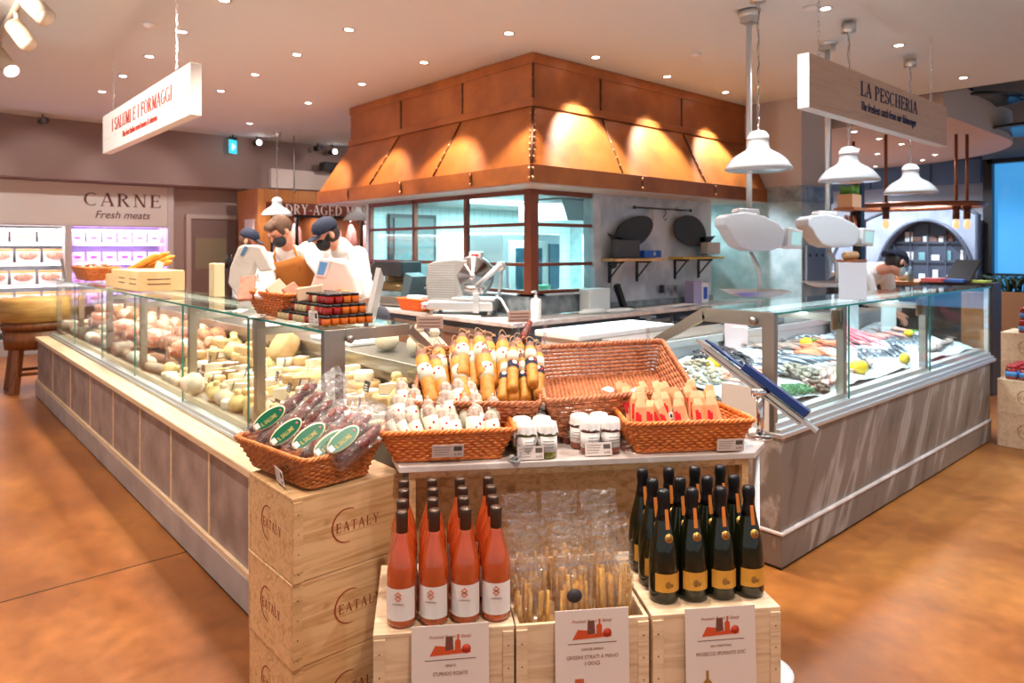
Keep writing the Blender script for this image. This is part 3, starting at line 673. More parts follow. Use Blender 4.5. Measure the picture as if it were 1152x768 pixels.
# ---------------- back worktops (L)
WTS = pbr('worktop_stone', sRGB(196, 190, 186), .3, col2=sRGB(168, 160, 156), scale=8)
DBG = pbr('dark_blue_grey', sRGB(62, 72, 82), .5)
t = thing('worktop_counter', 'grey stone worktop with brown doors along the left kitchen windows, carrying the slicers', 'counter', (3.98, 4.5, 0))
m = MB(); m.box(0, 0, .86, .54, 3.9, .90); obj('worktop', m, WTS, t, bevel=.004)
m = MB(); m.box(.05, .05, .08, .54, 3.9, .86); obj('carcass', m, DBG, t)
m = MB(); m.box(.12, .12, 0, .5, 3.9, .08); obj('plinth', m, BLACK, t)
for k in range(4):
    m = MB(); y = .3+k*.85; m.box(.025, y, .12, .05, y+.78, .8); o = obj('door', m, pbr('door_brown', sRGB(112, 84, 66), .4), t, bevel=.003)
    m = MB(); m.box(.012, y+.05, .74, .025, y+.73, .76); obj('handle', m, STEEL, o)
t = thing('worktop_counter', 'grey stone worktop with dark drawers under the stone wall and fish boards', 'counter', (4.522, 4.5, 0))
m = MB(); m.box(0, 0, .86, 3.75, .36, .90); obj('worktop', m, WTS, t, bevel=.004)
m = MB(); m.box(0, .05, .08, 3.75, .36, .86); obj('carcass', m, DBG, t)
m = MB(); m.box(0, .12, 0, 3.75, .3, .08); obj('plinth', m, BLACK, t)
for k in range(4):
    m = MB(); x = .06+k*.9; m.box(x, .025, .62, x+.82, .05, .82); o = obj('drawer', m, pbr('drawer_dark', sRGB(52, 58, 66), .35, .3), t, bevel=.003)
    m = MB(); m.box(x+.05, .0, .775, x+.77, .025, .80); obj('handle', m, STEEL, o)
    m = MB(); m.box(x, .025, .12, x+.82, .05, .6); obj('door', m, pbr('drawer_dark', (0, 0, 0)), t, bevel=.003)
# white chest behind fish counter end
a_ = onZ(649, 377, .93)
t = thing('white_work_chest', 'low white lidded bench between the two counters', 'chest', (a_.x, a_.y-.02, 0))
m = MB(); m.box(.03, .03, .0, 1.10, .42, .88); obj('body', m, WHITE, t, bevel=.01)
m = MB(); m.box(0, 0, .885, 1.15, .46, .93); obj('lid', m, pbr('white_board', (.85, .86, .86), .35), t, bevel=.008)
# ================= LEFT (cheese) counter : front face X=1.13, runs along Y
GX, YE, YF, GT = 1.27, 2.55, 8.80, 1.226      # glass plane, near end, far end, glass top height
t = thing('display_counter', 'long stone-clad glass-fronted counter of cheeses and cured meats on the left', 'display counter', (1.13, YE, 0))
LCL = Vector(t.location)
def L_(m): m.v = [(a-LCL.x, b_-LCL.y, c-LCL.z) for a, b_, c in m.v]; return m
m = MB(); m.box(1.15, YE, .03, 2.10, YF, .56); obj('base_body', L_(m), STONE_L, t)
edges = [YE, 2.96, 3.47, 4.08, 4.72, 5.42, 6.17, 6.97, 7.85, YF]
for i in range(len(edges)-1):
    m = MB(); m.box(1.135, edges[i]+.012, .175, 1.152, edges[i+1]-.012, .585); obj('stone_panel', L_(m), STONE_L, t, bevel=.002)
m = MB()
for e in edges[1:-1]: m.box(1.131, e-.011, .175, 1.15, e+.011, .585)
m.box(1.118, YE, .155, 1.15, YF, .178); obj('wood_strip', L_(m), OAKP, t, label='wooden strips between stone panels')
m = MB(); m.box(1.115, YE, .012, 1.15, YF, .155); obj('plinth', L_(m), pbr('plinth_stone', sRGB(180, 168, 162), .45, col2=sRGB(160, 148, 142), scale=5), t, bevel=.004)
m = MB(); m.box(1.12, YE, 0, 2.0, YF, .012); obj('shadow_gap', L_(m), BLACK, t)
m = MB(); m.box(1.112, YE-.01, .585, 1.245, YF, .622); obj('ledge', L_(m), OAKP, t, bevel=.006)
m = MB(); m.box(1.245, YE, .56, 1.30, YF, .655); m.box(1.23, YE, .622, 1.25, YF, .64); obj('glass_rail', L_(m), STEELL, t, bevel=.008)
# deck steps and back
m = MB(); m.box(1.30, YE+.02, .56, 1.50, YF-.02, .685); m.box(1.50, YE+.02, .56, 1.66, YF-.02, .745); m.box(1.66, YE+.02, .56, 1.86, YF-.02, .80)
obj('deck', L_(m), pbr('deck_grey', sRGB(150, 140, 130), .4), t)
m = MB(); m.box(1.86, YE+.02, .56, 1.90, YF, .98); m.box(1.84, YE+.02, .93, 2.24, YF, 1.0); m.box(1.9, YE, .0, 2.22, YF, .93); obj('rear_worktop', L_(m), STEELW, t, bevel=.004)
# glass front panes
pY = [YE, 3.33, 4.34, 5.42, 6.45, 7.6, YF]
for i in range(len(pY)-1):
    m = MB(); m.box(GX-.004, pY[i]+.004, .655, GX+.004, pY[i+1]-.004, GT-.01); obj('front_glass', L_(m), GLASS, t)
    m = MB(); m.box(GX-.005, pY[i]+.0025, .655, GX+.005, pY[i]+.0045, GT-.01); obj('glass_edge', L_(m), EDGE, t)
m = MB(); m.box(GX-.01, YE, GT-.008, 1.70, YF, GT); obj('top_glass', L_(m), GLASSG, t)
m = MB(); m.box(GX-.013, YE, GT-.009, GX-.009, YF, GT+.001); obj('top_glass_edge', L_(m), EDGE, t, label='dark green front edge of the top glass')
for y in pY[1:-1]+[YF-.03]:
    m = MB(); m.box(1.30, y-.02, .685, 1.345, y+.02, GT-.01, 0); m.box(1.345, y-.012, 1.13, 1.70, y+.012, 1.17, 0); m.box(1.68, y-.015, .8, 1.70, y+.015, GT-.01); obj('post', L_(m), STEELW, t, bevel=.003)
# near end frame (profile)
m = MB(); y0, y1 = YE-.012, YE+.02
def bar2(pts, w=.035, mm=None):
    for a, b_ in zip(pts, pts[1:]):
        a = Vector(a); b_ = Vector(b_); d = (b_-a).normalized(); n = Vector((-d.y, d.x))*w
        mm.add([(a.x, y0, a.y), (b_.x, y0, b_.y), (b_.x-n.x*-1, y0, b_.y+n.y), (a.x-n.x*-1, y0, a.y+n.y), (a.x, y1, a.y), (b_.x, y1, b_.y), (b_.x+n.x, y1, b_.y+n.y), (a.x+n.x, y1, a.y+n.y)],
               [(0, 1, 2, 3), (7, 6, 5, 4), (0, 4, 5, 1), (1, 5, 6, 2), (2, 6, 7, 3), (3, 7, 4, 0)])
m.box(GX-.005, y0, .655, GX+.085, y1, GT, 0); m.box(GX+.085, y0, 1.178, 1.66, y1, GT, 0)
bar2([(1.88, .985), (1.65, 1.19)], -.035, m) ; m.box(1.84, y0, .60, 1.89, y1, 1.02)
m.box(1.31, y0-.004, .95, 1.345, y0, 1.05, 1)
obj('end_frame', L_(m), [STEELW, pbr('bronze_slot', (.12, .08, .04), .4, .5)], t, bevel=.002)
m = MB(); m.cyl(.016, 0, .02, 12, M=T(1.37, y0, 1.185)@RX(PI/2)); obj('clamp_knob', L_(m), STEELW, t)
m = MB(); m.box(GX+.085, YE, .66, 1.84, YE+.006, 1.178); obj('end_glass', L_(m), GLASS, t)
m = MB(); m.box(GX, YF-.006, .655, 1.84, YF, GT-.01); obj('end_glass', L_(m), GLASS, t)
# strip lamp under glass top
m = MB(); m.box(1.62, YE+.1, 1.188, 1.66, YF-.1, 1.21, 0); obj('lamp_strip', L_(m), emis('warm_strip', (1, .86, .66), 2.5), t, label='warm strip lamp')
for y in (3.2, 4.3, 5.4, 6.5, 7.6, 8.4): area(1.55, y, 1.18, .1, 1.05, (1, .93, .82), 5)

# ================= RIGHT (fish) counter : front face Y=1.66, runs along X
RX0, RX1, GY, RT_ = 3.2, 6.72, 1.70, 1.235
t = thing('display_counter', 'long veined marble counter with glass case of fish on ice on the right', 'display counter', (RX0, 1.66, 0))
RCL = Vector(t.location); RCT = t
def R_(m): m.v = [(a-RCL.x, b_-RCL.y, c-RCL.z) for a, b_, c in m.v]; return m
m = MB(); m.box(RX0, 1.665, .16, RX1-.12, 2.75, .632); obj('base_body', R_(m), VEIN, t)
m = MB(); m.box(RX0-.008, 1.655, .012, RX1-.115, 2.75, .165); o = obj('plinth', R_(m), VEIN, t, bevel=.006)
m = MB(); m.box(RX0-.014, 1.648, .165, RX1-.11, 2.75, .182); obj('plinth_moulding', R_(m), SLAB, t, bevel=.006)
m = MB(); m.box(RX0, 1.67, 0, RX1-.14, 2.7, .012); obj('shadow_gap', R_(m), BLACK, t)
m = MB(); m.box(RX0-.01, 1.65, .632, RX1, 2.80, .655); m.box(RX0, 1.665, .655, RX1, 1.69, .675); m.box(RX0, GY-.012, .655, RX1, GY+.03, .70); m.box(RX0, GY+.03, .655, RX1, GY+.09, .725); obj('glass_rail', R_(m), STEELL, t, bevel=.004)
m = MB(); m.prism([(1.78, .64), (2.50, .64), (2.50, .86), (1.78, .72)], 0, RX1-RX0-.04, M=Matrix(((0, 0, 1, RX0+.02), (1, 0, 0, 0), (0, 1, 0, 0), (0, 0, 0, 1)))); obj('deck', R_(m), STEELL, t)
m = MB(); m.box(RX0+.02, 2.50, .64, RX1, 2.53, 1.0); m.box(RX0+.02, 2.48, .95, RX1, 2.82, 1.0); m.box(RX0+.02, 2.56, 0, RX1, 2.80, .95); obj('rear_worktop', R_(m), STEELL, t, bevel=.004)
pX = [RX0, 4.05, 5.35, RX1]
for i in range(3):
    m = MB(); m.box(pX[i]+.004, GY-.004, .70, pX[i+1]-.004, GY+.004, RT_-.01); obj('front_glass', R_(m), GLASS, t)
    m = MB(); m.box(pX[i+1]-.0045, GY-.005, .70, pX[i+1]-.0025, GY+.005, RT_-.01); obj('glass_edge', R_(m), EDGE, t)
m = MB(); m.box(RX0, GY-.01, RT_-.008, RX1, 2.14, RT_); obj('top_glass', R_(m), GLASSG, t)
m = MB(); m.box(RX0, GY-.013, RT_-.009, RX1, GY-.009, RT_+.001); obj('top_glass_edge', R_(m), EDGE, t, label='dark green front edge of the top glass')
for x in pX[1:-1]:
    m = MB(); m.box(x-.022, GY+.02, .72, x+.022, GY+.065, RT_-.01); m.box(x-.012, GY+.065, 1.13, x+.012, 2.14, 1.17); m.box(x-.04, GY+.03, 1.13, x-.022, GY+.06, 1.2); obj('post', R_(m), STEELW, t, bevel=.003)
m = MB(); m.box(RX1-.03, GY, .70, RX1, GY+.03, RT_-.01); m.box(RX1-.006, GY, .70, RX1, 2.48, RT_-.01, 1); obj('far_end_glass', R_(m), [STEELL, GLASS], t)
# near end frame in plane X=RX0
m = MB(); x0, x1 = RX0-.005, RX0+.03
m.box(x0, GY-.005, .655, x1, GY+.06, RT_); m.box(x0, GY+.06, 1.165, x1, 2.10, RT_)
Q = Matrix(((0, 0, 1, 0), (1, 0, 0, 0), (0, 1, 0, 0), (0, 0, 0, 1)))
m.prism([(2.10, RT_), (2.52, .985), (2.52, .93), (2.08, 1.18)], x0, x1, M=Q); m.box(x0, 2.48, .64, x1, 2.53, .99)
obj('end_frame', R_(m), STEELW, t, bevel=.002)
m = MB(); m.box(RX0+.01, GY+.06, .70, RX0+.016, 2.48, 1.15); obj('end_glass', R_(m), GLASS, t)
m = MB(); m.cyl(.018, 0, .022, 12, M=T(x0, GY+.10, 1.19)@RY(-PI/2)); obj('clamp_knob', R_(m), STEELW, t)
m = MB(); m.box(RX0+.1, 2.06, 1.185, RX1-.1, 2.10, 1.205); obj('lamp_strip', R_(m), emis('cool_strip', (.85, .95, 1), 2.5), t, label='cool strip lamp')
for x in (3.8, 4.7, 5.6, 6.3): area(x, 2.0, 1.175, .9, .1, (.82, .93, 1), 5)
m = MB(); m.box(RX0-.012, GY+.02, .655, RX0-.006, 1.98, .86); obj('end_plate', R_(m), pbr('cream_plate', sRGB(222, 212, 202), .4), t, label='cream cover plate')
# wooden post after the far end
m = MB(); m.box(7.0, 1.78, 0, 7.06, 1.98, 1.17, 0); tag(obj('narrow_wooden_board', m, OAKD, bevel=.004), 'narrow upright wooden panel just past the far end of the fish counter', 'panel')

# ================= slab display table in the foreground
GA = math.radians(-34)
G0 = LD(-.366, 1.845); GM = T(G0.x, G0.y, 0)@RZ(GA)
def GP(x, y, z=0): return GM @ Vector((x, y, z))
t = thing('display_table', 'wooden display table with a marble top between the two counters', 'table', G0)
Minv = T(-G0.x, -G0.y, 0)
m = MB(); poly = [GP(.054, .455), GP(1.292, .455), GP(1.46, .66), GP(1.44, 1.12), Vector((2.1, 2.5, 0)), Vector((1.60, 2.5, 0)), Vector((1.30, 2.1, 0))]
m.prism([(p.x, p.y) for p in poly], .808, .830, M=Minv); obj('marble_top', m, SLAB, t, bevel=.003)
m = MB(); m.box(.085, .475, 0, .108, .95, .808, M=Minv@GM); obj('side_panel', m, PINE, t)
m = MB(); m.box(1.255, .475, 0, 1.278, 1.05, .808, M=Minv@GM); obj('side_panel', m, PINE, t)
m = MB(); m.box(.108, .60, 0, 1.255, .62, .808, M=Minv@GM); m.box(.108, .47, .785, 1.255, .60, .808, M=Minv@GM)
obj('back_panel', m, PINE, t, label='plain wooden back board')

# ================= crates
def arc_logo(h):
    m = MB()
    n = 26
    pr = None
    for k in range(n+1):
        f = k/n; a = math.radians(62+f*220); w = .006+.045*math.sin(PI*f)**.8
        o = (.5*math.cos(a), .5*math.sin(a)); i = ((.5-w)*math.cos(a), (.5-w)*math.sin(a))
        if pr: m.prism([pr[0], o, i, pr[1]], 0, .0008/h)
        pr = (o, i)
    return m
def crate(w, d, h, lab, M, group=None, open_=False, wd=None, logo=(True, True), lidlab=None, off=0.0):
    t = thing('wine_crate', lab, 'crate', group=group, M=M); wd = wd or PINE; k = .011
    m = MB(); m.box(0, 0, .002, w, k, h-.002); obj('front_board', m, wd, t, bevel=.0015)
    m = MB(); m.box(0, d-k, .002, w, d, h-.002); obj('back_board', m, wd, t, bevel=.0015)
    m = MB(); m.box(0, k, .002, k, d-k, h-.002); obj('side_board', m, wd, t, bevel=.0015)
    m = MB(); m.box(w-k, k, .002, w, d-k, h-.002); obj('side_board', m, wd, t, bevel=.0015)
    m = MB(); m.box(k, k, .002, w-k, d-k, .014); obj('bottom_board', m, wd, t)
    if not open_:
        m = MB(); m.box(-.001, -.001, h-.0115, w+.001, d+.001, h); obj('lid', m, wd, t, bevel=.002)
    for x in (.001, w-.031):
        m = MB(); m.box(x, -.006, .004, x+.03, 0, h-.013)
        for q in range(4): m.cyl(.0022, 0, .001, 6, 1, M=T(x+.015, -.0061, .03+q*(h-.08)/3)@RX(PI/2))
        obj('corner_batten', m, [wd, pbr('nail', (.15, .1, .08), .5, .5)], t)
    S_ = Matrix(((0, -1, 0, 0), (0, 0, 0, 0), (0, 0, 1, 0), (0, 0, 0, 1)))
    lg = h*.42
    if logo[0]:
        F = T(w*(.47)+off, -.0002, h*.52)@frame((0, 0, 0), (1, 0, 0), (0, 0, 1))
        m = MB(); a = arc_logo(lg); m.merge(a, F@S(lg, lg, lg)); obj('crescent_mark', m, INKR, t, label='burnt-in crescent mark')
        s = serif('EATALY', .01, .22); m = MB(); m.merge(s, F@T(-lg*.36, -.018, 0)@S(.155/s.w, .03, .05)); obj('lettering', m, INKR, t, label='burnt-in brown lettering')
    if logo[1]:
        F = T(-.0002, d*(.55), h*.52)@frame((0, 0, 0), (0, -1, 0), (0, 0, 1))
        m = MB(); a = arc_logo(lg); m.merge(a, F@S(lg*.9, lg, lg)); obj('crescent_mark', m, INKR, t, label='burnt-in crescent mark')
        s = serif('EATALY', .01, .22); m = MB(); m.merge(s, F@T(-lg*.34, -.018, 0)@S(.14/s.w, .03, .05)); obj('lettering', m, INKR, t, label='burnt-in brown lettering')
    return t
BX, BY = .907, 2.035
hc = .2625
crate(.39, .345, hc, 'bottom wooden crate of the stack of three at the counter corner', T(BX+.004, BY+.003, 0), 'stacked wooden crates at the counter corner')
crate(.39, .345, hc, 'middle wooden crate of the stack of three at the counter corner', T(BX, BY, hc), 'stacked wooden crates at the counter corner', off=.012)
crate(.39, .345, hc, 'top wooden crate of the stack of three, under the basket of packed sausages', T(BX+.002, BY-.002, 2*hc), 'stacked wooden crates at the counter corner')
ZB = .53
for i, (x, w, l1) in enumerate(((0, .375, 'rosé bottles'), (.380, .372, 'breadstick bags'), (.762, .378, 'dark sparkling wine bottles'))):
    crate(w, .41, .264, f'lower wooden crate under the crate carrying the {l1}', GM@T(x, .0, 0), 'front wooden crates', wd=PINE2, logo=(True, False))
    crate(w, .41, .265, f'pale wooden crate carrying the {l1}, behind its printed card', GM@T(x, 0, .2645), 'front wooden crates', wd=PINE2, open_=(i == 1), logo=(True, False))
# ================= product cards
CARD = pbr('card_white', sRGB(236, 222, 212), .6)
def card(x, y, z, lab, title, sub, kind, w=.205, hh=.30):
    t = thing('product_card', lab, 'card', M=GM@T(x, y, z)@RX(-.05))
    m = MB(); m.box(0, -.002, -hh, w, 0, .012); obj('card_sheet', m, CARD, t)
    F = T(0, -.0024, 0)@frame((0, 0, 0), (1, 0, 0), (0, 0, 1))
    pbr('card_ink', sRGB(160, 112, 94), .7)
    def tx(s, yy, ww, hgt, mat, sh=0, xx=None):
        f = font_mb(s, sh, .0006, 0); m = MB(); m.merge(f, F@T((w-ww)/2 if xx is None else xx, yy, 0)@S(ww/f.w, hgt, 1)); return obj('lettering', m, mat, t, label='printed line')
    tx('Prodotti Buoni di Eataly', -.022, w*.55, .012, pbr('card_ink_tan', sRGB(190, 130, 100), .7), .3)
    m = MB(); q = w*.5
    m.merge(MB().prism([(-.055, 0), (-.04, .026), (-.01, .022), (0, .012), (.03, .014), (.05, .024), (.054, .004)], 0, .0006, 0), F@T(q, -.066, 0))
    m.merge(MB().prism([(-.014, .012), (-.012, .048), (.006, .048), (.008, .014)], 0, .0009, 1), F@T(q, -.066, 0))
    m.merge(MB().prism([(.012, .01), (.012, .035), (.018, .04), (.018, .052), (.022, .052), (.022, .04), (.027, .035), (.027, .01)], 0, .0009, 0), F@T(q, -.066, 0))
    m.merge(MB().cyl(.012, 0, .0008, 12, 2), F@T(q+.042, -.052, 0)); m.merge(MB().prism([(-.068, -.012), (.068, -.012), (.068, -.0105), (-.068, -.0105)], 0, .0006, 1), F@T(q, -.066, 0))
    obj('illustration', m, [pbr('card_orange', sRGB(214, 84, 40), .6), pbr('card_brown', sRGB(120, 70, 56), .6), pbr('card_red', sRGB(196, 60, 36), .6)], t, label='small printed red illustration')
    tx(sub, -.096, w*(.14 if kind == 'rose' else .3), .009, pbr('card_ink', (0, 0, 0))); 
    for k, s in enumerate(title): tx(s, -.118-k*.017, w*(.2 if len(s) < 8 else .45 if kind == 'rose' else .7), .014, pbr('card_ink', sRGB(160, 112, 94), .7))
    m = MB()
    if kind == 'bag': m.merge(MB().prism([(-.014, -.05), (-.012, 0), (.012, 0), (.014, -.05)], 0, .0006, 0), F@T(w*.32, -.17, 0))
    else: m.merge(MB().prism([(-.012, -.07), (-.012, -.032), (-.004, -.022), (-.004, 0), (.004, 0), (.004, -.022), (.012, -.032), (.012, -.07)], 0, .0006, 0), F@T(w*.30, -.158, 0))
    obj('illustration', m, [pbr({'bag': 'card_orange2', 'rose': 'card_dark', 'gold': 'card_gold'}[kind], {'bag': sRGB(200, 100, 60), 'rose': sRGB(110, 80, 70), 'gold': sRGB(170, 120, 50)}[kind], .6)], t, label='small printed product picture')
    return t
card(.10, -.012, .538, 'printed white card leaning on the crate of rosé bottles', ['ROSE STUPENDO ROSATO'.replace('ROSE ', '')], 'VENETO', 'rose')
card(.485, -.012, .553, 'printed white card leaning on the crate of breadstick bags', ['GRISSINI STIRATI A MANO', '100G'], "L'ARTE DEL GRISSINO", 'bag')
card(.852, -.012, .535, 'printed white card leaning on the crate of dark sparkling wine bottles', ['PROSECCO SPUMANTE DOC'], 'SAN MARTINO', 'gold')

# ================= bottles
ROSEG = pbr('rose_wine', (1.0, .17, .035), .04, trans=.55, ior=1.36, spec=.8, coat=.8)
ROSEC = pbr('rose_cap', (.09, .055, .04), .35, .7, bump=.05, bscale=200)
LABELW = pbr('label_white', sRGB(240, 232, 226), .6)
def rose(lab, M):
    t = thing('rose_wine_bottle', lab, 'bottle', group='rosé wine bottles', M=M)
    m = MB(); m.lathe([(0, .004), (.028, .0), (.038, .004), (.0405, .012), (.0405, .132), (.0385, .158), (.032, .186), (.0225, .214), (.0165, .236), (.0148, .262)], 28); obj('glass_body', m, ROSEG, t)
    m = MB(); m.lathe([(.0155, .246), (.0163, .247), (.0165, .292), (.0168, .300), (.015, .303), (0, .3035)], 20); obj('capsule', m, ROSEC, t, label='dark bronze capsule')
    m = MB(); m.lathe([(.0411, .022), (.0411, .108)], 20, a0=math.radians(-160), a1=math.radians(-20)); lb = obj('paper_label', m, LABELW, t)
    m = MB(); R = T(0, -.0414, .088)@frame((0, 0, 0), (1, 0, 0), (0, 0, 1))@RZ(PI/4)
    for q, rr_ in ((0, 0), (1, 1)):
        b0 = R@RZ(q*PI)
        m.merge(MB().prism([(-.010, -.010), (.004, -.010), (.004, -.007), (-.007, -.007), (-.007, .004), (-.010, .004)], 0, .0006), b0)
        m.merge(MB().prism([(-.003, -.003), (.006, -.003), (.006, 0), (0, 0), (0, .006), (-.003, .006)], 0, .0006), b0)
    obj('emblem', m, pbr('emblem_orange', sRGB(222, 130, 96), .6), lb, label='small orange diamond emblem')
    f = font_mb('STUPENDO ROSATO', 0, .0005, .01); m = MB(); m.merge(f, T(-.016, -.0412, .066)@frame((0, 0, 0), (1, 0, 0), (0, 0, 1))@S(.032/f.w, .005, 1)); obj('lettering', m, pbr('tiny_ink', sRGB(150, 120, 110), .7), lb)
    return t
first = None
nm = ['leftmost', 'second from left', 'third from left', 'rightmost']; rw = ['front row', 'second row', 'third row', 'back row']
for j in range(4):
    for i in range(4):
        M = GM@T(.074+i*.0865+RND.uniform(-.002, .002), .056+j*.085, ZB)@RZ(-GA+RND.uniform(-.25, .12)-.62)
        lab = f'rosé wine bottle, {nm[i]} in the {rw[j]} on the left crate'
        if first is None: first = rose(lab, M)
        else: dup(first, M, lab)
DG = pbr('dark_green_glass', (.014, .016, .005), .05, trans=.35, ior=1.45, spec=.8)
FOIL = pbr('black_foil', (.012, .012, .014), .3, .4, bump=.15, bscale=120)
GOLDL = pbr('gold_label', sRGB(226, 166, 66), .45, .25)
def prosecco(lab, M):
    t = thing('sparkling_wine_bottle', lab, 'bottle', group='dark sparkling wine bottles', M=M)
    m = MB(); m.lathe([(0, .006), (.03, .0), (.041, .004), (.0435, .014), (.0435, .115), (.0405, .148), (.033, .185), (.024, .222), (.0175, .25), (.0155, .262)], 28); obj('glass_body', m, DG, t)
    m = MB(); m.lathe([(.0222, .232), (.0185, .252), (.0162, .272), (.0168, .276), (.0185, .29), (.0182, .306), (.0165, .314), (.010, .317), (0, .3175)], 20); obj('foil_capsule', m, FOIL, t, label='wrinkled black foil')
    m = MB(); m.lathe([(.0441, .036), (.0441, .088)], 16, a0=math.radians(-148), a1=math.radians(-38)); lb = obj('paper_label', m, GOLDL, t, label='gold paper label')
    m = MB(); m.ball((-.006, -.0436, .058), (.009, .002, .011), 10, 6); m.ball((.004, -.0438, .055), (.006, .0015, .006), 8, 5); obj('emblem', m, pbr('emblem_brown', sRGB(150, 104, 40), .6), lb)
    m = MB(); m.cyl(.0125, 0, .002, 20, M=T(0, -.0335, .187)@RX(PI/2-.25)); m.cyl(.009, .002, .0028, 16, 1, M=T(0, -.0335, .187)@RX(PI/2-.25)); obj('medallion', m, [pbr('gold_seal', sRGB(206, 160, 84), .35, .6), pbr('gold_seal2', sRGB(170, 120, 60), .4, .6)], t, label='round gold seal')
    m = MB(); m.hexa([(-.0055, -.0285, .210), (.0055, -.0285, .210), (.0055, -.022, .210), (-.0055, -.022, .210)], [(-.0045, -.0190, .264), (.0045, -.0190, .264), (.0045, -.015, .264), (-.0045, -.015, .264)])
    obj('neck_strip', m, pbr('orange_strip', sRGB(226, 130, 50), .5), t, label='orange neck strip')
    return t
first = None; rw = ['front row', 'middle row', 'back row']
for j in range(3):
    for i in range(4):
        M = GM@T(.827+i*.0872, .088+j*.098, ZB)@RZ(-GA-.5+RND.uniform(-.1, .1))
        lab = f'dark sparkling wine bottle, {nm[i]} in the {rw[j]} on the right crate'
        if first is None: first = prosecco(lab, M)
        else: dup(first, M, lab)
# ================= bags of breadsticks
STICK = pbr('breadstick', sRGB(240, 182, 92), .6, col2=sRGB(214, 146, 60), scale=60)
def bag(lab, x, y, z, w, h, seed, hstick, seal=False, tilt=-.06, yaw=0):
    r = random.Random(seed); t = thing('breadstick_bag', lab, 'bag', group='clear bags of breadsticks', M=GM@T(x, y, z)@RZ(yaw)@RX(tilt))
    # pillow: two crumpled sheets
    nx, nz = 10, 20; m = MB(); vs = []; fs = []
    for s in (-1, 1):
        for k in range(nz+1):
            for i in range(nx+1):
                u = i/nx; v = k/nz; full = (math.sin(PI*min(1, max(0, u))))**.6
                th = (.022 if v < hstick/h else .022*max(.12, 1-(v-hstick/h)*2.2))*full
                wz = 1-.10*max(0, v-.55)
                vs.append(((u-.5)*w*wz+r.uniform(-.002, .002), s*th+r.uniform(-.003, .003)*(1+2*v)*full, v*h+(.006*r.uniform(-1, 1) if k == nz else 0)))
    for s in (0, 1):
        b0 = s*(nx+1)*(nz+1)
        for k in range(nz):
            for i in range(nx):
                a = b0+k*(nx+1)+i; fs.append((a, a+1, a+nx+2, a+nx+1) if s == 0 else (a, a+nx+1, a+nx+2, a+1))
    m.add(vs, fs, 0, True)
    for q in (.0, .018): m.box(-w*.46, -.0035, h*.80+q, w*.46, .0035, h*.80+q+.004, 0)
    obj('film', m, FILMH, t)
    n = 9
    sm = MB()
    for k in range(n):
        xx = (k/(n-1)-.5)*w*.76+r.uniform(-.004, .004); yy = r.uniform(-.011, .011); hh = hstick*r.uniform(.82, 1.04); dx = r.uniform(-.010, .010); q = MB()
        q.tube([(xx, yy, .006), (xx+dx*.5, yy, hh*.5), (xx+dx, yy*.8, hh)], [.0052, .0062, .0050], 6)
        obj('breadstick', q, STICK, t)
    if seal:
        m = MB(); m.lathe([(0, 0), (1, 0), (1, .04)], 18, M=T(-.004, -.024, hstick*.80)@RX(PI/2)@S(.022, .019, .03)); obj('label', m, pbr('bag_label', sRGB(60, 52, 56), .5), t, label='dark oval label')
    return t
k = 0
for (x, y, z, w, h, hs, se, nm_) in ((.425, .06, .40, .115, .30, .20, False, 'front left'), (.555, .055, .40, .115, .29, .22, True, 'front middle'), (.675, .06, .40, .115, .31, .24, False, 'front right'),
                                     (.435, .14, .47, .115, .30, .13, False, 'second row left'), (.565, .14, .47, .115, .29, .14, False, 'second row middle'), (.685, .14, .45, .115, .31, .16, False, 'second row right'),
                                     (.425, .24, .46, .115, .335, .16, False, 'back row left'), (.550, .24, .46, .115, .335, .17, False, 'back row middle'), (.675, .24, .46, .12, .335, .16, False, 'back row right')):
    k += 1; bag(f'crinkled clear bag of breadsticks, {nm_} in the middle crate', x, y, z, w, h, k, hs, se, yaw=.56*0+RND.uniform(-.06, .06))
# white disc foot at the right of the crates
p = onZ(884, 745, .01); m = MB(); m.lathe([(.13, 0), (.13, .006), (.11, .012), (.015, .02), (.012, .8)], 32, M=T(*GP(1.345, .55))); tag(obj('round_stand_base', m, WHITE), 'white round floor stand with a thin pole beside the right crate', 'stand')
# ================= wicker
WICK = pbr('wicker', sRGB(212, 130, 62), .42, col2=sRGB(170, 92, 38), scale=60, coat=.25)
WICKO = pbr('wicker_orange', sRGB(236, 136, 58), .42, col2=sRGB(206, 100, 34), scale=60, coat=.25)
WICKB = pbr('wicker_brown', sRGB(196, 122, 78), .5, col2=sRGB(146, 80, 46), scale=60)
def rim_path(c, r=.03, n=5):
    out = []; m = len(c)
    for i in range(m):
        p = Vector(c[i]); a = (Vector(c[i-1])-p); b_ = (Vector(c[(i+1) % m])-p); ra = min(r, a.length*.3, b_.length*.3)
        s, e = p+a.normalized()*ra, p+b_.normalized()*ra
        for k in range(n+1):
            f = k/n; out.append(s*(1-f)**2+p*2*f*(1-f)+e*f*f)
    return out
def resample(pts, n):
    L = [0]; m = len(pts)
    for i in range(m): L.append(L[-1]+(pts[(i+1) % m]-pts[i]).length)
    out = []; j = 0
    for k in range(n):
        d = L[-1]*k/n
        while L[j+1] < d: j += 1
        f = (d-L[j])/max(1e-9, L[j+1]-L[j]); out.append(pts[j]+(pts[(j+1) % m]-pts[j])*f)
    return out
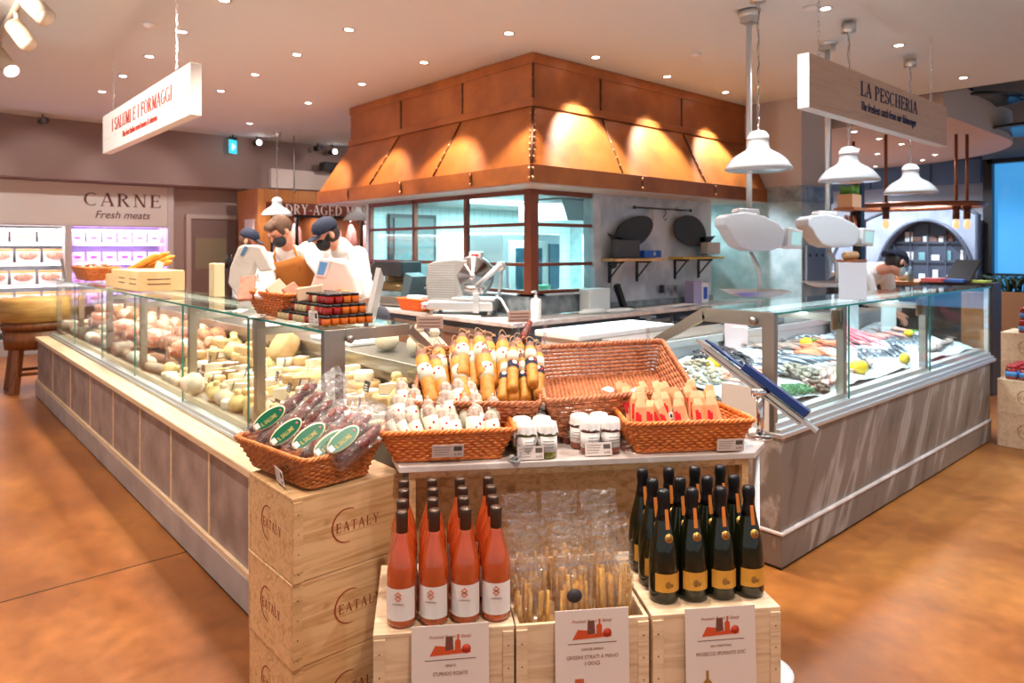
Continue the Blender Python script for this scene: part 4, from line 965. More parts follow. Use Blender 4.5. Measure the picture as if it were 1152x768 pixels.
def basket(lab, top, bot, mat, rows=9, name='wicker_basket', group=None, rimr=.009, gap=.018, open_=1.0):
    """top/bot: 4 world corners each (same order)"""
    c = sum((Vector(p) for p in bot), Vector())/4; t = thing(name, lab, 'basket', c, group=group)
    top = [Vector(p)-c for p in top]; bot = [Vector(p)-c for p in bot]
    tp, bp = rim_path(top), rim_path(bot)
    per = sum((tp[(i+1) % len(tp)]-tp[i]).length for i in range(len(tp)))
    ns = int(per/gap/2)*2; K = ns*2
    A, B = resample(tp, K), resample(bp, K)
    m = MB(); hgt = sum(((a-b_).length for a, b_ in zip(A, B)))/K; rr_ = hgt/rows/2*open_
    cen = sum(A, Vector())/K
    for j in range(rows):
        f = (j+.5)/rows; pts = []
        for k in range(K):
            p = B[k].lerp(A[k], f); tg = (B[(k+1) % K].lerp(A[(k+1) % K], f)-B[k-1].lerp(A[k-1], f)).normalized()
            up = (A[k]-B[k]).normalized(); n = tg.cross(up).normalized()
            pts.append(p+n*(.0035*math.cos(PI*k/2*1.0+PI*j) if k % 2 == 0 else 0))
        m.tube(pts, rr_*1.02, 5, 0, True)
    for k in range(0, K, 2): m.tube([B[k], A[k]], .0028, 4)
    obj('woven_wall', m, mat, t)
    # braided rim
    for rad, P, nm in ((rimr, A, 'braided_rim'), (rimr*.7, B, 'base_band')):
        m = MB(); n = max(40, int(per/.008))
        Q = resample([p for p in P], n)
        for ph in (0, 2*PI/3, 4*PI/3):
            pts = []
            for k in range(n):
                tg = (Q[(k+1) % n]-Q[k-1]).normalized(); u = Vector((0, 0, 1)); w_ = tg.cross(u).normalized(); u = w_.cross(tg); a = 2*PI*k*round(n/7)/n+ph
                pts.append(Q[k]+(w_*math.cos(a)+u*math.sin(a))*rad*.55)
            m.tube(pts, rad*.62, 5, 0, True)
        obj(nm, m, mat, t)
    m = MB(); bb = bot; nx = 30
    for i in range(nx):
        f = (i+.5)/nx; p0 = bb[0].lerp(bb[1], f); p1 = bb[3].lerp(bb[2], f); m.tube([p0, p1], (bb[1]-bb[0]).length/nx/2*1.02, 5)
    obj('woven_base', m, mat, t); return t
def ticket(lab, p, xd, yd, w, h, tilt_col=None, big=True, mat=None):
    t = thing('price_ticket', lab, 'price ticket', M=frame(p, xd, yd))
    m = MB(); m.box(-w/2, 0, -.001, w/2, h, .0005, 0)
    obj('ticket_sheet', m, mat or pbr('ticket_paper', sRGB(222, 204, 194), .4), t)
    m = MB(); m.box(w*.18, h*.5, .0006, w*.44, h*.85, .001); obj('barcode', m, pbr('ticket_grey', sRGB(92, 78, 74), .6), t, label='dark code block')
    m = MB()
    for k in range(4): m.box(-w*.44, h*(.78-.19*k), .0006, w*(.1-.04*k), h*(.82-.19*k), .001)
    f = font_mb('6,90', 0, .0004, .01); m.merge(f, T(w*.2, h*.14, .0006)@S(w*.22/f.w, h*.26, 1)); obj('print', m, pbr('ticket_ink', sRGB(140, 116, 108), .6), t); return t
ZT = .83
def rimC(fl, fr, br, bl, dz, inset):  # corners top -> bottom corners inset
    c = (fl+fr+br+bl)/4
    return [fl, fr, br, bl], [Vector((c.x+(p.x-c.x)*inset, c.y+(p.y-c.y)*inset, p.z-dz)) for p in (fl, fr, br, bl)]
# brown basket on crates
ztop = 3*hc
tp = [Vector((.945, 2.03, ztop+.105)), Vector((1.235, 2.055, ztop+.105)), Vector((1.19, 2.50, ztop+.105)), Vector((.89, 2.475, ztop+.105))]
bt = [Vector((.975, 2.055, ztop+.012)), Vector((1.195, 2.075, ztop+.012)), Vector((1.15, 2.45, ztop+.012)), Vector((.935, 2.43, ztop+.012))]
basket('brown wicker basket of vacuum-packed dark sausages on the stacked crates', tp, bt, WICK, 12, gap=.02)
n_ = Vector((-1, -.05, .0)); 
ticket('small white price ticket clipped to the left side of the basket on the crates', Vector((.925, 2.16, ztop+.012)), (-.13, -.99, 0), (-.15, 0, 1), .085, .05, mat=pbr('ticket_white', sRGB(226, 222, 220), .4))
# small packs: dark sausages in clear bags
CURED = pbr('cured_meat', sRGB(134, 50, 34), .35, col2=sRGB(82, 26, 18), scale=40, bump=.5, bscale=90, coat=.4)
LABG = pbr('label_green', sRGB(16, 104, 72), .35); LABC = pbr('label_cream', sRGB(226, 214, 170), .5)
def pack(lab, a, b_, w, lw, seed, nl=2):
    """bag from a (bottom) to b_ (sausage end); film goes on beyond"""
    r = random.Random(seed); d = (b_-a); L_n = d.length; up = Vector((-.55, -.75, .45)); F = frame(a, d, up.cross(d))
    # x along, y across, z towards viewer
    t = thing('vacuum_packed_sausage', lab, 'packed sausage', group='packed sausages in the brown basket', M=F)
    for k in range(nl):
        y = (k-(nl-1)/2)*w*.42; n = 9; m = MB()
        pts = [(L_n*(.02+.96*i/n), y+math.sin(i*.9+k)*.006, .004*math.sin(i*1.7+seed)) for i in range(n+1)]
        m.tube(pts, [.008]+[.019+.004*math.sin(i*2.1+k*2+seed) for i in range(1, n)]+[.007], 10); obj('sausage', m, CURED, t)
    nx, ny = 22, 8; LL = L_n*1.36; m = MB(); vs = []; fs = []
    for s in (-1, 1):
        for i in range(nx+1):
            for j in range(ny+1):
                u = i/nx; v = j/ny-.5; th = .026*(1-(2*abs(v))**2.5)*(1 if u < .72 else max(.1, 1-(u-.72)*3.6))*min(1, .25+u*8)
                vs.append((-.01+LL*u, v*w*(1-.25*max(0, u-.72)/.28)+r.uniform(-.003, .003), s*th+r.uniform(-.0025, .0025)*(1+3*(u > .7))))
    for s in (0, 1):
        b0 = s*(nx+1)*(ny+1)
        for i in range(nx):
            for j in range(ny):
                q = b0+i*(ny+1)+j; fs.append((q, q+1, q+ny+2, q+ny+1))
    m.add(vs, fs, 0, True); obj('film', m, FILMH, t)
    m = MB(); m.lathe([(0, 0), (1, 0), (1, .5)], 24, M=T(L_n*.30, lw, .0275)@S(.062, .029, .0016)); lb = obj('oval_label', m, LABC, t, label='cream-edged green oval label')
    m = MB(); m.lathe([(0, 0), (1, 0)], 24, cap=False, M=T(L_n*.30, lw, .0284)@S(.058, .025, .001)); obj('green_field', m, LABG, lb)
    f = font_mb('IL SALUME', 0, .0004, .02); m = MB(); m.merge(f, T(L_n*.30-.034, lw-.012, .0286)@S(.06/f.w, .02, 1)); obj('lettering', m, pbr('label_gold', sRGB(190, 176, 96), .5), lb)
    m = MB(); m.cyl(.004, 0, .0004, 8, M=T(L_n*.30+.044, lw, .0286)); obj('red_dot', m, pbr('label_pink', sRGB(226, 90, 110), .5), lb)
    m = MB(); m.box(-.014, -.014, 0, .010, .014, .0004, M=T(L_n*.30-.046, lw*1, .0288)@S(.7, .7, 1)); obj('white_patch', m, LABELW, lb)
for i, (ax, ay, ad, bx, by, bd, w, lw, nm_) in enumerate((
        (284, 493, 2.44, 362, 437, 2.52, .10, .016, 'leftmost and farthest'), (300, 505, 2.36, 372, 446, 2.47, .10, -.004, 'second from left'), (330, 513, 2.27, 396, 463, 2.40, .115, .016, 'third from left'),
        (352, 516, 2.23, 412, 470, 2.36, .10, .0, 'fourth from left'), (374, 515, 2.22, 424, 473, 2.33, .11, .018, 'rightmost'))):
    pack(f'vacuum-packed dark sausages in the basket on the crates, {nm_}', atD(ax, ay, ad), atD(bx, by, bd), w, lw, i+1)

# left slab basket (white-labelled small salami)
FLc, FRc, BRc, BLc = GP(-.012, .462, ZT+.107), GP(.443, .462, ZT+.107), GP(.44, .80, ZT+.107), GP(.02, .80, ZT+.107)
tp, bt = rimC(FLc, FRc, BRc, BLc, .098, .80)
basket('orange-brown wicker basket of white-labelled small salami on the marble table, left', tp, bt, WICKO, 10)
bx = GP(.20, .470, ZT+.022); e1, e2 = (GM.to_3x3()@Vector((1, 0, 0))), (GM.to_3x3()@Vector((0, 1, 0)))
ticket('beige price ticket on the front of the basket of white-labelled salami', GP(.215, .468, ZT+.022), e1, Vector((0, 0, 1))-e2*.35, .105, .048)
SALW = pbr('salami_wrap', sRGB(222, 220, 196), .45, col2=sRGB(196, 190, 172), scale=30)
SALC = pbr('salami_casing', sRGB(198, 182, 166), .7, col2=sRGB(140, 108, 92), scale=50, bump=.4, bscale=90)
REDD = pbr('label_red', sRGB(190, 40, 44), .5)
def smallsal(lab, M, L=.17, r=.0255, tieL=False):
    t = thing('small_salami', lab, 'salami', group='white-labelled small salami', M=M)
    m = MB(); m.lathe([(0, 0), (r*.6, .003), (r*.95, .014), (r, .04), (r*1.02, L*.6), (r*.9, L-.02), (r*.45, L-.004), (.004, L), (.006, L+.012), (0, L+.014)], 14); obj('sausage', m, SALC, t)
    m = MB(); m.lathe([(r*1.05, .022), (r*1.06, L-.045)], 14); lb = obj('paper_band', m, SALW, t)
    m = MB()
    for a, z, q in ((-1.2, .06, .005), (-1.7, .085, .004), (-1.1, .10, .005)):
        if z < L-.05: m.ball((r*1.06*math.cos(a), r*1.06*math.sin(a), z), (q, q*.4, q), 8, 5)
    obj('red_print', m, REDD, lb)
    return t
def lean(p, dx, dy, spin=0):   # z axis of item tilted: dx to right, dy away (group frame)
    z = (e1*dx+e2*dy+Vector((0, 0, 1))).normalized(); x = Vector((math.cos(GA+spin), math.sin(GA+spin), 0)); x = (x-z*x.dot(z)).normalized(); y = z.cross(x)
    M = Matrix.Identity(4)
    for i in range(3): M[i][0] = x[i]; M[i][1] = y[i]; M[i][2] = z[i]; M[i][3] = p[i]
    return M
first = None; rr = random.Random(5)
rowsd = ((.52, 9, .045, 'front row'), (.605, 8, .075, 'middle row'), (.69, 7, .10, 'back row'))
for j, (yy, n, zz, nmr) in enumerate(rowsd):
    for i in range(n):
        x = .065+.315*i/(n-1)+rr.uniform(-.005, .005); M = lean(GP(x, yy, ZT+zz-.02), rr.uniform(-.25, .05)-(.35 if i < 3 and j == 0 else 0), .42+rr.uniform(-.1, .2), rr.uniform(-.5, .5))
        lab = f'small white-labelled salami, {ordw(i)} from left in the {nmr} of the left basket'
        sc_ = rr.uniform(.78, 1.0)
        if first is None: first = smallsal(lab, M@S(1, 1, sc_))
        else: dup(first, M@S(1, 1, sc_), lab)
# right slab basket (paper-wrapped snacks)
FLc, FRc, BRc, BLc = GP(.832, .458, ZT+.112), GP(1.30, .458, ZT+.112), GP(1.27, .82, ZT+.112), GP(.862, .82, ZT+.112)
tp, bt = rimC(FLc, FRc, BRc, BLc, .103, .82)
basket('glossy orange wicker basket of paper-wrapped nougat sticks on the marble table, right', tp, bt, WICKO, 10)
ticket('beige price ticket on the front right of the basket of paper-wrapped sticks', GP(1.205, .462, ZT+.008), e1, Vector((0, 0, 1))-e2*.1, .100, .043)
PAP = pbr('kraft_sleeve', sRGB(232, 176, 128), .6, col2=sRGB(216, 156, 108), scale=20)
def sleeve(lab, M):
    t = thing('paper_wrapped_stick', lab, 'wrapped snack', group='paper-wrapped sticks', M=M)
    m = MB(); m.hexa([(-.021, -.010, 0), (.021, -.010, 0), (.021, .010, 0), (-.021, .010, 0)], [(-.019, -.011, .125), (.019, -.011, .125), (.019, .011, .125), (-.019, .011, .125)])
    m.hexa([(-.019, -.011, .125), (.019, -.011, .125), (.019, .011, .125), (-.019, .011, .125)], [(-.014, -.001, .150), (.015, -.001, .152), (.015, .001, .152), (-.014, .001, .150)])
    obj('paper_sleeve', m, PAP, t, bevel=.004)
    m = MB(); m.box(-.0195, -.0125, .055, -.007, -.0105, .108); m.box(-.007, -.0128, .075, .001, -.0105, .100); obj('red_print', m, pbr('bright_red', sRGB(214, 30, 44), .5), t)
    m = MB(); m.box(.0, -.0125, .05, .018, -.0108, .074, 0); m.box(.004, -.0132, .055, .013, -.0124, .068, 1); obj('label', m, [LABELW, NAVYF], t, label='white label with dark mark')
    return t
first = None
for j, (yy, n, zz, nmr) in enumerate(((.53, 9, .03, 'front row'), (.59, 8, .045, 'second row'), (.65, 8, .055, 'third row'), (.71, 7, .065, 'back row'))):
    for i in range(n):
        x = .905+.30*i/(n-1)+rr.uniform(-.006, .006); M = lean(GP(x, yy, ZT+zz-.004), rr.uniform(-.42, .12), .16+rr.uniform(-.1, .25), rr.uniform(-.5, .5))
        lab = f'paper-wrapped stick, {ordw(i)} from left in the {nmr} of the right basket'
        if first is None: first = sleeve(lab, M)
        else: dup(first, M, lab)
# sausage basket, tilted
a = 2.5
FLc, FRc = LD(-.359, 2.5, .994), LD(.105, 2.5, .994); BRc, BLc = LD(.091, 2.98, 1.125), LD(-.371, 2.98, 1.125)
tp, bt = rimC(FLc, FRc, BRc, BLc, .13, .80)
basket('brown wicker basket tilted forward, full of long orange-banded salami', tp, bt, WICKB, 10)
FLc2, FRc2, BRc2, BLc2 = LD(.1175, 2.5, 1.0), LD(.71, 2.725, 1.0), LD(.685, 3.19, 1.129), LD(.093, 2.965, 1.128)
tp, bt = rimC(FLc2, FRc2, BRc2, BLc2, .135, .84)
bt = [p+Vector((0, 0, .0)) for p in bt]
basket('large empty brown wicker basket tilted forward', tp, bt, WICKB, 9, open_=.82, gap=.026, rimr=.011)
# support riser under the tilted baskets
t = thing('wicker_riser', 'woven riser block under the two tilted baskets at the back of the table', 'riser', LD(.2, 2.85, ZT)); o_ = Vector(t.location)
m = MB(); q = [LD(-.24, 2.78, ZT)-o_, LD(.10, 2.78, ZT)-o_, LD(.58, 2.95, ZT)-o_, LD(.55, 3.05, ZT)-o_, LD(.10, 2.90, ZT)-o_, LD(-.24, 2.85, ZT)-o_]
m.prism([(p.x, p.y) for p in q], .001, .075); obj('riser_block', m, WICKB, t)
# long salami in the basket
ORB = pbr('ochre_paper', sRGB(206, 140, 50), .55, col2=sRGB(176, 108, 32), scale=40, bump=.2, bscale=60)
CAS = pbr('mould_casing', sRGB(150, 112, 92), .8, col2=sRGB(110, 72, 56), scale=60, bump=.6, bscale=90)
STR = pbr('string', sRGB(196, 160, 126), .9)
def longsal(lab, M, kind):
    t = thing('long_salami', lab, 'salami', group='ochre-wrapped long salami' if kind == 0 else 'thin ochre-wrapped salami with a dark badge', M=M); r = .026 if kind == 0 else .0205; L = .29
    m = MB(); m.lathe([(0, 0), (r*.6, .004), (r*.95, .02), (r, L*.5), (r*.97, L-.05), (r*.8, L-.02), (r*.35, L), (.004, L+.008), (0, L+.012)], 14); obj('sausage', m, CAS, t)
    m = MB(); m.lathe([(r*.85, -.002), (r*1.05, .012), (r*1.07, .11), (r*1.05, L-.052)], 14); w = obj('ochre_wrap', m, ORB, t)
    if kind == 0:
        m = MB(); m.lathe([(r*1.10, .12), (r*1.12, .19)], 14); lb = obj('white_band', m, SALW, w)
        m = MB()
        for a_, z in ((-1.9, .160), (-1.2, .175)): m.ball((r*1.12*math.cos(a_), r*1.12*math.sin(a_), z), (.0055, .003, .0055), 8, 5)
        obj('red_print', m, REDD, w)
    else:
        m = MB(); m.lathe([(r*1.10, .165), (r*1.12, .215)], 14); obj('white_band', m, SALW, w)
        m = MB(); m.lathe([(r*1.12, .115), (r*1.14, .155)], 14, a0=math.radians(-165), a1=math.radians(-15)); obj('dark_badge', m, NAVYF, w)
        m = MB(); m.ball((0, -r*1.13, .140), (.010, .003, .011), 10, 6, 0); m.ball((.014, -r*.95, .135), (.006, .003, .006), 8, 5, 1); obj('badge_print', m, [LABELW, pbr('bright_red', (0, 0, 0))], w)
    m = MB(); pts = []
    for k in range(15):
        a_ = 2*PI*k/14; pts.append((.022*math.cos(a_)+.01, .012*math.sin(a_*2), L+.012+.018*math.sin(a_)))
    m.tube(pts, .0022, 5); m.tube([(0, 0, L), (.02, .012, L+.02), (.035, -.01, L-.01)], .002, 5); obj('string_loop', m, STR, t)
    return t
f0 = f1 = None
up = ((BLc-FLc).normalized())
base = FLc+Vector((0, 0, -.085))
front = [(487, 446, 472, 392), (503, 446, 487, 400), (525, 445, 512, 396), (550, 444, 545, 392), (566, 441, 570, 400), (579, 442, 571, 398), (592, 441, 586, 398), (606, 436, 606, 392), (577, 430, 577, 385), (600, 424, 596, 385)]
second = [(500, 430, 492, 388), (516, 428, 512, 384), (534, 427, 530, 383), (553, 426, 549, 380), (568, 425, 565, 378), (583, 424, 582, 381), (545, 415, 538, 375), (520, 415, 520, 376)]
for ri, (lst, dd, nmr) in enumerate(((front, 0, 'front layer'), (second, .10, 'back layer'))):
    for i, (x0, y0, x1, y1) in enumerate(lst):
        a_ = atD(x0, y0+9, 2.57+dd); b_ = atD(x1, y1, 2.80+dd*1.1); z = (b_-a_).normalized()
        kind = 0 if (i < 4 or ri == 1) else 1
        x = Vector(RT); x = (x-z*x.dot(z)).normalized(); y = z.cross(x); sp = rr.uniform(-.35, .35); x, y = x*math.cos(sp)+y*math.sin(sp), y*math.cos(sp)-x*math.sin(sp)
        M = Matrix.Identity(4)
        for q in range(3): M[q][0] = x[q]; M[q][1] = y[q]; M[q][2] = z[q]; M[q][3] = a_[q]
        M = M@S(1, 1, max(.75, min(1.0, (b_-a_).length/.29)))
        lab = f'long ochre-wrapped salami {"with white band" if kind == 0 else "with dark badge"}, {ordw(i)} from left, {nmr} of tilted basket'
        if kind == 0:
            if f0 is None: f0 = longsal(lab, M, 0)
            else: dup(f0, M, lab)
        else:
            if f1 is None: f1 = longsal(lab, M, 1)
            else: dup(f1, M, lab)
m = MB(); a_, b_ = atD(586, 386, 2.9), atD(596, 363, 2.98); m.tube([a_, a_.lerp(b_, .5), b_], [.016, .018, .012], 10); m.ball(b_, .012, 8, 6)
tag(obj('dark_salami_stick', m, CURED), 'bare dark red salami stick poking out of the back of the tilted basket', 'salami')
# paper bits in the empty basket
for i, (px, py, w_) in enumerate(((685, 438, .06), (718, 439, .09))):
    M = frame(atD(px, py, 2.86-.1*i), (.9, .25, .02), (-.3, .9, .25)); m = MB(); m.box(-w_/2, -.02, 0, w_/2, .02, .001); tag(obj('paper_scrap', m, LABELW, M=M), ['crumpled clear-white scrap left', 'white paper strip lying right'][i]+' of centre in the empty wicker basket', 'paper')
# ================= jars with paper caps
JG = pane('jar_glass', (.90, .92, .90), .9)
def jar(lab, M, col, name):
    t = thing('paper_capped_jar', lab, 'jar', group='paper-capped preserve jars', M=M)
    m = MB(); m.lathe([(0, .002), (.026, .001), (.0295, .006), (.0295, .076), (.025, .084), (.025, .088)], 20); obj('glass_body', m, pbr('jar_fill_'+name, col, .12, coat=.6), t)
    m = MB(); m.lathe([(.0300, .022), (.0300, .068)], 20); lb = obj('paper_label', m, LABELW, t)
    m = MB()
    for k in range(3): m.lathe([(.0303, .035+k*.009), (.0303, .037+k*.009)], 10, a0=-2.2, a1=-1.0)
    obj('print', m, pbr('jar_ink', sRGB(120, 116, 116), .6), lb)
    def fr_(m_):
        pass
    m = MB(); vs = []; n = 32
    prof = [(.0, .108, 0), (.018, .109, 0), (.027, .106, .02), (.0305, .096, .05), (.0315, .086, .08), (.0335, .077, .12)]
    for r_, z, wv in prof:
        for k in range(n):
            a_ = 2*PI*k/n; q = 1+wv*math.sin(a_*9+z*60)*.6; vs.append((r_*q*math.cos(a_), r_*q*math.sin(a_), z+wv*.02*math.sin(a_*7)))
    fs = [(i*n+k, i*n+(k+1) % n, (i+1)*n+(k+1) % n, (i+1)*n+k)[::-1] for i in range(len(prof)-1) for k in range(n)]; m.add(vs, fs, 0, True); obj('paper_cap', m, pbr('cap_paper', sRGB(236, 230, 224), .8), t)
    m = MB(); m.lathe([(.0318, .0725), (.0325, .0755), (.0318, .079)], 20); obj('cap_band', m, pbr('band_'+name, tuple(c*.6+.05 for c in col), .5), t)
    return t
OLV = sRGB(126, 118, 38); RED = sRGB(132, 52, 30)
jf = {}
for gi, (x0, y0, col, nm_, lst) in enumerate(((.485, .50, OLV, 'green', [(0, 0), (1, 0), (0, 1), (1, 1), (0, 2), (1, 2), (0, 3), (1, 3)]), (.715, .525, RED, 'red', [(0, 0), (1, 0), (0, 1), (1, 1), (0, 2), (1, 2)]))):
    for (i, j) in lst:
        x = x0+i*.073-j*.006; y = y0+j*.073
        if nm_ == 'red': x = x0+i*.073-j*.022
        # keep in front of the tilted baskets
        lab = f'paper-capped jar of {nm_} preserve, {"left" if i == 0 else "right"} one of the {["front", "second", "third", "fourth"][j]} pair'
        M = GM@T(x, y, ZT+.0005)@RZ(-GA+rr.uniform(-.4, .4)-.6)@S(1.13, 1.13, 1.13)
        if nm_ not in jf: jf[nm_] = jar(lab, M, col, nm_)
        else: dup(jf[nm_], M, lab)
ticket('beige price ticket standing in front of the jars of green preserve', GP(.495, .462, ZT+.004), e1, Vector((0, 0, 1))+e2*.25, .090, .044)
ticket('beige price ticket standing in front of the jars of red preserve', GP(.735, .478, ZT+.004), e1, Vector((0, 0, 1))+e2*.25, .095, .044)
m = MB(); m.box(-.03, -.02, 0, .02, .02, .003, M=RZ(.4)); m.tube([(-.02, 0, .003), (0, -.02, .02), (.02, 0, .035)], .003, 5); tag(obj('clear_ticket_clip', m, pbr('clear_clip', (.8, .8, .8), .1, trans=.7), M=T(*GP(.447, .475, ZT+.001))), 'clear plastic ticket clip lying left of the green jars', 'clip')
# acrylic ticket holders behind the baskets
ACR = pane('acrylic', (.92, .92, .94), 1.0, .05, .10, 40, .4)
def holder(lab, px, py, d, htop, card_, w=.075, h=.05, ang=0):
    p = atD(px, py, d); t = thing('ticket_holder', lab, 'ticket holder', p)
    m = MB(); m.box(-.03, -.02, 0, .03, .02, .006)
    for k in range(5): m.ball((0, 0, .012+htop*k/5), (.009, .009, htop/9), 8, 5)
    m.box(-.035, -.004, htop, .035, .004, htop+.012)
    M = RZ(-PI/2+math.atan2(FW.y, FW.x)+ang)
    obj('clear_stem', m, ACR, t, M=M)
    if card_:
        m = MB(); m.box(-w/2, -.002, htop+.012, w/2, 0, htop+.012+h, 0)
        for k in range(3): m.box(-w*.42, -.0028, htop+.02+k*h*.28, w*.4, -.002, htop+.025+k*h*.28, 1)
        obj('ticket_card', m, [pbr('beige_card', sRGB(206, 176, 160), .6), pbr('ticket_ink', (0, 0, 0))], t, M=M@RX(.1))
holder('beige price card on a clear holder above the left end of the salami basket', 484, 398, 3.02, .10, True, .115, .052)
holder('beige price card on a clear holder above the right end of the salami basket', 583, 394, 3.0, .11, True, .105, .05, .35)
holder('empty clear ticket holder at the left corner of the empty wicker basket', 613, 398, 2.93, .135, False)
holder('empty clear ticket holder clipped behind the right side of the empty wicker basket', 729, 392, 3.1, .135, False)
# ================= cheeses in the left case
CH = {
 'ivory': pbr('cheese_ivory', sRGB(240, 230, 208), .6, col2=sRGB(230, 216, 188), scale=20, objrand=.06),
 'yellow': pbr('cheese_yellow', sRGB(236, 212, 152), .5, col2=sRGB(224, 196, 132), scale=20, objrand=.08),
 'rind': pbr('cheese_rind', sRGB(204, 168, 118), .7, col2=sRGB(190, 150, 102), scale=30, bump=.2, bscale=60, objrand=.1),
 'brown': pbr('cheese_brown', sRGB(138, 100, 74), .8, col2=sRGB(120, 86, 66), scale=30, bump=.3, bscale=60, objrand=.1),
 'white': pbr('cheese_white', sRGB(246, 240, 226), .6, objrand=.04),
 'orange': pbr('cheese_orange', sRGB(226, 160, 70), .5, objrand=.08)}
TAGB = pbr('tag_black', sRGB(38, 38, 42), .5); TAGW = pbr('tag_white_text', sRGB(225, 220, 210), .6)
def deckz(x): return .685 if x < 1.50 else (.745 if x < 1.66 else .80)
def wheel(r, h, m_): return [('cheese_wheel', 'wheel')][0], MB().lathe([(0, 0), (r*.94, 0), (r, h*.2), (r*1.01, h*.5), (r, h*.8), (r*.93, h), (0, h)], 20)
LBLC = pbr('cheese_paper', sRGB(226, 216, 214), .5)
protos = {}
def cheese(kind, mat, sz):
    key = (kind, mat, sz)
    if key in protos: return protos[key]
    r = {'S': .050, 'M': .066, 'L': .088}[sz]
    t = bpy.data.objects.new({'wheel': 'round_cheese', 'cut': 'cut_round_cheese', 'wedge': 'cheese_wedge', 'ball': 'caciocavallo_cheese', 'block': 'cheese_block', 'stack': 'cut_round_cheese'}[kind], None); COL.objects.link(t)
    M = CH[mat]; m = MB()
    if kind == 'wheel':
        h = r*.95; m.lathe([(0, 0), (r*.93, 0), (r, h*.2), (r*1.01, h*.5), (r, h*.8), (r*.92, h), (0, h)], 20); obj('cheese', m, M, t)
        m = MB(); m.lathe([(0, h+.0012), (r*.6, h+.0012)], 16, cap=False); obj('paper_label', m, LBLC, t)
    elif kind == 'cut':
        h = r*.9; m.lathe([(0, 0), (r*.95, 0), (r, h*.2), (r, h*.8), (r*.94, h), (0, h)], 20); obj('rind', m, CH['rind'] if mat != 'brown' else CH['brown'], t)
        m = MB(); m.lathe([(r*.55, h+.0015), (r*.90, h+.0015)], 18, cap=False); obj('cut_face', m, CH['ivory'], t); m = MB(); m.lathe([(0, h+.002), (r*.55, h+.002)], 14, cap=False); obj('dark_label', m, CH['brown'], t)
    elif kind == 'wedge':
        h = r*1.0; m.prism([(0, 0), (r*2.1, -r*.65), (r*2.25, 0), (r*2.1, r*.65)], 0, h); obj('paste', m, CH['ivory'] if mat != 'yellow' else CH['yellow'], t, bevel=.003)
        m = MB(); m.prism([(r*2.08, -r*.68), (r*2.3, -r*.1), (r*2.3, r*.1), (r*2.08, r*.68), (r*2.2, 0)], -.0005, h+.001); obj('rind', m, CH['rind'], t)
    elif kind == 'ball':
        m.lathe([(0, 0), (r*.7, .01), (r, r*.7), (r*.95, r*1.2), (r*.5, r*1.7), (r*.28, r*1.9), (r*.42, r*2.1), (r*.3, r*2.4), (0, r*2.45)], 18); obj('cheese', m, M, t)
        m = MB(); m.lathe([(r*.30, r*1.87), (r*.35, r*1.9), (r*.30, r*1.94)], 12); obj('string', m, STR, t)
    elif kind == 'block':
        m.box(-r*1.1, -r*.8, 0, r*1.1, r*.8, r*1.1); obj('cheese', m, M, t, bevel=.008)
        m = MB(); m.box(-r*.5, -r*.805, r*.25, r*.5, -r*.8, r*.8); obj('paper_label', m, LBLC, t)
    protos[key] = [t, False]; return protos[key]
def place(key, M, label, cat, group, zs=1):
    p = cheese(*key)
    if not p[1]:
        o = p[0]; o.matrix_local = M; p[1] = True
    else: o = dup(p[0], M)
    tag(o, label, cat, group); return o
words = {'wheel': 'round cheese', 'cut': 'cut-topped round cheese', 'wedge': 'cheese wedge', 'ball': 'pear-shaped cheese', 'block': 'block of cheese'}
cr = random.Random(21); lanes = [(1.362, .685, 'front'), (1.462, .685, 'second'), (1.560, .745, 'third'), (1.645, .745, 'fourth'), (1.73, .80, 'fifth'), (1.80, .80, 'back')]
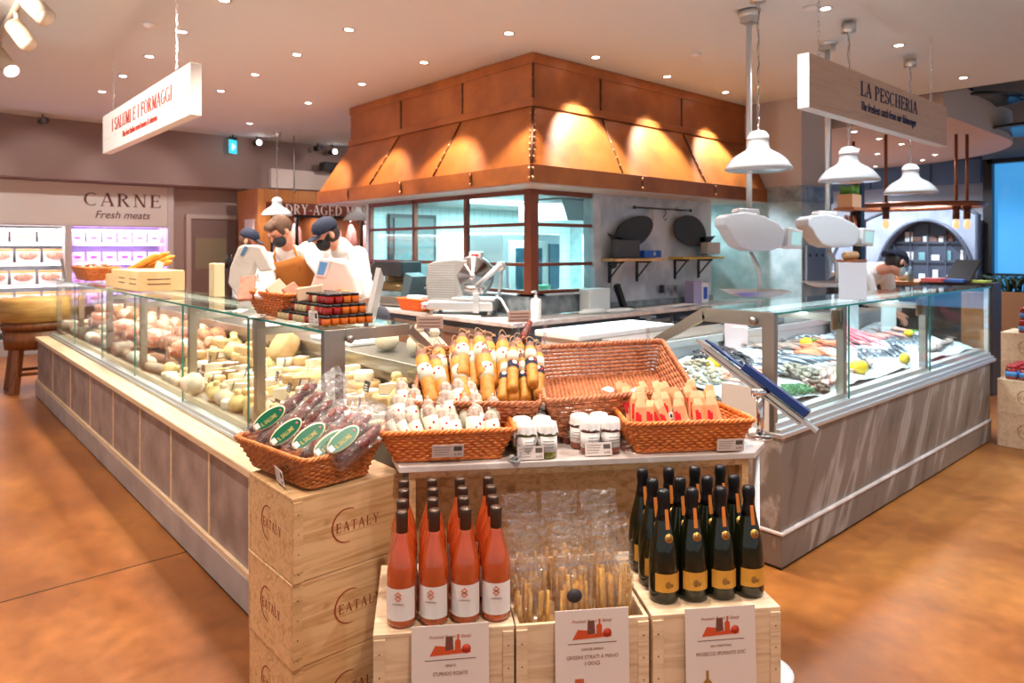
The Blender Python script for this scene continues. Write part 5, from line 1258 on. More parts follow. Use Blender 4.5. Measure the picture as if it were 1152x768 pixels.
for li, (lx, lz, ln) in enumerate(lanes):
    y = 2.63+cr.uniform(0, .03); k = 0
    while y < 5.05:
        near = y < 3.3
        if li == 0: kind, mat, sz = cr.choice([('ball', 'ivory', 'S'), ('ball', 'ivory', 'M'), ('wheel', 'white', 'S'), ('ball', 'yellow', 'S'), ('wheel', 'ivory', 'S')])
        elif li == 1: kind, mat, sz = cr.choice([('ball', 'ivory', 'S'), ('wheel', 'brown', 'S'), ('wheel', 'ivory', 'S'), ('cut', 'rind', 'S'), ('wedge', 'ivory', 'S')])
        elif li == 2: kind, mat, sz = cr.choice([('wedge', 'ivory', 'M'), ('cut', 'brown', 'S'), ('wheel', 'white', 'S'), ('block', 'rind', 'S'), ('wedge', 'yellow', 'S'), ('wheel', 'brown', 'S')])
        elif li == 3: kind, mat, sz = cr.choice([('cut', 'rind', 'M'), ('cut', 'brown', 'S'), ('wedge', 'ivory', 'M'), ('wheel', 'brown', 'M'), ('wheel', 'rind', 'S')])
        elif li == 4: kind, mat, sz = cr.choice([('cut', 'rind', 'M'), ('wheel', 'rind', 'M'), ('block', 'rind', 'S'), ('ball', 'yellow', 'M')])
        else: kind, mat, sz = cr.choice([('wheel', 'rind', 'L'), ('ball', 'yellow', 'M'), ('block', 'orange', 'S'), ('wheel', 'rind', 'M')])
        r = {'S': .050, 'M': .066, 'L': .088}[sz]
        if li == 5: lx_ = 1.86-r-.0
        else: lx_ = lx
        yaw = cr.uniform(0, 6.28) if kind != 'wedge' else cr.uniform(-.3, .3)+(0 if li > 1 else PI/2)
        ln_ = r*1.02 if kind != 'wedge' else r*1.1
        M = T(lx_-(r*1.1 if kind == 'wedge' else 0), y+ln_, lz+.001)@RZ(yaw)
        if li in (0,) and kind == 'ball' and cr.random() < .4: M = T(lx_, y+ln_, lz+r*.9)@RZ(cr.uniform(0, 6.28))@RX(1.35)
        lab = f'{mat if mat != "rind" else "tan-rinded"} {words[kind]}, {ordw(k)} from near end, {ln} row of cheeses'
        place((kind, mat, sz), M, lab, 'cheese', 'cheeses in the left glass counter')
        # second tier piled on wheels
        if kind in ('wheel', 'cut', 'block') and li in (1, 2, 3, 4, 5) and cr.random() < (.55 if li > 2 else .3):
            k2, m2, s2 = cr.choice([('wheel', 'ivory', 'S'), ('cut', 'rind', 'S'), ('wedge', 'ivory', 'S'), ('block', 'rind', 'S'), ('wheel', 'rind', 'S')])
            top = lz+{'wheel': r*.95, 'cut': r*.9, 'block': r*1.1}[kind]+.003
            M = T(lx_-(.04 if k2 == 'wedge' else 0), y+ln_, top)@RZ(cr.uniform(-.4, .4)+(0))
            place((k2, m2, s2), M, f'{m2 if m2 != "rind" else "tan-rinded"} {words[k2]} stacked on the {ordw(k)} cheese of the {ln} row', 'cheese', 'cheeses in the left glass counter')
        y += 2*ln_+.006; k += 1
# big cut wheel and hanging pears near the end
m = MB(); m.lathe([(0, 0), (.085, 0), (.095, .02), (.095, .085), (.085, .10), (0, .10)], 28, M=T(1.80, 4.05, .93)@RY(-1.0)); tag(obj('large_cheese_half', m, CH['rind']), 'large tan cheese half standing upright at the back of the case near end', 'cheese')
# pears of the near-right end visible through the end glass
for i, (x, y, s) in enumerate(((1.96, 2.78, 1.25), (2.02, 3.0, 1.1), (1.98, 3.25, 1.15))):
    place(('ball', 'ivory', 'M'), T(x, y, 1.001)@RZ(i), f'pale pear-shaped cheese on the steel rear worktop, {ordw(i)} from the near end', 'cheese', 'pear-shaped cheeses on the rear worktop')
for i, (px, py, d) in enumerate(((416, 392, 2.95), (432, 424, 2.85), (395, 432, 2.75))): pass
# white cutting boards on the rear worktop
for i, (y, w) in enumerate(((3.50, .5), (4.6, .5))):
    m = MB(); m.box(1.90, y, 1.001, 2.20, y+w, 1.02); tag(obj('cutting_board', m, pbr('white_board', (0, 0, 0)), bevel=.004), f'white plastic cutting board on the steel rear worktop, {"nearer" if i == 0 else "farther"} one', 'cutting board')
# black tags in the cheeses
tp_ = None
def tagcard(M, lab, group):
    global tp_
    if tp_ is None:
        t = thing('price_tag', lab, 'price tag', M=M, group=group)
        m = MB(); m.box(-.034, -.001, .03, .034, .001, .08); obj('card', m, TAGB, t, bevel=.001)
        m = MB()
        for k in range(3): m.box(-.022, -.0018, .037+k*.011, .02-k*.006, -.001, .041+k*.011)
        obj('lettering', m, TAGW, t, label='white handwritten lines')
        m = MB(); m.cyl(.0015, 0, .03, 6); obj('pin', m, STEEL, t); tp_ = t
    else: dup(tp_, M, lab, group=group)
for i in range(30):
    li = i % 4; lx, lz, ln = lanes[li+1]; y = 2.74+i*.078+cr.uniform(-.02, .02)
    tagcard(T(lx-.045, y, lz+.035)@RZ(-PI/2-.3+cr.uniform(-.3, .3))@RX(-.25), f'small black price tag with white writing among the cheeses, {ordw(i)} from the near end', 'black price tags among the cheeses')

# ================= cured meats (far half)
MEAT = {
 'ham': pbr('ham_pink', sRGB(200, 104, 84), .4, col2=sRGB(236, 200, 172), scale=30, coat=.3, objrand=.1),
 'dark': pbr('salami_dark', sRGB(140, 74, 62), .5, col2=sRGB(176, 120, 104), scale=30, bump=.2, bscale=60, objrand=.12),
 'white': pbr('salami_white', sRGB(222, 206, 190), .7, col2=sRGB(186, 162, 146), scale=24, bump=.3, bscale=60, objrand=.08),
 'speck': pbr('speck_brown', sRGB(190, 132, 84), .6, col2=sRGB(120, 66, 44), scale=26, objrand=.12),
 'fat': pbr('fat_cream', sRGB(240, 214, 186), .5)}
mp_ = {}
def meat(kind, mat):
    if (kind, mat) in mp_: return mp_[(kind, mat)]
    nm_ = {'leg': 'cured_ham', 'log': 'salami_log', 'cut': 'cut_salami', 'slab': 'bacon_slab', 'mozz': 'mozzarella_ball'}[kind]
    t = bpy.data.objects.new(nm_, None); COL.objects.link(t); m = MB(); M = MEAT[mat]
    if kind == 'leg':
        m.tube([(-.15, 0, .05), (-.11, 0, .06), (-.03, 0, .07), (.05, 0, .065), (.11, 0, .05), (.17, 0, .035)], [.02, .058, .072, .062, .035, .018], 14); obj('ham', m, M, t)
        m = MB(); m.tube([(-.148, 0, .05), (-.158, 0, .05)], [.045, .04], 14); obj('cut_face', m, MEAT['ham'], t)
    elif kind == 'log':
        m.tube([(-.15, 0, .033), (-.135, 0, .034), (0, 0, .035), (.135, 0, .034), (.15, 0, .033)], [.008, .03, .034, .03, .008], 12); obj('salami', m, M, t)
        m = MB()
        for k in range(7): m.lathe([(.0345, -.001), (.0352, 0), (.0345, .001)], 12, M=T(-.12+k*.04, 0, .035)@RY(PI/2))
        obj('string_netting', m, STR, t)
    elif kind == 'cut':
        m.tube([(-.06, 0, .06), (-.055, 0, .06), (.07, 0, .06), (.09, 0, .06)], [.052, .056, .056, .03], 16); obj('salami', m, M, t)
        m = MB(); m.tube([(-.0605, 0, .06), (-.0625, 0, .06)], [.050, .048], 16); obj('cut_face', m, MEAT['ham'], t)
    elif kind == 'slab':
        m.box(-.11, -.05, 0, .11, .05, .035, 0); obj('slab', m, M, t, bevel=.012)
        m = MB(); m.box(-.108, -.048, .0352, .108, .048, .042); obj('fat_layer', m, MEAT['fat'], t, bevel=.003)
    elif kind == 'mozz':
        m.ball((0, 0, .045), (.055, .055, .045), 16, 10); obj('cheese', m, CH['white'], t)
    mp_[(kind, mat)] = [t, False]; return mp_[(kind, mat)]
mw = {'leg': 'cured ham', 'log': 'netted salami', 'cut': 'cut thick salami', 'slab': 'slab of bacon', 'mozz': 'white mozzarella ball'}
for li, (lx, lz, ln) in enumerate(((1.37, .685, 'front'), (1.47, .70, 'second'), (1.58, .745, 'third'), (1.68, .80, 'fourth'), (1.77, .80, 'back'))):
    y = 5.12; k = 0
    while y < 8.55:
        kind, mat = cr.choice([[('log', 'white'), ('log', 'dark'), ('mozz', 'white'), ('cut', 'white')], [('log', 'white'), ('slab', 'ham'), ('log', 'dark')], [('leg', 'ham'), ('cut', 'dark'), ('slab', 'speck'), ('log', 'white')],
                               [('leg', 'ham'), ('cut', 'dark'), ('leg', 'speck'), ('slab', 'ham')], [('leg', 'speck'), ('leg', 'ham'), ('cut', 'white')]][li])
        if li == 0 and 5.2 < y < 5.9: kind, mat = 'mozz', 'white'
        st = {'leg': .16, 'log': .085, 'cut': .125, 'slab': .12, 'mozz': .118}[kind]
        yaw = cr.uniform(-.25, .25)+(PI/2 if kind in ('leg',) and li > 2 else 0)
        if kind in ('log',) and li < 2: yaw = PI/2+cr.uniform(-.2, .2); st = .30
        if kind == 'leg' and li > 2: st = .34
        if kind == 'log' and yaw < 1: st = .09
        p = meat(kind, mat); M = T(lx, y+st/2, lz+(.001 if kind != 'cut' else .0))@RZ(yaw)@(S(.7, 1, 1) if yaw < 1 and kind == 'log' else Matrix.Identity(4))
        if kind in ('leg', 'cut') and li > 1: M = M@T(0, 0, .03)@RY(-.0)
        if not p[1]: o = p[0]; o.matrix_local = M; p[1] = True
        else: o = dup(p[0], M)
        lab = f'{"pinkish" if mat == "ham" else "dark red" if mat == "dark" else "pale" if mat == "white" else "brown"} {mw[kind]}, {ordw(k)} from the cheeses, {ln} row of meats'
        tag(o, lab.replace('pale white', 'white'), 'cured meat' if kind != 'mozz' else 'cheese', 'cured meats in the left glass counter'); y += st+.004; k += 1
for k_, v in list(mp_.items()):
    if not v[1]:
        for c in list(v[0].children): bpy.data.objects.remove(c)
        bpy.data.objects.remove(v[0])
for i in range(16):
    x = 1.42+(i % 3)*.12; y = 5.3+i*.2; tagcard(T(x, y, deckz(x)+.06)@RZ(-PI/2-.3+cr.uniform(-.3, .3))@RX(-.25), f'small black price tag among the cured meats, {ordw(i)} from the cheese side', 'black price tags among the cured meats')

# ================= fish case
ICE, N, L, b = nodes_of('crushed_ice')
b.inputs['Base Color'].default_value = (.66, .76, .84, 1); b.inputs['Roughness'].default_value = .35
tc = N.new('ShaderNodeTexCoord'); v = N.new('ShaderNodeTexVoronoi'); v.inputs['Scale'].default_value = 60; L.new(tc.outputs['Object'], v.inputs['Vector']); bp = N.new('ShaderNodeBump'); bp.inputs['Strength'].default_value = .8; bp.inputs['Distance'].default_value = .01
L.new(v.outputs[0], bp.inputs['Height']); L.new(bp.outputs[0], b.inputs['Normal'])
def icez(x, y): return .735+(y-1.79)*.21+.012*math.sin(x*9)+.008*math.sin(y*23+x*5)
m = MB(); nx, ny = 120, 26; r_ = random.Random(9); vs = []
for i in range(nx+1):
    for j in range(ny+1):
        x = RX0+.03+(RX1-RX0-.08)*i/nx; y = 1.785+.70*j/ny; vs.append((x, y, icez(x, y)+r_.uniform(-.004, .004)))
fs = [(i*(ny+1)+j, (i+1)*(ny+1)+j, (i+1)*(ny+1)+j+1, i*(ny+1)+j+1) for i in range(nx) for j in range(ny)]
m.add(vs, fs, 0, False)
tag(obj('crushed_ice', m, ICE), 'bed of white crushed ice filling the fish counter', 'ice', kind='stuff')
FISHM = {
 'silver': pbr('fish_silver', sRGB(140, 156, 170), .25, .4, col2=sRGB(66, 80, 98), scale=18, objrand=.15),
 'pink': pbr('fish_pink', sRGB(222, 170, 160), .3, .1, col2=sRGB(190, 128, 118), scale=16, objrand=.1),
 'grey': pbr('fish_grey', sRGB(176, 160, 150), .35, .1, col2=sRGB(132, 112, 104), scale=22, objrand=.1)}
EYE = pbr('fish_eye', (.01, .01, .01), .1)
fp = {}
def fish(kind, L_, mat):
    k = (kind, mat)
    if k in fp: return fp[k]
    t = bpy.data.objects.new('whole_fish', None); COL.objects.link(t)
    n = 12; seg = 10; m = MB(); vs = []; fs = []
    hf = .26 if kind == 'bream' else .16
    for i in range(n+1):
        u = i/n; hh = L_*hf*(math.sin(PI*min(1, u**.75*1.02))**.8)*.5+L_*.018; ww = hh*.42; x = (u-.5)*L_
        for q in range(seg):
            a = 2*PI*q/seg; vs.append((x, hh*math.sin(a), ww+ww*math.cos(a)))
    for i in range(n):
        for q in range(seg): fs.append((i*seg+q, i*seg+(q+1) % seg, (i+1)*seg+(q+1) % seg, (i+1)*seg+q))
    fs.append(list(range(seg))[::-1]); fs.append([n*seg+q for q in range(seg)])
    m.add(vs, fs, 0, True); obj('fish_body', m, FISHM[mat], t)
    m = MB(); z = .008; m.prism([(L_*.47, -.008), (L_*.47, .008), (L_*.64, L_*.14), (L_*.58, 0), (L_*.64, -L_*.14)], z, z+.004)
    m.prism([(-L_*.12, L_*hf*.42), (L_*.2, L_*hf*.36), (L_*.06, L_*hf*.7), (-L_*.1, L_*hf*.62)], z+.004, z+.007); obj('fin', m, FISHM[mat], t)
    m = MB(); m.ball((-L_*.40, L_*.02, L_*hf*.23), L_*.018, 8, 6); obj('eye', m, EYE, t)
    fp[k] = [t, False]; return fp[k]
fr_ = random.Random(4)
def put(p, M, lab, cat, grp):
    if not p[1]: o = p[0]; o.matrix_local = M; p[1] = True
    else: o = dup(p[0], M)
    return tag(o, lab, cat, grp)
SL = RX(.21)
def ficent(x, y, dz=0, yaw=0): return T(x, y, icez(x, y)+.006+dz)@SL@RZ(yaw)
cnts = {}
def fishrow(mat, kind, L_, x0, x1, y, step, grp, yaw0, col):
    x = x0
    while x < x1:
        k = cnts.get((col), 0); cnts[col] = k+1
        put(fish(kind, L_, mat), ficent(x, y, .0, yaw0+fr_.uniform(-.2, .2)), f'{col}, {ordw(k)} from near end', 'fish', grp); x += step
fishrow('silver', 'bream', .24, 3.95, 4.75, 2.16, .105, 'silver bream on ice', 2.2, 'silver bream in the middle bay of ice')
fishrow('silver', 'slim', .22, 3.34, 3.62, 1.90, .055, 'small silver fish on ice', 1.2, 'small silver fish at the near end of the ice')
fishrow('grey', 'slim', .26, 4.10, 5.0, 1.95, .085, 'pale fish on a tray', .3, 'pale grey fish at the front of the middle bay')
fishrow('pink', 'slim', .25, 3.98, 4.5, 1.86, .13, 'pale pink fish', .2, 'pale pink fish at the front of the middle bay')
fishrow('silver', 'slim', .20, 5.0, 5.75, 2.02, .07, 'dark small fish on ice', .7, 'slim dark fish in front of the far bay')
fishrow('pink', 'bream', .24, 5.5, 6.5, 2.25, .17, 'pink bream in the far bay', 2.0, 'pink bream at the back of the far bay')
fishrow('grey', 'slim', .24, 5.85, 6.6, 1.92, .13, 'grey fish in the far bay', .2, 'grey slim fish at the front of the far bay')
fishrow('silver', 'slim', .26, 5.75, 6.6, 2.10, .08, 'silver fish in the far bay', .5, 'silver slim fish across the far bay')
fishrow('grey', 'bream', .26, 4.35, 5.0, 2.38, .14, 'grey bream at the back', 2.4, 'grey bream at the back of the middle bay')
fishrow('silver', 'slim', .22, 4.95, 5.4, 2.34, .10, 'silver fish at the back', 2.0, 'silver slim fish at the back of the middle bay')
for k_, v in list(fp.items()):
    if not v[1]:
        for c in list(v[0].children): bpy.data.objects.remove(c)
        bpy.data.objects.remove(v[0])
def pile(name, lab_, cat, grp, n, cx, cy, rx, ry, mk, mat, hz=.04):
    me = None
    for i in range(n):
        a = fr_.uniform(0, 2*PI); q = math.sqrt(fr_.random()); x = cx+rx*q*math.cos(a); y = cy+ry*q*math.sin(a); z = hz*(1-q*q)
        if me is None:
            m = MB(); mk(m); me = m.mesh(name, mat)
        o = bpy.data.objects.new(name, me); COL.objects.link(o); o.matrix_local = ficent(x, y, z, fr_.uniform(0, 6.28))@RX(fr_.uniform(-.6, .6))
        tag(o, lab_, cat, grp)
def mussel(m): m.ball((0, 0, .010), (.034, .017, .011), 10, 6, f=lambda d: 1-.25*d.x)
MUS = pbr('mussel_shell', (.018, .022, .035), .2, coat=.5, objrand=.3)
pile('mussel', 'glossy black mussel in the heap at the near end of the fish counter', 'mussel', 'mussels in the heap', 75, 3.82, 2.36, .26, .12, mussel, MUS, .07)
def clam(m): m.ball((0, 0, .010), (.020, .017, .010), 8, 6)
pile('clam', 'small ribbed beige clam in the heap beside the mussels', 'clam', 'clams in the heap', 60, 3.45, 2.26, .16, .13, clam, pbr('clam_shell', sRGB(188, 180, 158), .5, col2=sRGB(110, 104, 84), scale=60, objrand=.25), .04)
def oyster(m): m.ball((0, 0, .012), (.034, .026, .014), 9, 6, f=lambda d: 1+.12*math.sin(d.x*9+d.y*5))
pile('oyster', 'rough grey oyster in the heap at the first glass joint', 'oyster', 'oysters in the heap', 34, 4.12, 2.02, .12, .11, oyster, pbr('oyster_shell', sRGB(150, 146, 134), .6, col2=sRGB(70, 68, 62), scale=70, objrand=.2), .04)
pile('sea_snail', 'small dark sea snail in the front corner of the middle bay', 'shellfish', 'sea snails in the front corner', 26, 3.98, 1.85, .09, .05, clam, pbr('snail_shell', sRGB(120, 104, 90), .5, col2=sRGB(60, 52, 46), scale=60, objrand=.25), .03)
def prawn(m): m.tube([(-.045, .0, .01), (-.025, .012, .012), (0, .018, .012), (.022, .008, .010), (.032, -.012, .008)], [.005, .010, .0095, .006, .003], 8); m.tube([(-.045, 0, .01), (-.07, -.01, .014)], .0012, 4)
pile('prawn', 'pink whole prawn in the heap behind the post at the near end', 'prawn', 'pink prawns in the near heap', 60, 3.62, 2.08, .16, .11, prawn, pbr('prawn_pink', sRGB(236, 150, 128), .35, col2=sRGB(246, 206, 190), scale=50, objrand=.12), .05)
def lango(m): m.tube([(-.09, 0, .014), (-.04, 0, .018), (.02, 0, .016), (.08, 0, .010)], [.01, .018, .014, .008], 8); m.tube([(-.09, .01, .012), (-.14, .03, .012), (-.17, .02, .012)], .004, 5); m.tube([(-.09, -.01, .012), (-.14, -.03, .012), (-.17, -.02, .012)], .004, 5)
pile('langoustine', 'orange langoustine on the ice in the middle bay', 'langoustine', 'orange langoustines in the middle bay', 12, 4.85, 2.24, .26, .07, lango, pbr('lango_orange', sRGB(238, 140, 104), .35, objrand=.1), .02)
SEAW = pbr('seaweed', sRGB(96, 168, 118), .4, col2=sRGB(50, 120, 80), scale=60)
m = MB()
for i in range(260):
    a = fr_.uniform(0, 2*PI); q = math.sqrt(fr_.random()); x = 3.62+.17*q*math.cos(a)+.12; y = 1.86+.055*q*math.sin(a); z = icez(x, y)+.02*(1-q*q)
    m.tube([(x, y, z), (x+fr_.uniform(-.03, .03), y+fr_.uniform(-.02, .02), z+.022), (x+fr_.uniform(-.05, .05), y+fr_.uniform(-.03, .03), z+.008)], .0022, 4)
tag(obj('green_seaweed', m, SEAW), 'tangle of green seaweed at the front near corner of the fish counter', 'seaweed', kind='stuff')
LEM = pbr('lemon_skin', sRGB(246, 208, 40), .4, bump=.2, bscale=120)
LEAF = pbr('leaf_green', sRGB(60, 140, 50), .5)
for i, (px, py, d, s, leaf, lab) in enumerate(((803, 409, 3.9, 1.25, 0, 'lemon among the mussels at the near end of the fish counter'), (907, 386, 4.9, 1.3, 1, 'lemon with a green leaf at the back of the middle bay'),
        (966, 415, 4.55, 1.75, 0, 'large lemon at the front of the middle bay'), (1018, 404, 5.15, 1.3, 0, 'lemon on dark fish in the far bay'), (1022, 375, 5.8, 1.1, 1, 'lemon with green leaves at the back of the far bay'))):
    r = ray(px, py); p = None
    dd = 2.5
    while dd < 8:
        q = Vector((0, 0, H))+r*dd
        if 1.78 < q.y < 2.48 and q.z < icez(q.x, q.y)+.03: p = q; break
        dd += .01
    if p is None: p = atD(px, py, d)
    t = thing('lemon', lab, 'lemon', (p.x, p.y, icez(p.x, p.y)+.018+.012*s)); m = MB(); m.ball((0, 0, 0), (.036*s, .028*s, .028*s), 14, 10, f=lambda d_: 1+.18*max(0, abs(d_.x)-.85)*4, M=RZ(fr_.uniform(-.8, .3))); obj('fruit', m, LEM, t)
    if leaf:
        m = MB()
        for k in range(4): m.prism([(0, 0), (.03, .018), (.075, 0), (.03, -.018)], 0, .002, M=T(.02, -.01, .004)@RZ(-.9+k*.55)@RY(-.3))
        obj('leaf', m, LEAF, t, label='green leaves')
OCT = pbr('octopus_pink', sRGB(232, 110, 130), .35, col2=sRGB(246, 160, 170), scale=40, bump=.4, bscale=80)
t = thing('octopus', 'bright pink octopus draped over the ice in the far bay', 'octopus', (5.55, 2.40, icez(5.55, 2.40))); m = MB()
m.ball((0, .0, .09), (.07, .05, .075), 14, 10)
for k in range(8):
    a = -2.6+k*.28; L_ = .30+.05*math.sin(k*2); pts = []
    for q in range(9):
        f = q/8; pts.append((math.cos(a)*L_*f*1.5+.03*math.sin(f*7+k), math.sin(a)*L_*f+.0, .055*(1-f)**2+.012-.19*f*abs(math.sin(a))*L_))
    m.tube(pts, [.022*(1-.8*q/8) for q in range(9)], 7)
obj('octopus_body', m, OCT, t)
# blue lid, papers and boards behind the fish
m = MB(); m.box(4.42, 2.50, 1.06, 4.95, 2.80, 1.075); m.box(4.45, 2.53, 1.001, 4.92, 2.77, 1.06, 1); tag(obj('food_crate', m, [pbr('lid_blue', sRGB(52, 76, 196), .35), pbr('grey_tub', sRGB(110, 116, 122), .5)], bevel=.004), 'bright blue lidded tub on the rear worktop of the fish counter', 'box')
m = MB(); m.box(4.02, 2.47, .86, 4.30, 2.475, 1.15); tag(obj('paper_notice', m, pbr('notice_paper', sRGB(224, 200, 200), .6)), 'pinkish paper notice hanging behind the fish by the first glass joint', 'notice')
WB = pbr('pale_blue_board', sRGB(196, 214, 218), .4)
m = MB(); m.box(5.55, 2.462, .86, 6.05, 2.475, 1.13); tag(obj('white_display_board', m, WB), 'pale blue-white board standing behind the far bay, left of the last post', 'board')
m = MB(); m.box(6.12, 2.30, .86, 6.42, 2.312, 1.13); tag(obj('white_display_board', m, WB), 'white board standing in the last bay of the fish counter', 'board')
for i, x in enumerate((4.045, 5.345)):
    p = (x-.10, GY+.05, 1.13); m = MB(); m.box(x-.10, GY+.045, 1.09, x-.03, GY+.055, 1.20); tag(obj('glass_clamp_plate', m, pbr('clamp_brown', sRGB(150, 112, 84), .4, .5)), f'brown clamp plate under the top glass at the {"first" if i == 0 else "second"} joint', 'clamp')
# ================= pendant lamps
def pendant(lab, x, y, zr, first=None):
    M = T(x, y, zr)
    if first: return dup(first, M, lab)
    t = thing('pendant_lamp', lab, 'pendant lamp', group='white enamel pendant lamps', M=M)
    m = MB(); prof = [(.224, 0), (.233, .005), (.232, .016), (.222, .034), (.205, .060), (.180, .088), (.150, .112), (.115, .132), (.088, .148), (.076, .170), (.070, .215), (.072, .222), (.070, .25), (.060, .272), (.03, .285), (0, .287)]
    m.lathe(prof, 40); m.lathe([(.222, .002), (.196, .055), (.17, .082), (.11, .122), (.0, .13)], 40, cap=False); obj('shade', m, WHITEG, t)
    m = MB(); m.lathe([(.073, .218), (.076, .222), (.073, .25)], 24); obj('collar', m, WHITE, t)
    m = MB(); m.ball((0, 0, .055), (.035, .035, .045), 12, 8); obj('bulb', m, emis('bulb_soft', (1, .93, .85), 3), t)
    m = MB(); hh = ZC-zr
    n = int((hh-.30)/.045)
    for k in range(n):
        z = .29+k*(hh-.30)/n; mm = T(0, 0, z+.022)@RZ(PI/2*(k % 2)); m.tube([(.009*math.cos(a), 0, .026*math.sin(a)) for a in [2*PI*i/8 for i in range(8)]], .003, 4, 0, True, M=mm)
    obj('chain', m, CHROME, t)
    m = MB(); pts = [(.007*math.cos(k*.9), .007*math.sin(k*.9), .28+k*(hh-.29)/40) for k in range(41)]; m.tube(pts, .0035, 5); obj('cord', m, pbr('grey_cord', (.06, .06, .065), .6), t)
    m = MB(); m.lathe([(.055, hh-.075), (.055, hh-.004)], 16); obj('ceiling_rose', m, STEEL, t); return t
pf = pendant('white enamel pendant lamp over the fish counter, nearest and largest', 4.67, 2.6, 2.11)
pendant('white enamel pendant lamp over the fish counter, middle of three', 5.83, 2.45, 2.09, pf); pendant('white enamel pendant lamp over the fish counter, farthest right', 7.3, 2.49, 2.07, pf)
def thin(p, lab, x, y, z):
    return dup(pf, T(x, y, z), lab)
thin(pf, 'white enamel pendant lamp hanging above the man in the brown apron', 4.4, 10.4, 2.04); thin(pf, 'white enamel pendant lamp partly hidden by the corner of the copper hood', 5.72, 10.3, 2.0)
m = MB(); p = onY(331, 150, 11.0); m.cyl(.008, 2.5, ZC, 6, M=T(p.x, p.y, 0)); m.cyl(.03, 2.47, 2.52, 8, M=T(p.x, p.y, 0)); tag(obj('ceiling_rod', m, STEEL), 'thin metal rod hanging from the ceiling right of the pendant lamp cord', 'rod')
for (x, y) in ((4.67, 2.6), (5.83, 2.45), (7.3, 2.49)):
    spot(x, y, 2.13, NEUT, 25, 120)

# ================= hanging scales in plastic covers
SHEET = pbr('white_cover', (.72, .76, .80), .35, bump=.5, bscale=9)
SCR = pbr('screen_teal', sRGB(164, 206, 208), .25, emit=sRGB(170, 214, 216), es=.5)
def hscale(lab, x, y, z, pole_top=True):
    t = thing('hanging_scale', lab, 'scale', (x, y, z)); 
    V = lambda a, b_, c: (a*.749+b_*.6626, -a*.6626*1+b_*.749, c)   # a: image-right, b: away
    def P(a, b_, c): v = RT*a*.86+FW*b_*.86; return (v.x, v.y, c)
    prof = [(-.30, .14), (-.25, .17), (-.12, .19), (.05, .15), (.18, .08), (.235, .02), (.21, -.11), (.12, -.155), (-.06, -.16), (-.16, -.12), (-.22, -.05), (-.26, .03), (-.30, .07)]
    prof = [(a*.86, b_*.86) for a, b_ in prof]
    m = MB(); Q = Matrix.Identity(4)
    for i in range(3): Q[i][0] = RT[i]; Q[i][1] = (0, 0, 1)[i]; Q[i][2] = -FW[i]
    m.prism(prof, -.15, .15, M=Q); obj('covered_body', m, SHEET, t, bevel=.012, seg=2)
    m = MB(); m.prism([(-.146, .16), (.034, .142), (.026, .185), (-.13, .194)], -.08, .08, M=Q); obj('top_housing', m, WHITE, t, bevel=.008)
    m = MB(); D = Q@T(.26, -.04, 0)@S(.86, .86, .86)@RY(.45)@RZ(-.12); m.box(-.075, -.085, -.10, .10, .085, .10, M=D); d = obj('display_head', m, WHITE, t, bevel=.008)
    m = MB(); m.box(-.035, -.055, .1005, .080, .06, .102, M=D); obj('screen', m, SCR, d)
    m = MB(); m.cyl(.022, .20, ZC-z-.0, 12, M=T(*P(-.03, 0, 0))); obj('pole', m, STEELL, t)
    m = MB(); v = P(-.03, 0, 0); m.lathe([(.075, ZC-z-.05), (.09, ZC-z-.012)], 16, M=T(*v)); m.box(-.05, -.05, ZC-z-.10, .05, .05, ZC-z-.05, M=T(*v)); obj('ceiling_bracket', m, STEEL, t)
    m = MB(); m.tube([P(-.02, 0, -.15), P(.06, 0, -.28), P(.07, 0, -.40), P(.06, 0, -.47)], .018, 8); obj('bent_arm', m, STEEL, t)
    m = MB(); Q2 = T(*P(.02, 0, -.49)); pts = [P(-.28, -.12, .035), P(.30, -.12, .04), P(.30, .16, .05), P(-.28, .16, .05)]
    m.hexa([P(-.15, -.09, 0), P(.14, -.09, 0), P(.14, .12, 0), P(-.15, .12, 0)], pts); m.v = [tuple(Vector(p_)+Vector(Q2.translation)) for p_ in m.v]; obj('weighing_tray', m, STEELL, t, bevel=.004)
    return t
v = LD(.339*5.45+.026, 5.45); hs1 = hscale('white-covered hanging scale with a screen left of the stone pillar', v.x, v.y, 1.665)
v = LD(.451*6.3+.026, 6.3); o = dup(hs1, T(v.x, v.y, 1.69), 'white-covered hanging scale with a screen in front of the stone pillar')

# ================= covered scales on the left case
def tscale(lab, x, y, z, s, rz):
    t = thing('counter_scale', lab, 'scale', M=T(x, y, z)@RZ(rz)@S(s, s, s))
    return t
COVER = pbr('clear_white_cover', sRGB(236, 226, 216), .3, bump=.4, bscale=12)
# first: open C-shape in profile (towards right of image)
p = Vector((1.52, 3.93, GT)); t = thing('counter_scale', 'white plastic-covered scale with a curved neck on the glass counter, the left one', 'scale', p)
def P2(a, c, b_=0): v = RT*a+FW*b_; return (v.x, v.y, c)
m = MB()
Q = Matrix.Identity(4)
for i in range(3): Q[i][0] = RT[i]; Q[i][1] = (0, 0, 1)[i]; Q[i][2] = -FW[i]
kx = 4.0/787
def pxs(l, x0=236, y0=347): return [((a-x0)*kx, (y0-b_)*kx+.0) for a, b_ in l]
m.prism(pxs([(226, 347), (217, 331), (211, 322), (213, 305), (222, 282), (228, 279.5), (237, 279.5), (247, 281), (257, 298), (261, 308), (246, 310), (241, 301), (236, 319), (227, 322), (229, 331), (256, 336), (253, 342), (231, 345)]), -.035, .035, M=Q)
obj('covered_body', m, COVER, t, bevel=.012)
m = MB(); m.prism(pxs([(225, 291), (230, 281), (234, 282), (229, 292)]), .0365, .038, M=Q); obj('screen', m, pbr('screen_blue', sRGB(96, 140, 178), .3), t)
m = MB(); m.prism(pxs([(226, 347), (268, 347), (262, 341), (232, 339)]), -.12, .10, M=Q); obj('weighing_tray', m, WHITE, t, bevel=.004)
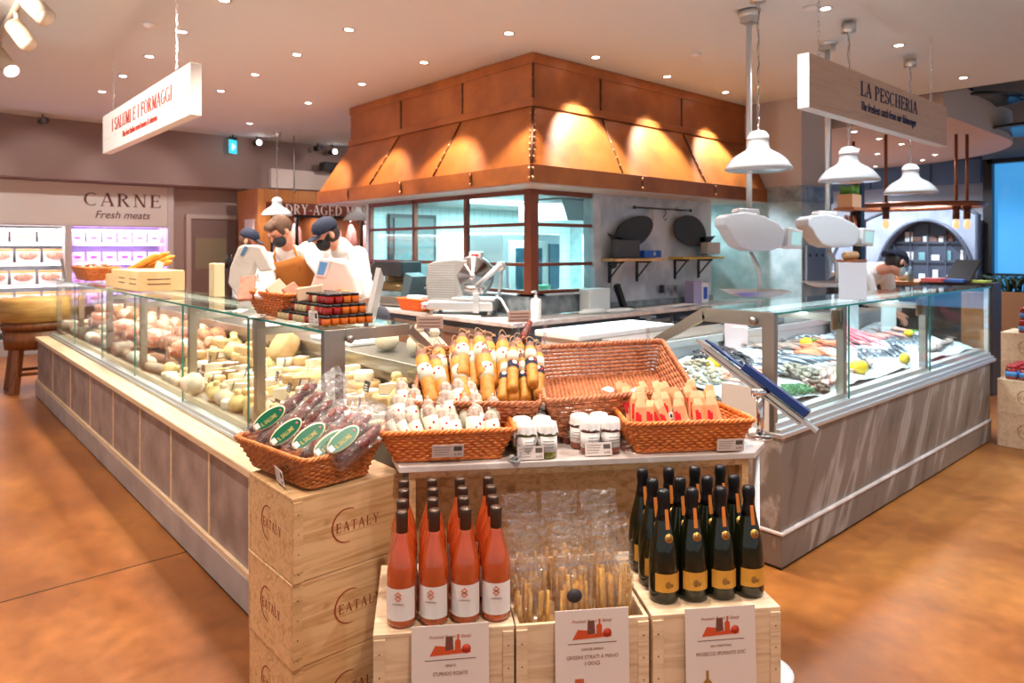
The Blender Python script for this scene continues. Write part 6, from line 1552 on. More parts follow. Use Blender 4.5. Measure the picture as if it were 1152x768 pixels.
p = Vector((1.66, 3.22, GT)); t = thing('counter_scale', 'large white plastic-covered scale with a blue screen in front of the capped man', 'scale', p); kx = 3.52/787
m = MB(); m.prism(pxs([(336, 347), (341, 318), (352, 287), (356, 279), (370, 279), (383, 283), (392, 300), (398, 322), (386, 326), (378, 347)], 366, 340), -.09, .09, M=Q); obj('covered_body', m, COVER, t, bevel=.015)
m = MB(); m.prism(pxs([(350, 298), (354, 279.5), (368, 281), (361.5, 300)], 366, 340), .091, .097, M=Q); o = obj('display_frame', m, WHITE, t, bevel=.003)
m = MB(); m.prism(pxs([(352.5, 296), (355.5, 282.5), (364, 283.5), (359.5, 297)], 366, 340), .0975, .0985, M=Q); obj('screen', m, pbr('screen_blue2', sRGB(90, 140, 188), .3, emit=sRGB(90, 140, 188), es=.3), o)
m = MB(); m.prism(pxs([(380, 300), (394, 304), (401, 324), (384, 326)], 366, 340), -.10, -.02, M=Q); obj('cover_fold', m, COVER, t)

# ================= items on top glass of the left case
# wicker basket with wrapped ham
def rect(cx, cy, hx, hy, z): return [Vector((cx-hx, cy-hy, z)), Vector((cx+hx, cy-hy, z)), Vector((cx+hx, cy+hy, z)), Vector((cx-hx, cy+hy, z))]
zz = GT+.004
basket('orange wicker basket of wrapped sliced meats on the glass counter beside the small jars', rect(1.46, 3.22, .17, .22, zz+.11), rect(1.46, 3.22, .13, .17, zz+.006), WICKO, 8, gap=.022)
PK = pbr('pink_meat', sRGB(222, 150, 124), .45, col2=sRGB(206, 126, 104), scale=40); KB = pbr('kraft_pale', sRGB(224, 190, 160), .6)
for i, (ax, ay, bx, by, w, matn, lab) in enumerate(((276, 338, 280, 311, .075, PK, 'upright pink wrapped meat packet at the left of the basket on the glass counter'), (292, 336, 301, 318, .055, LABELW, 'white and red paper packet beside the upright pink packet'),
        (306, 334, 322, 322, .10, KB, 'flat pale kraft packet in the middle of the meats basket'), (322, 333, 336, 324, .075, PK, 'pale pink packet behind the kraft packet'), (334, 332, 364, 327, .06, KB, 'long tan packet lying over the right end of the meats basket'))):
    a_ = atD(ax, ay, 3.35-.07*i); b_ = atD(bx, by, 3.42-.08*i); d = b_-a_; F = frame(a_, d, FW.cross(d)); t = thing('wrapped_meat_packet', lab, 'packet', M=F)
    m = MB(); m.box(-.0, -w/2, -.012, d.length, w/2, .012); obj('packet', m, matn, t, bevel=.006)
    m = MB(); m.box(d.length*.3, -w*.3, .0122, d.length*.75, w*.3, .0128); obj('label', m, REDD if i == 1 else pbr('tan_label', sRGB(232, 204, 176), .6), t)
# small jars pyramid
JC = {'amber': pbr('jam_amber', sRGB(214, 104, 22), .1, coat=.6), 'red': pbr('jam_red', sRGB(160, 30, 22), .1, coat=.6), 'pale': pbr('jam_pale', sRGB(206, 180, 130), .1, coat=.6)}
BL = pbr('lid_black', (.015, .013, .014), .25, coat=.4); jp = {}
def minijar(col, M, lab):
    if col in jp: return dup(jp[col], M, lab)
    t = thing('mini_jam_jar', lab, 'jar', M=M, group='mini jam jars stacked on the glass counter'); m = MB(); m.lathe([(0, 0), (.0165, .0005), (.019, .004), (.019, .026), (.016, .031)], 12); obj('glass_body', m, JC[col], t)
    m = MB(); m.lathe([(.0178, .031), (.0178, .041), (.016, .042), (0, .042)], 12); obj('lid', m, BL, t); jp[col] = t; return t
z = zz+.001; st = .0395
for lay, (nx, ny, ox, oy) in enumerate(((6, 12, 0, 0), (5, 10, .6, .8), (4, 8, 1.2, 1.6))):
    for i in range(nx):
        for j in range(ny):
            if lay == 0 and i > 2 and j > 3 and i < nx-1: continue
            c = 'amber' if (i > 1 or j == 0 and lay == 0) else ('red' if (j < 3 or (i+j) % 4 == 0) else 'pale')
            minijar(c, T(1.325+(i+ox)*st, 2.645+(j+oy)*st, z+lay*.0425), f'{c} mini jam jar, {["bottom", "middle", "top"][lay]} layer, column {i+1} from glass edge, row {j+1}')
F = frame(Vector((1.305, 2.70, zz+.002)), (-.2, -.98, 0), (-.25, 0, 1))
ticket('small white price card leaning on the corner of the mini jam jars', Vector((1.300, 2.70, zz+.002)), (-.2+.5, -.85, 0), (-.1, -.1, 1), .05, .06, mat=LABELW)
for i, (px, py) in enumerate(((266, 351), (285, 357))):
    p = onZ(px, py, zz+.002); ticket(f'small white price card lying on the glass in front of the meats basket, {"left" if i == 0 else "right"}', p, (.3, -.95, 0), (.9, .28, .25), .07, .045, mat=LABELW)
# acrylic blade stand
a_ = atD(414, 372, 3.05); b_ = atD(428, 307, 3.15)
t = thing('acrylic_sign_stand', 'clear acrylic upright sign seen edge-on at the end of the glass counter', 'sign stand', (a_.x, a_.y, a_.z)); m = MB(); d = b_-a_; F = frame(Vector((0, 0, 0)), d, FW); m.box(0, -.07, -.010, d.length, .07, .010, M=F); obj('acrylic_plate', m, pbr('acrylic_white', sRGB(228, 222, 218), .2, trans=.3), t)
m = MB(); m.box(-.06, -.08, -.012, .10, .08, .0); obj('foot', m, pbr('acrylic_white', (0, 0, 0)), t)
# far end: basket of small pieces, board box with baguettes, mini tray
basket('orange wicker basket of small wrapped pieces at the far end of the glass counter', rect(1.47, 7.75, .15, .33, zz+.135), rect(1.47, 7.75, .11, .27, zz+.02), WICKO, 8, gap=.03)
bs = random.Random(8); me = None
for i in range(46):
    if me is None: m = MB(); m.ball((0, 0, 0), (.028, .022, .018), 7, 5); me = m.mesh('wrapped_truffle', pbr('wrapped_bits', sRGB(212, 184, 160), .5, col2=sRGB(150, 104, 80), scale=30, objrand=.2))
    o = bpy.data.objects.new('wrapped_truffle', me); COL.objects.link(o); o.matrix_local = T(1.47+bs.uniform(-.12, .12), 7.75+bs.uniform(-.29, .29), zz+.125+bs.uniform(-.02, .035))@RZ(bs.uniform(0, 3)); tag(o, 'small pale wrapped piece heaped in the far orange wicker basket', 'wrapped snack', 'wrapped pieces in the far basket')
CB = pbr('cardboard', sRGB(222, 184, 132), .7, col2=sRGB(212, 172, 120), scale=10)
t = thing('cardboard_crate', 'light cardboard box of bread on the far part of the glass counter', 'box', (1.50, 6.05, zz))
m = MB(); m.box(-.16, -.42, .001, .16, .42, .15); m2 = obj('box_body', m, CB, t, bevel=.003)
m = MB()
for y_ in (-.36, -.02):
    for k in range(2): m.box(-.1612, y_, .05+k*.035, -.16, y_+.20, .057+k*.035)
for k in range(2): m.box(-.10, -.4212, .05+k*.035, .06, -.42, .057+k*.035)
obj('printed_line', m, BROWNP, t)
BR = pbr('bread_crust', sRGB(226, 164, 70), .55, col2=sRGB(198, 128, 46), scale=20)
c0 = Vector((1.50, 6.05, zz+.165))
for i, (ax, ay, bx, by, r) in enumerate(((140, 306, 190, 284, .030), (152, 305, 196, 288, .028), (165, 303, 193, 294, .026), (146, 304, 178, 286, .028))):
    a_ = atD(ax, ay, 6.15-.05*i); b_ = atD(bx, by, 5.75-.03*i); m = MB(); n = 8
    m.tube([a_.lerp(b_, k/n) for k in range(n+1)], [.008]+[r*(.8+.2*math.sin(PI*k/n)) for k in range(1, n)]+[.008], 10); tag(obj('baguette', m, BR), f'golden breadstick loaf lying slanted on the cardboard box, {ordw(i)} from left', 'bread', 'loaves on the cardboard box')
p = atD(178, 302, 5.70); m = MB(); m.box(-.03, -.002, -.085, .03, .002, .06, M=RZ(-.7)@RY(.35)); o = obj('hanging_tag', m, pbr('tag_cream', sRGB(232, 214, 184), .6), M=T(*p)); tag(o, 'cream paper tag hanging from the loaves on the cardboard box', 'tag')
t = thing('wooden_biscuit_tray', 'small dark wooden tray of brown biscuits next to the cardboard box', 'tray', (1.50, 6.72, zz)); m = MB(); m.box(-.12, -.16, .001, .12, .16, .10); obj('tray', m, CB, t)
for k in range(7): m = MB(); m.cyl(.02, .102, .15, 10, M=T(-.08, -.13+k*.044, 0)); obj('biscuit', m, pbr('biscuit', sRGB(150, 90, 44), .6), t)
m = MB(); m.box(-.003, -.09, 0, .003, .09, .22, M=RY(-.15)); tag(obj('grey_sign_card', m, pbr('card_grey', sRGB(206, 196, 194), .5), M=T(1.33, 8.45, zz)), 'pale grey card standing at the far end of the glass counter', 'card')
m = MB(); m.tube([onY(201, 318, 5.1), onY(201, 335, 5.1)+Vector((0, 0, -.1))], .02, 4); 
t = thing('tall_breadstick_pack', 'tall pale paper pack of breadsticks standing on the glass counter', 'packet', (1.60, 4.75, zz)); m = MB(); m.box(-.035, -.05, 0, .035, .05, .22); obj('pack', m, pbr('pack_cream', sRGB(226, 200, 158), .6), t, bevel=.006)
m = MB(); m.box(-.0355, -.02, .05, -.035, .02, .17); obj('label', m, LABC, t)

# ================= slicers and devices on the back worktop
wt = .901
GSL = pbr('slicer_grey', sRGB(150, 150, 148), .3, .6); 
t = thing('meat_slicer', 'large silver meat slicer with a round blade on the stone worktop', 'slicer', M=T(4.27, 5.50, wt)@RZ(-.98)@S(1.1, 1.1, 1.1))
# local: x = image right, y = away (+), z up
m = MB(); m.box(-.33, -.14, .035, .28, .16, .12); m.box(-.40, -.12, .04, -.33, .10, .10); obj('base', m, STEELL, t, bevel=.012)
for x, y in ((-.3, -.1), (.24, -.1), (-.3, .12), (.24, .12)):
    m = MB(); m.cyl(.022, .0, .036, 10, M=T(x, y, 0), r2=.016); obj('foot', m, STEEL, t)
m = MB(); m.lathe([(0, -.02), (.17, -.02), (.185, -.01), (.185, .02), (.17, .035), (0, .035)], 36, M=T(.06, .02, .34)@RX(PI/2)); obj('blade_guard', m, GSL, t)
m = MB(); m.lathe([(.0, .0), (.16, .0), (.172, .004)], 40, M=T(.06, -.02, .34)@RX(PI/2)); m.cyl(.035, 0, .03, 16, M=T(.06, -.02, .34)@RX(PI/2)); obj('round_blade', m, CHROME, t, label='polished round blade')
m = MB(); pr_ = [(-.37, .14), (-.35, .11), (-.10, .12), (-.02, .17), (-.08, .34), (.02, .48), (-.10, .49), (-.30, .47), (-.36, .44), (-.38, .30)]; m.prism(pr_, -.0, .02, M=T(0, -.03, 0)@RX(PI/2)); obj('feed_plate', m, pbr('plate_grey', sRGB(168, 166, 162), .35, .6), t, bevel=.01)
m = MB()
for k in range(14): m.box(-.36, -.053, .155+k*.022, -.10, -.05, .159+k*.022)
obj('plate_ribs', m, STEELL, t)
m = MB(); m.tube([(.10, -.09, .24), (.22, -.09, .34), (.33, -.09, .43)], [.02, .024, .028], 8); m.cyl(.045, -.02, .02, 14, M=T(.34, -.09, .43)@RX(PI/2)); m.tube([(.34, -.06, .42), (.30, -.02, .14)], .014, 8); obj('carriage_arm', m, STEELL, t)
m = MB(); m.tube([(.02, -.12, .24), (.16, -.12, .22)], [.032, .024], 10); m.tube([(.16, -.12, .22), (.19, -.12, .215)], .032, 10); obj('handle', m, CHROME, t)
m = MB(); m.box(-.10, -.14, .125, .30, .10, .15); m.box(.10, -.15, .02, .16, -.14, .20); obj('carriage', m, STEELL, t, bevel=.006)
m = MB(); m.box(.02, -.01, .50, .14, .06, .56); obj('motor_cap', m, WHITE, t, bevel=.01); m = MB(); m.box(.045, -.0125, .515, .11, -.010, .535); obj('badge', m, REDD, t)
m = MB(); m.cyl(.012, 0, .01, 10, M=T(-.36, -.121, .07)@RX(PI/2)); obj('red_button', m, pbr('red_button', sRGB(220, 40, 30), .4), t)
m = MB(); m.tube([(.30, -.1, .17), (.36, -.14, .14), (.44, -.16, .02), (.45, -.16, .0)], .012, 8); obj('lever', m, STEELL, t)
# dark vacuum machine
t = thing('black_wrapping_machine', 'black-sided food wrapping machine left of the silver slicer', 'machine', M=T(4.20, 6.85, wt)@RZ(-1.3)@S(.95, .8, 1))
m = MB(); m.box(-.42, -.2, .02, .40, .25, .12); obj('base', m, STEELW, t, bevel=.01)
m = MB(); m.prism([(-.30, .14), (-.14, .42), (-.05, .50), (.36, .50), (.36, .36), (0, .34), (-.14, .14)], 0, .03, M=T(0, -.18, 0)@RX(PI/2)); m.box(-.06, -.22, .34, .36, .2, .50); obj('side_cheek', m, BLACK, t, bevel=.004)
m = MB(); m.tube([(-.14, -.05, .22), (.34, -.05, .22)], .055, 16); m.tube([(-.10, .1, .3), (.34, .1, .3)], .06, 16); obj('film_roll', m, pbr('film_roll', sRGB(140, 118, 80), .2, .3), t)
m = MB(); m.prism([(.34, .12), (.44, .12), (.52, .34), (.40, .38)], 0, .3, M=T(0, .1, 0)@RX(PI/2)); obj('side_panel', m, pbr('panel_teal_dark', sRGB(62, 80, 86), .4), t)
m = MB(); m.box(-.62, -.2, .30, -.32, .2, .42); m.box(-.62, -.2, .16, -.32, .2, .29); obj('cardboard_pack', m, pbr('pack_brown', sRGB(158, 126, 110), .7), t)
m = MB(); m.box(-.64, -.22, .0, -.32, .2, .15); obj('lilac_box', m, pbr('lilac_box', sRGB(168, 160, 196), .5), t)
# teal slicer further
t = thing('meat_slicer', 'turquoise-bodied meat slicer behind the capped man', 'slicer', M=T(4.08, 7.9, wt+.0)@S(.9, .9, .9)@RZ(-.9)); TEAL = pbr('slicer_teal', sRGB(84, 152, 154), .35)
m = MB(); m.box(-.22, -.15, .03, .25, .2, .22); obj('base', m, TEAL, t, bevel=.02); m = MB(); m.lathe([(0, -.03), (.18, -.03), (.2, 0), (.18, .04), (0, .04)], 30, M=T(.02, 0, .46)@RX(PI/2)@RY(.3)); obj('blade_guard', m, TEAL, t)
m = MB(); m.lathe([(0, .0), (.165, .0), (.165, .004)], 30, M=T(.02, -.045, .46)@RX(PI/2)@RY(.3)); obj('round_blade', m, CHROME, t)
m = MB(); m.tube([(-.1, -.1, .3), (.24, -.1, .44)], .012, 8); obj('carriage_arm', m, STEELL, t)
m = MB()
for x in (-.18, .2): m.cyl(.02, 0, .03, 8, M=T(x, 0, 0))
obj('foot', m, STEEL, t)
# orange basket with box on worktop
p = Vector((4.07, 6.12, wt+.0)); basket('small orange basket on the stone worktop in front of the silver slicer', rect(p.x+.02, p.y, .10, .24, wt+.12), rect(p.x+.02, p.y, .075, .19, wt+.008), pbr('wicker_vivid', sRGB(226, 104, 34), .45, col2=sRGB(196, 84, 24), scale=50), 6, gap=.028)
m = MB(); m.box(-.06, -.14, 0, .06, .14, .06); tag(obj('clear_food_tray', m, pbr('tray_pale', sRGB(196, 210, 214), .3), bevel=.008, M=T(4.10, 6.1, wt+.095)), 'pale plastic tray standing in the small orange basket', 'tray')
# bottles by the corner
t = thing('soap_pump_bottle', 'white pump bottle at the corner of the stone worktop', 'bottle', onZ(603, 358, wt)); m = MB(); m.lathe([(0, 0), (.045, 0), (.05, .01), (.05, .16), (.045, .18), (.015, .19), (.015, .21)], 18); obj('bottle', m, WHITE, t)
m = MB(); m.cyl(.01, .21, .25, 8); m.tube([(0, 0, .25), (-.05, .0, .245)], .01, 8); obj('pump', m, WHITE, t)
t = thing('spray_bottle', 'purple-capped clear bottle behind the pump bottle', 'bottle', (4.62, 4.93, 1.106)); m = MB(); m.lathe([(0, 0), (.04, 0), (.045, .01), (.045, .13), (.02, .17)], 16); obj('bottle', m, pbr('blueish', sRGB(120, 140, 190), .2, trans=.3), t); m = MB(); m.cyl(.024, .17, .22, 12); obj('cap', m, pbr('purple_cap', sRGB(120, 60, 160), .4), t)
m = MB(); m.tube([(0, 0, .0), (.30, 0, .01)], [.006, .006], 6); m.box(-.16, -.018, 0, .0, .018, .012); tag(obj('kitchen_knife', m, BLACK, M=T(*onZ(560, 356, wt+.002))@RZ(-.6)), 'black-handled knife lying on the stone worktop before the corner', 'knife')
# right leg: container, phone, papers
p = onZ(665, 334, .905); t = thing('ribbed_container', 'white square container on the worktop below the kitchen window', 'container', (5.35, 4.78, wt)); m = MB(); m.box(-.16, -.08, 0, .16, .07, .24); obj('container', m, pbr('cont_white', sRGB(214, 222, 222), .4), t, bevel=.015); m = MB(); m.box(.161, -.03, .02, .165, .03, .2); obj('strip', m, pbr('soft_green', sRGB(150, 190, 180), .5), t)
t = thing('desk_phone', 'black handset phone leaning at the end of the stone wall', 'phone', (5.78, 4.74, wt)); m = MB(); m.box(-.10, -.05, 0, .10, .05, .03); obj('phone_base', m, BLACK, t, bevel=.008); m = MB(); m.box(-.03, -.03, 0, .03, .03, .30, M=RY(-.45)); obj('handset', m, BLACK, t, bevel=.01)
m = MB(); m.tube([(-.05, .05, .15), (-.15, .06, .25), (-.12, .08, .45), (0, .09, .5)], .004, 5); obj('phone_cord', m, BLACK, t)
m = MB(); rr = random.Random(2); m.lathe([(0, .0), (.14, .0), (.16, .03), (.1, .05), (0, .04)], 14, M=T(5.2, 4.66, wt)@S(1.3, .45, 1)); m.lathe([(0, .0), (.14, .0), (.16, .02), (.1, .035), (0, .03)], 14, M=T(5.55, 4.62, wt)@S(1.5, .5, 1)); tag(obj('crumpled_cloth', m, pbr('cloth_pale', sRGB(206, 208, 204), .9, bump=.6, bscale=20)), 'pale crumpled cloths on the worktop below the window', 'cloth')
t = thing('paper_sheets', 'white paper sheets spread along the worktop edge under the stone wall', 'paper', (6.2, 4.62, wt)); 
for k in range(4): m = MB(); m.box(-.18, -.09, .001+.004*k, .18, .09, .004+.004*k, M=T(-.2+k*.22, 0, 0)@RZ(.1*k-.15)); obj('sheet', m, LABELW, t)
t = thing('cleaner_bottles', 'lilac box and blue-labelled white bottle at the right end of the stone wall', 'bottles', (7.05, 4.72, wt)); m = MB(); m.box(-.12, -.06, 0, .04, .07, .27); obj('lilac_box', m, pbr('lilac_box', (0, 0, 0)), t, bevel=.006); m = MB(); m.box(.06, -.05, 0, .20, .05, .24); b_ = obj('bottle', m, WHITE, t, bevel=.01); m = MB(); m.box(.09, -.0515, .05, .17, -.05, .19); obj('label', m, pbr('label_blue', sRGB(40, 80, 190), .5), b_)
# clutter in the opening (x 800-833)
t = thing('kitchen_rack', 'kitchen rack with colourful packs seen in the gap left of the pillar', 'rack', (7.95, 5.6, 0)); m = MB()
for z in (.9, 1.25, 1.6): m.box(-.3, -.2, z, .3, .2, z+.02)
for x, y in ((-.3, -.2), (.28, -.2), (-.3, .18), (.28, .18)): m.box(x, y, 0, x+.02, y+.02, 1.75)
obj('frame', m, pbr('rack_teal', sRGB(70, 130, 130), .4), t)
cc = [sRGB(226, 200, 90), sRGB(80, 150, 190), sRGB(230, 230, 225), sRGB(90, 170, 130), sRGB(220, 120, 70)]
for k in range(12): m = MB(); z = (.92, 1.27)[k % 2]; x = -.26+(k//2)*.09; m.box(x, -.18, z+.001, x+.075, -.05, z+.08+.03*(k % 3)); obj('food_pack', m, pbr(f'pack_col{k % 5}', cc[k % 5], .5), t)
# utility panel on pillar
m = MB(); a_ = onY(903, 276, 4.03); b_ = onY(940, 318, 4.03); m.box(a_.x+.06, 4.0, b_.z, a_.x+.55, 4.0495, a_.z, 0)
for k in range(3): m.cyl(.02, 0, .01, 10, 1, M=T(a_.x+.13+k*.17, 4.0, a_.z-.12)@RX(PI/2))
tag(obj('steel_dispenser', m, [pbr('steel_blue', sRGB(120, 126, 134), .4, .1), BLACK], bevel=.006), 'flat steel dispenser with three dark buttons on the pillar face', 'dispenser')

# ================= tilted blue sign holder in the foreground
a_ = atD(905, 470, 2.55); b_ = atD(792, 384, 2.75); d = b_-a_; L_ = d.length
t = thing('tilted_sign_holder', 'tilted navy-topped plastic sign on a chrome stand before the fish counter', 'sign', a_)
F = frame(Vector((0, 0, 0)), d, FW+RT*.34-Vector((0, 0, .12)))@S(1, 1, -1)
m = MB(); m.box(0, -.0, .0, L_*.62, .20, .030, M=F); obj('navy_board', m, pbr('navy_board', sRGB(16, 42, 98), .35), t, bevel=.003)
m = MB(); m.box(-.03, -.002, .024, L_*1.02, .19, .030, M=F@T(0, 0, -.0)); 
m2 = MB(); m2.box(-.06, .0, -.020, L_*1.06, .20, -.008, M=F); m2.box(.0, .0, -.034, L_*.98, .18, -.026, M=F); obj('plastic_sheet', m2, pbr('grey_acrylic', sRGB(176, 166, 160), .2, trans=.25), t, label='grey translucent plastic sheets')
m = MB(); m.box(L_*.62, 0, .004, L_*1.0, .2, .010, M=F); obj('navy_tongue', m, pbr('navy_board', (0, 0, 0)), t)
m = MB()
for q in (.12, .40): m.cyl(.005, 0, .004, 8, M=F@T(L_*q, .02, .022))
obj('rivet', m, CHROME, t)
mid = d*.42; m = MB(); m.tube([mid+Vector((0, 0, -.035)), mid+Vector((0, 0, -.16)), Vector((mid.x+.01, mid.y+.01, ZT-a_.z+.02))], [.016, .013, .012], 10); bz = a_.z+mid.z; m.tube([mid+Vector((0, 0, -.03))-RT*.03, mid+Vector((0, 0, -.03))+RT*.03], .018, 8)
obj('chrome_stem', m, CHROME, t); foot = a_+mid; 
m = MB(); m.lathe([(0, ZT-a_.z+.001), (.05, ZT-a_.z+.001), (.045, ZT-a_.z+.01), (0, ZT-a_.z+.012)], 20, M=T(mid.x+.01, mid.y+.01, 0)); obj('foot', m, CHROME, t)
# ================= people
SKIN = pbr('skin', sRGB(226, 164, 138), .5, sss=.15, col2=sRGB(214, 146, 120), scale=12)
SHIRT = pbr('shirt_white', sRGB(232, 226, 222), .85, bump=.5, bscale=14)
APR = pbr('apron_tan', sRGB(176, 108, 44), .8, bump=.2, bscale=30)
HAIRB = pbr('hair_brown', sRGB(84, 56, 38), .7, bump=.8, bscale=120)
HAIRD = pbr('hair_dark', sRGB(44, 34, 30), .7, bump=.8, bscale=120)
MASKB = pbr('mask_black', (.015, .015, .018), .8); MASKL = pbr('mask_blue', sRGB(180, 214, 226), .8)
TRS = pbr('trousers_dark', sRGB(50, 50, 58), .8)
def limb(m, pts, rs, seg=12):
    pts = [Vector(p) for p in pts]
    for i in range(len(pts)-1):
        a, b_ = pts[i], pts[i+1]; n = max(2, int((b_-a).length/.03))
        m.tube([a.lerp(b_, k/n) for k in range(n+1)], [rs[i]+(rs[i+1]-rs[i])*k/n for k in range(n+1)], seg)
    for p, r in zip(pts, rs): m.ball(p, r, 12, 8)
def remesh(o, v):
    q = o.modifiers.new('r', 'REMESH'); q.mode = 'VOXEL'; q.voxel_size = v; q.use_smooth_shade = True
    q = o.modifiers.new('sm', 'SMOOTH'); q.iterations = 3; q.factor = .5
def person(lab, hip, neck, head, face, hup, arms, feet, hair, cap=None, bill=None, mask=None, apron=False, masktop=.0):
    hip, neck, head, face, hup = map(Vector, (hip, neck, head, face, hup)); root = Vector(((feet[0][0]+feet[1][0])/2, (feet[0][1]+feet[1][1])/2, 0))
    feet = [(f[0], f[1], 0) for f in feet]
    t = thing('person', lab, 'person', root); O = lambda p: Vector(p)-root
    ax = (neck-hip).normalized(); fr = Vector((arms[0][2][0]+arms[1][2][0], arms[0][2][1]+arms[1][2][1], 0))/2-Vector((neck.x+hip.x, neck.y+hip.y, 0))/2
    fr = (fr-ax*fr.dot(ax)).normalized(); side = fr.cross(ax).normalized()
    def torso(m, g):
        n = 8
        prof = [(.165, .115), (.158, .108), (.15, .10), (.15, .10), (.158, .108), (.17, .115), (.18, .115), (.165, .10), (.09, .07)]
        for k in range(n+1):
            p = hip.lerp(neck, k/n*1.0-.0)-ax*.02; a, b_ = prof[k]
            m.ball((0, 0, 0), (a+g, .055+g, b_+g), 16, 10, M=frame(O(p), side, ax))
    # head frame: x side, y front(-), z up
    up = (hup-face*hup.dot(face)).normalized(); sx = face.cross(up).normalized()
    HM = Matrix.Identity(4)
    hp = O(head)
    for i in range(3): HM[i][0] = sx[i]; HM[i][1] = -face.normalized()[i]; HM[i][2] = up[i]; HM[i][3] = hp[i]
    sh = [neck-side*.165-ax*.055, neck+side*.165-ax*.055]
    m = MB(); torso(m, -.012)
    m.ball((0, .012, .02), (.073, .092, .092), 20, 14, M=HM); m.ball((0, -.02, -.045), (.056, .062, .068), 16, 10, M=HM); m.ball((0, -.055, -.088), (.026, .022, .022), 10, 8, M=HM)
    m.tube([HM@Vector(p) for p in ((0, -.078, .02), (0, -.098, -.018), (0, -.084, -.032))], [.009, .014, .012], 8)
    m.ball((0, -.082, .035), (.05, .012, .012), 12, 6, M=HM); m.ball((0, -.078, -.055), (.024, .012, .011), 10, 6, M=HM)
    for s in (-1, 1): m.ball((s*.074, .012, -.01), (.012, .02, .032), 10, 8, M=HM)
    limb(m, [O(neck)-ax*.03, HM@Vector((0, .02, -.06))], [.058, .052])
    for s, (e, w_, h) in zip(sh, [(a[0], a[1], a[2]) for a in arms]):
        limb(m, [O(s), O(e), O(w_)], [.05, .038, .026]); hd = (Vector(h)-Vector(w_)).normalized()
        c = O(w_)+hd*.05; pl = Vector((0, 0, 1)) if abs(hd.z) < .8 else FW; sd = hd.cross(pl).normalized(); nn = sd.cross(hd)
        m.ball((0, 0, 0), (.05, .040, .016), 12, 8, M=frame(c, hd, sd))
        for q in range(4):
            b0 = c+hd*.042+sd*(-.029+.019*q); L_ = (.062, .074, .070, .055)[q]; m.tube([b0-hd*.02, b0+hd*L_*.5, b0+hd*L_*.85-nn*.016, b0+hd*L_-nn*.034], [.0095, .0088, .008, .007], 8)
        m.tube([c-hd*.02-sd*.03, c+hd*.012-sd*.058, c+hd*.045-sd*.064], [.012, .0105, .008], 8)
    for k, f in enumerate(feet):
        hs = hip+side*(-.09 if k == 0 else .09); kn = (hs+Vector(f))/2+fr*.03; limb(m, [O(hs), O(kn), O(Vector((f[0], f[1], .09)))], [.085, .06, .042])
        m.ball((0, 0, 0), (.045, .12, .045), 12, 8, M=frame(O((f[0], f[1], .046))+fr*.05, side, fr))
    o = obj('body', m, SKIN, t); remesh(o, .0085)
    m = MB(); torso(m, .012)
    for s, a in zip(sh, arms): limb(m, [O(s), O(a[0]), O(Vector(a[0]).lerp(Vector(a[1]), .88))], [.078, .06, .046])
    limb(m, [O(neck)-ax*.05, O(neck)+ax*.02], [.09, .070]); o = obj('white_shirt', m, SHIRT, t); remesh(o, .013)
    m = MB()
    for k, f in enumerate(feet):
        hs = hip+side*(-.09 if k == 0 else .09); kn = (hs+Vector(f))/2+fr*.03; limb(m, [O(hs)+Vector((0, 0, .02)), O(kn), O(Vector((f[0], f[1], .10)))], [.115, .085, .07])
    o = obj('trousers', m, TRS, t); remesh(o, .016)
    m = MB()
    for k, f in enumerate(feet): m.ball((0, 0, 0), (.052, .145, .05), 12, 8, M=frame(O((f[0], f[1], .055))+fr*.05, side, fr)); 
    obj('shoes', m, BLACK, t)
    # hair
    m = MB()
    if cap: m.ball((0, .022, .0), (.079, .092, .085), 20, 12, M=HM)
    else:
        m.ball((0, .03, .035), (.083, .098, .092), 20, 12, M=HM); m.ball((0, -.03, .085), (.068, .062, .04), 14, 8, M=HM); m.ball((-.02, -.065, .085), (.045, .03, .03), 12, 8, M=HM)
        for s in (-1, 1): m.ball((s*.066, -.005, .02), (.016, .03, .045), 10, 8, M=HM)
    o = obj('hair', m, hair, t); remesh(o, .008)
    m = MB()
    for s in (-1, 1): m.ball((s*.032, -.082, .012), (.011, .007, .006), 10, 6, M=HM); m.tube([HM@Vector((s*.018, -.091, .035)), HM@Vector((s*.048, -.083, .036))], .004, 5)
    obj('eyes_and_brows', m, BLACK, t)
    if cap:
        m = MB(); m.lathe([(.086, 0), (.089, .02), (.086, .05), (.066, .082), (.03, .098), (0, .10)], 24, M=HM@T(0, .012, .03)@S(1, 1.14, 1))
        b0 = -1 if bill == 'front' else 1; vs = []
        pl = [(-.075, 0)]+[(.075*math.cos(PI-PI*k/12), .085*math.sin(PI*k/12)) for k in range(13)]+[(.075, 0)]
        m.prism([(x, b0*(y+.075)+.012) for x, y in pl], .030, .038, M=HM@RX(.12*(1 if b0 < 0 else -1))); obj('cap', m, cap, t)
    if mask:
        m = MB(); m.ball((0, -.045, -.048), (.061, .062, .056), 18, 12, M=HM); m.ball((0, -.09, -.030), (.022, .02, .026), 10, 8, M=HM); o = obj('face_mask', m, mask, t); remesh(o, .007)
        m = MB()
        for s in (-1, 1): m.tube([HM@Vector((s*.055, -.05, -.03)), HM@Vector((s*.078, -.01, .0)), HM@Vector((s*.082, .02, .005))], .003, 5)
        obj('mask_loop', m, mask, t)
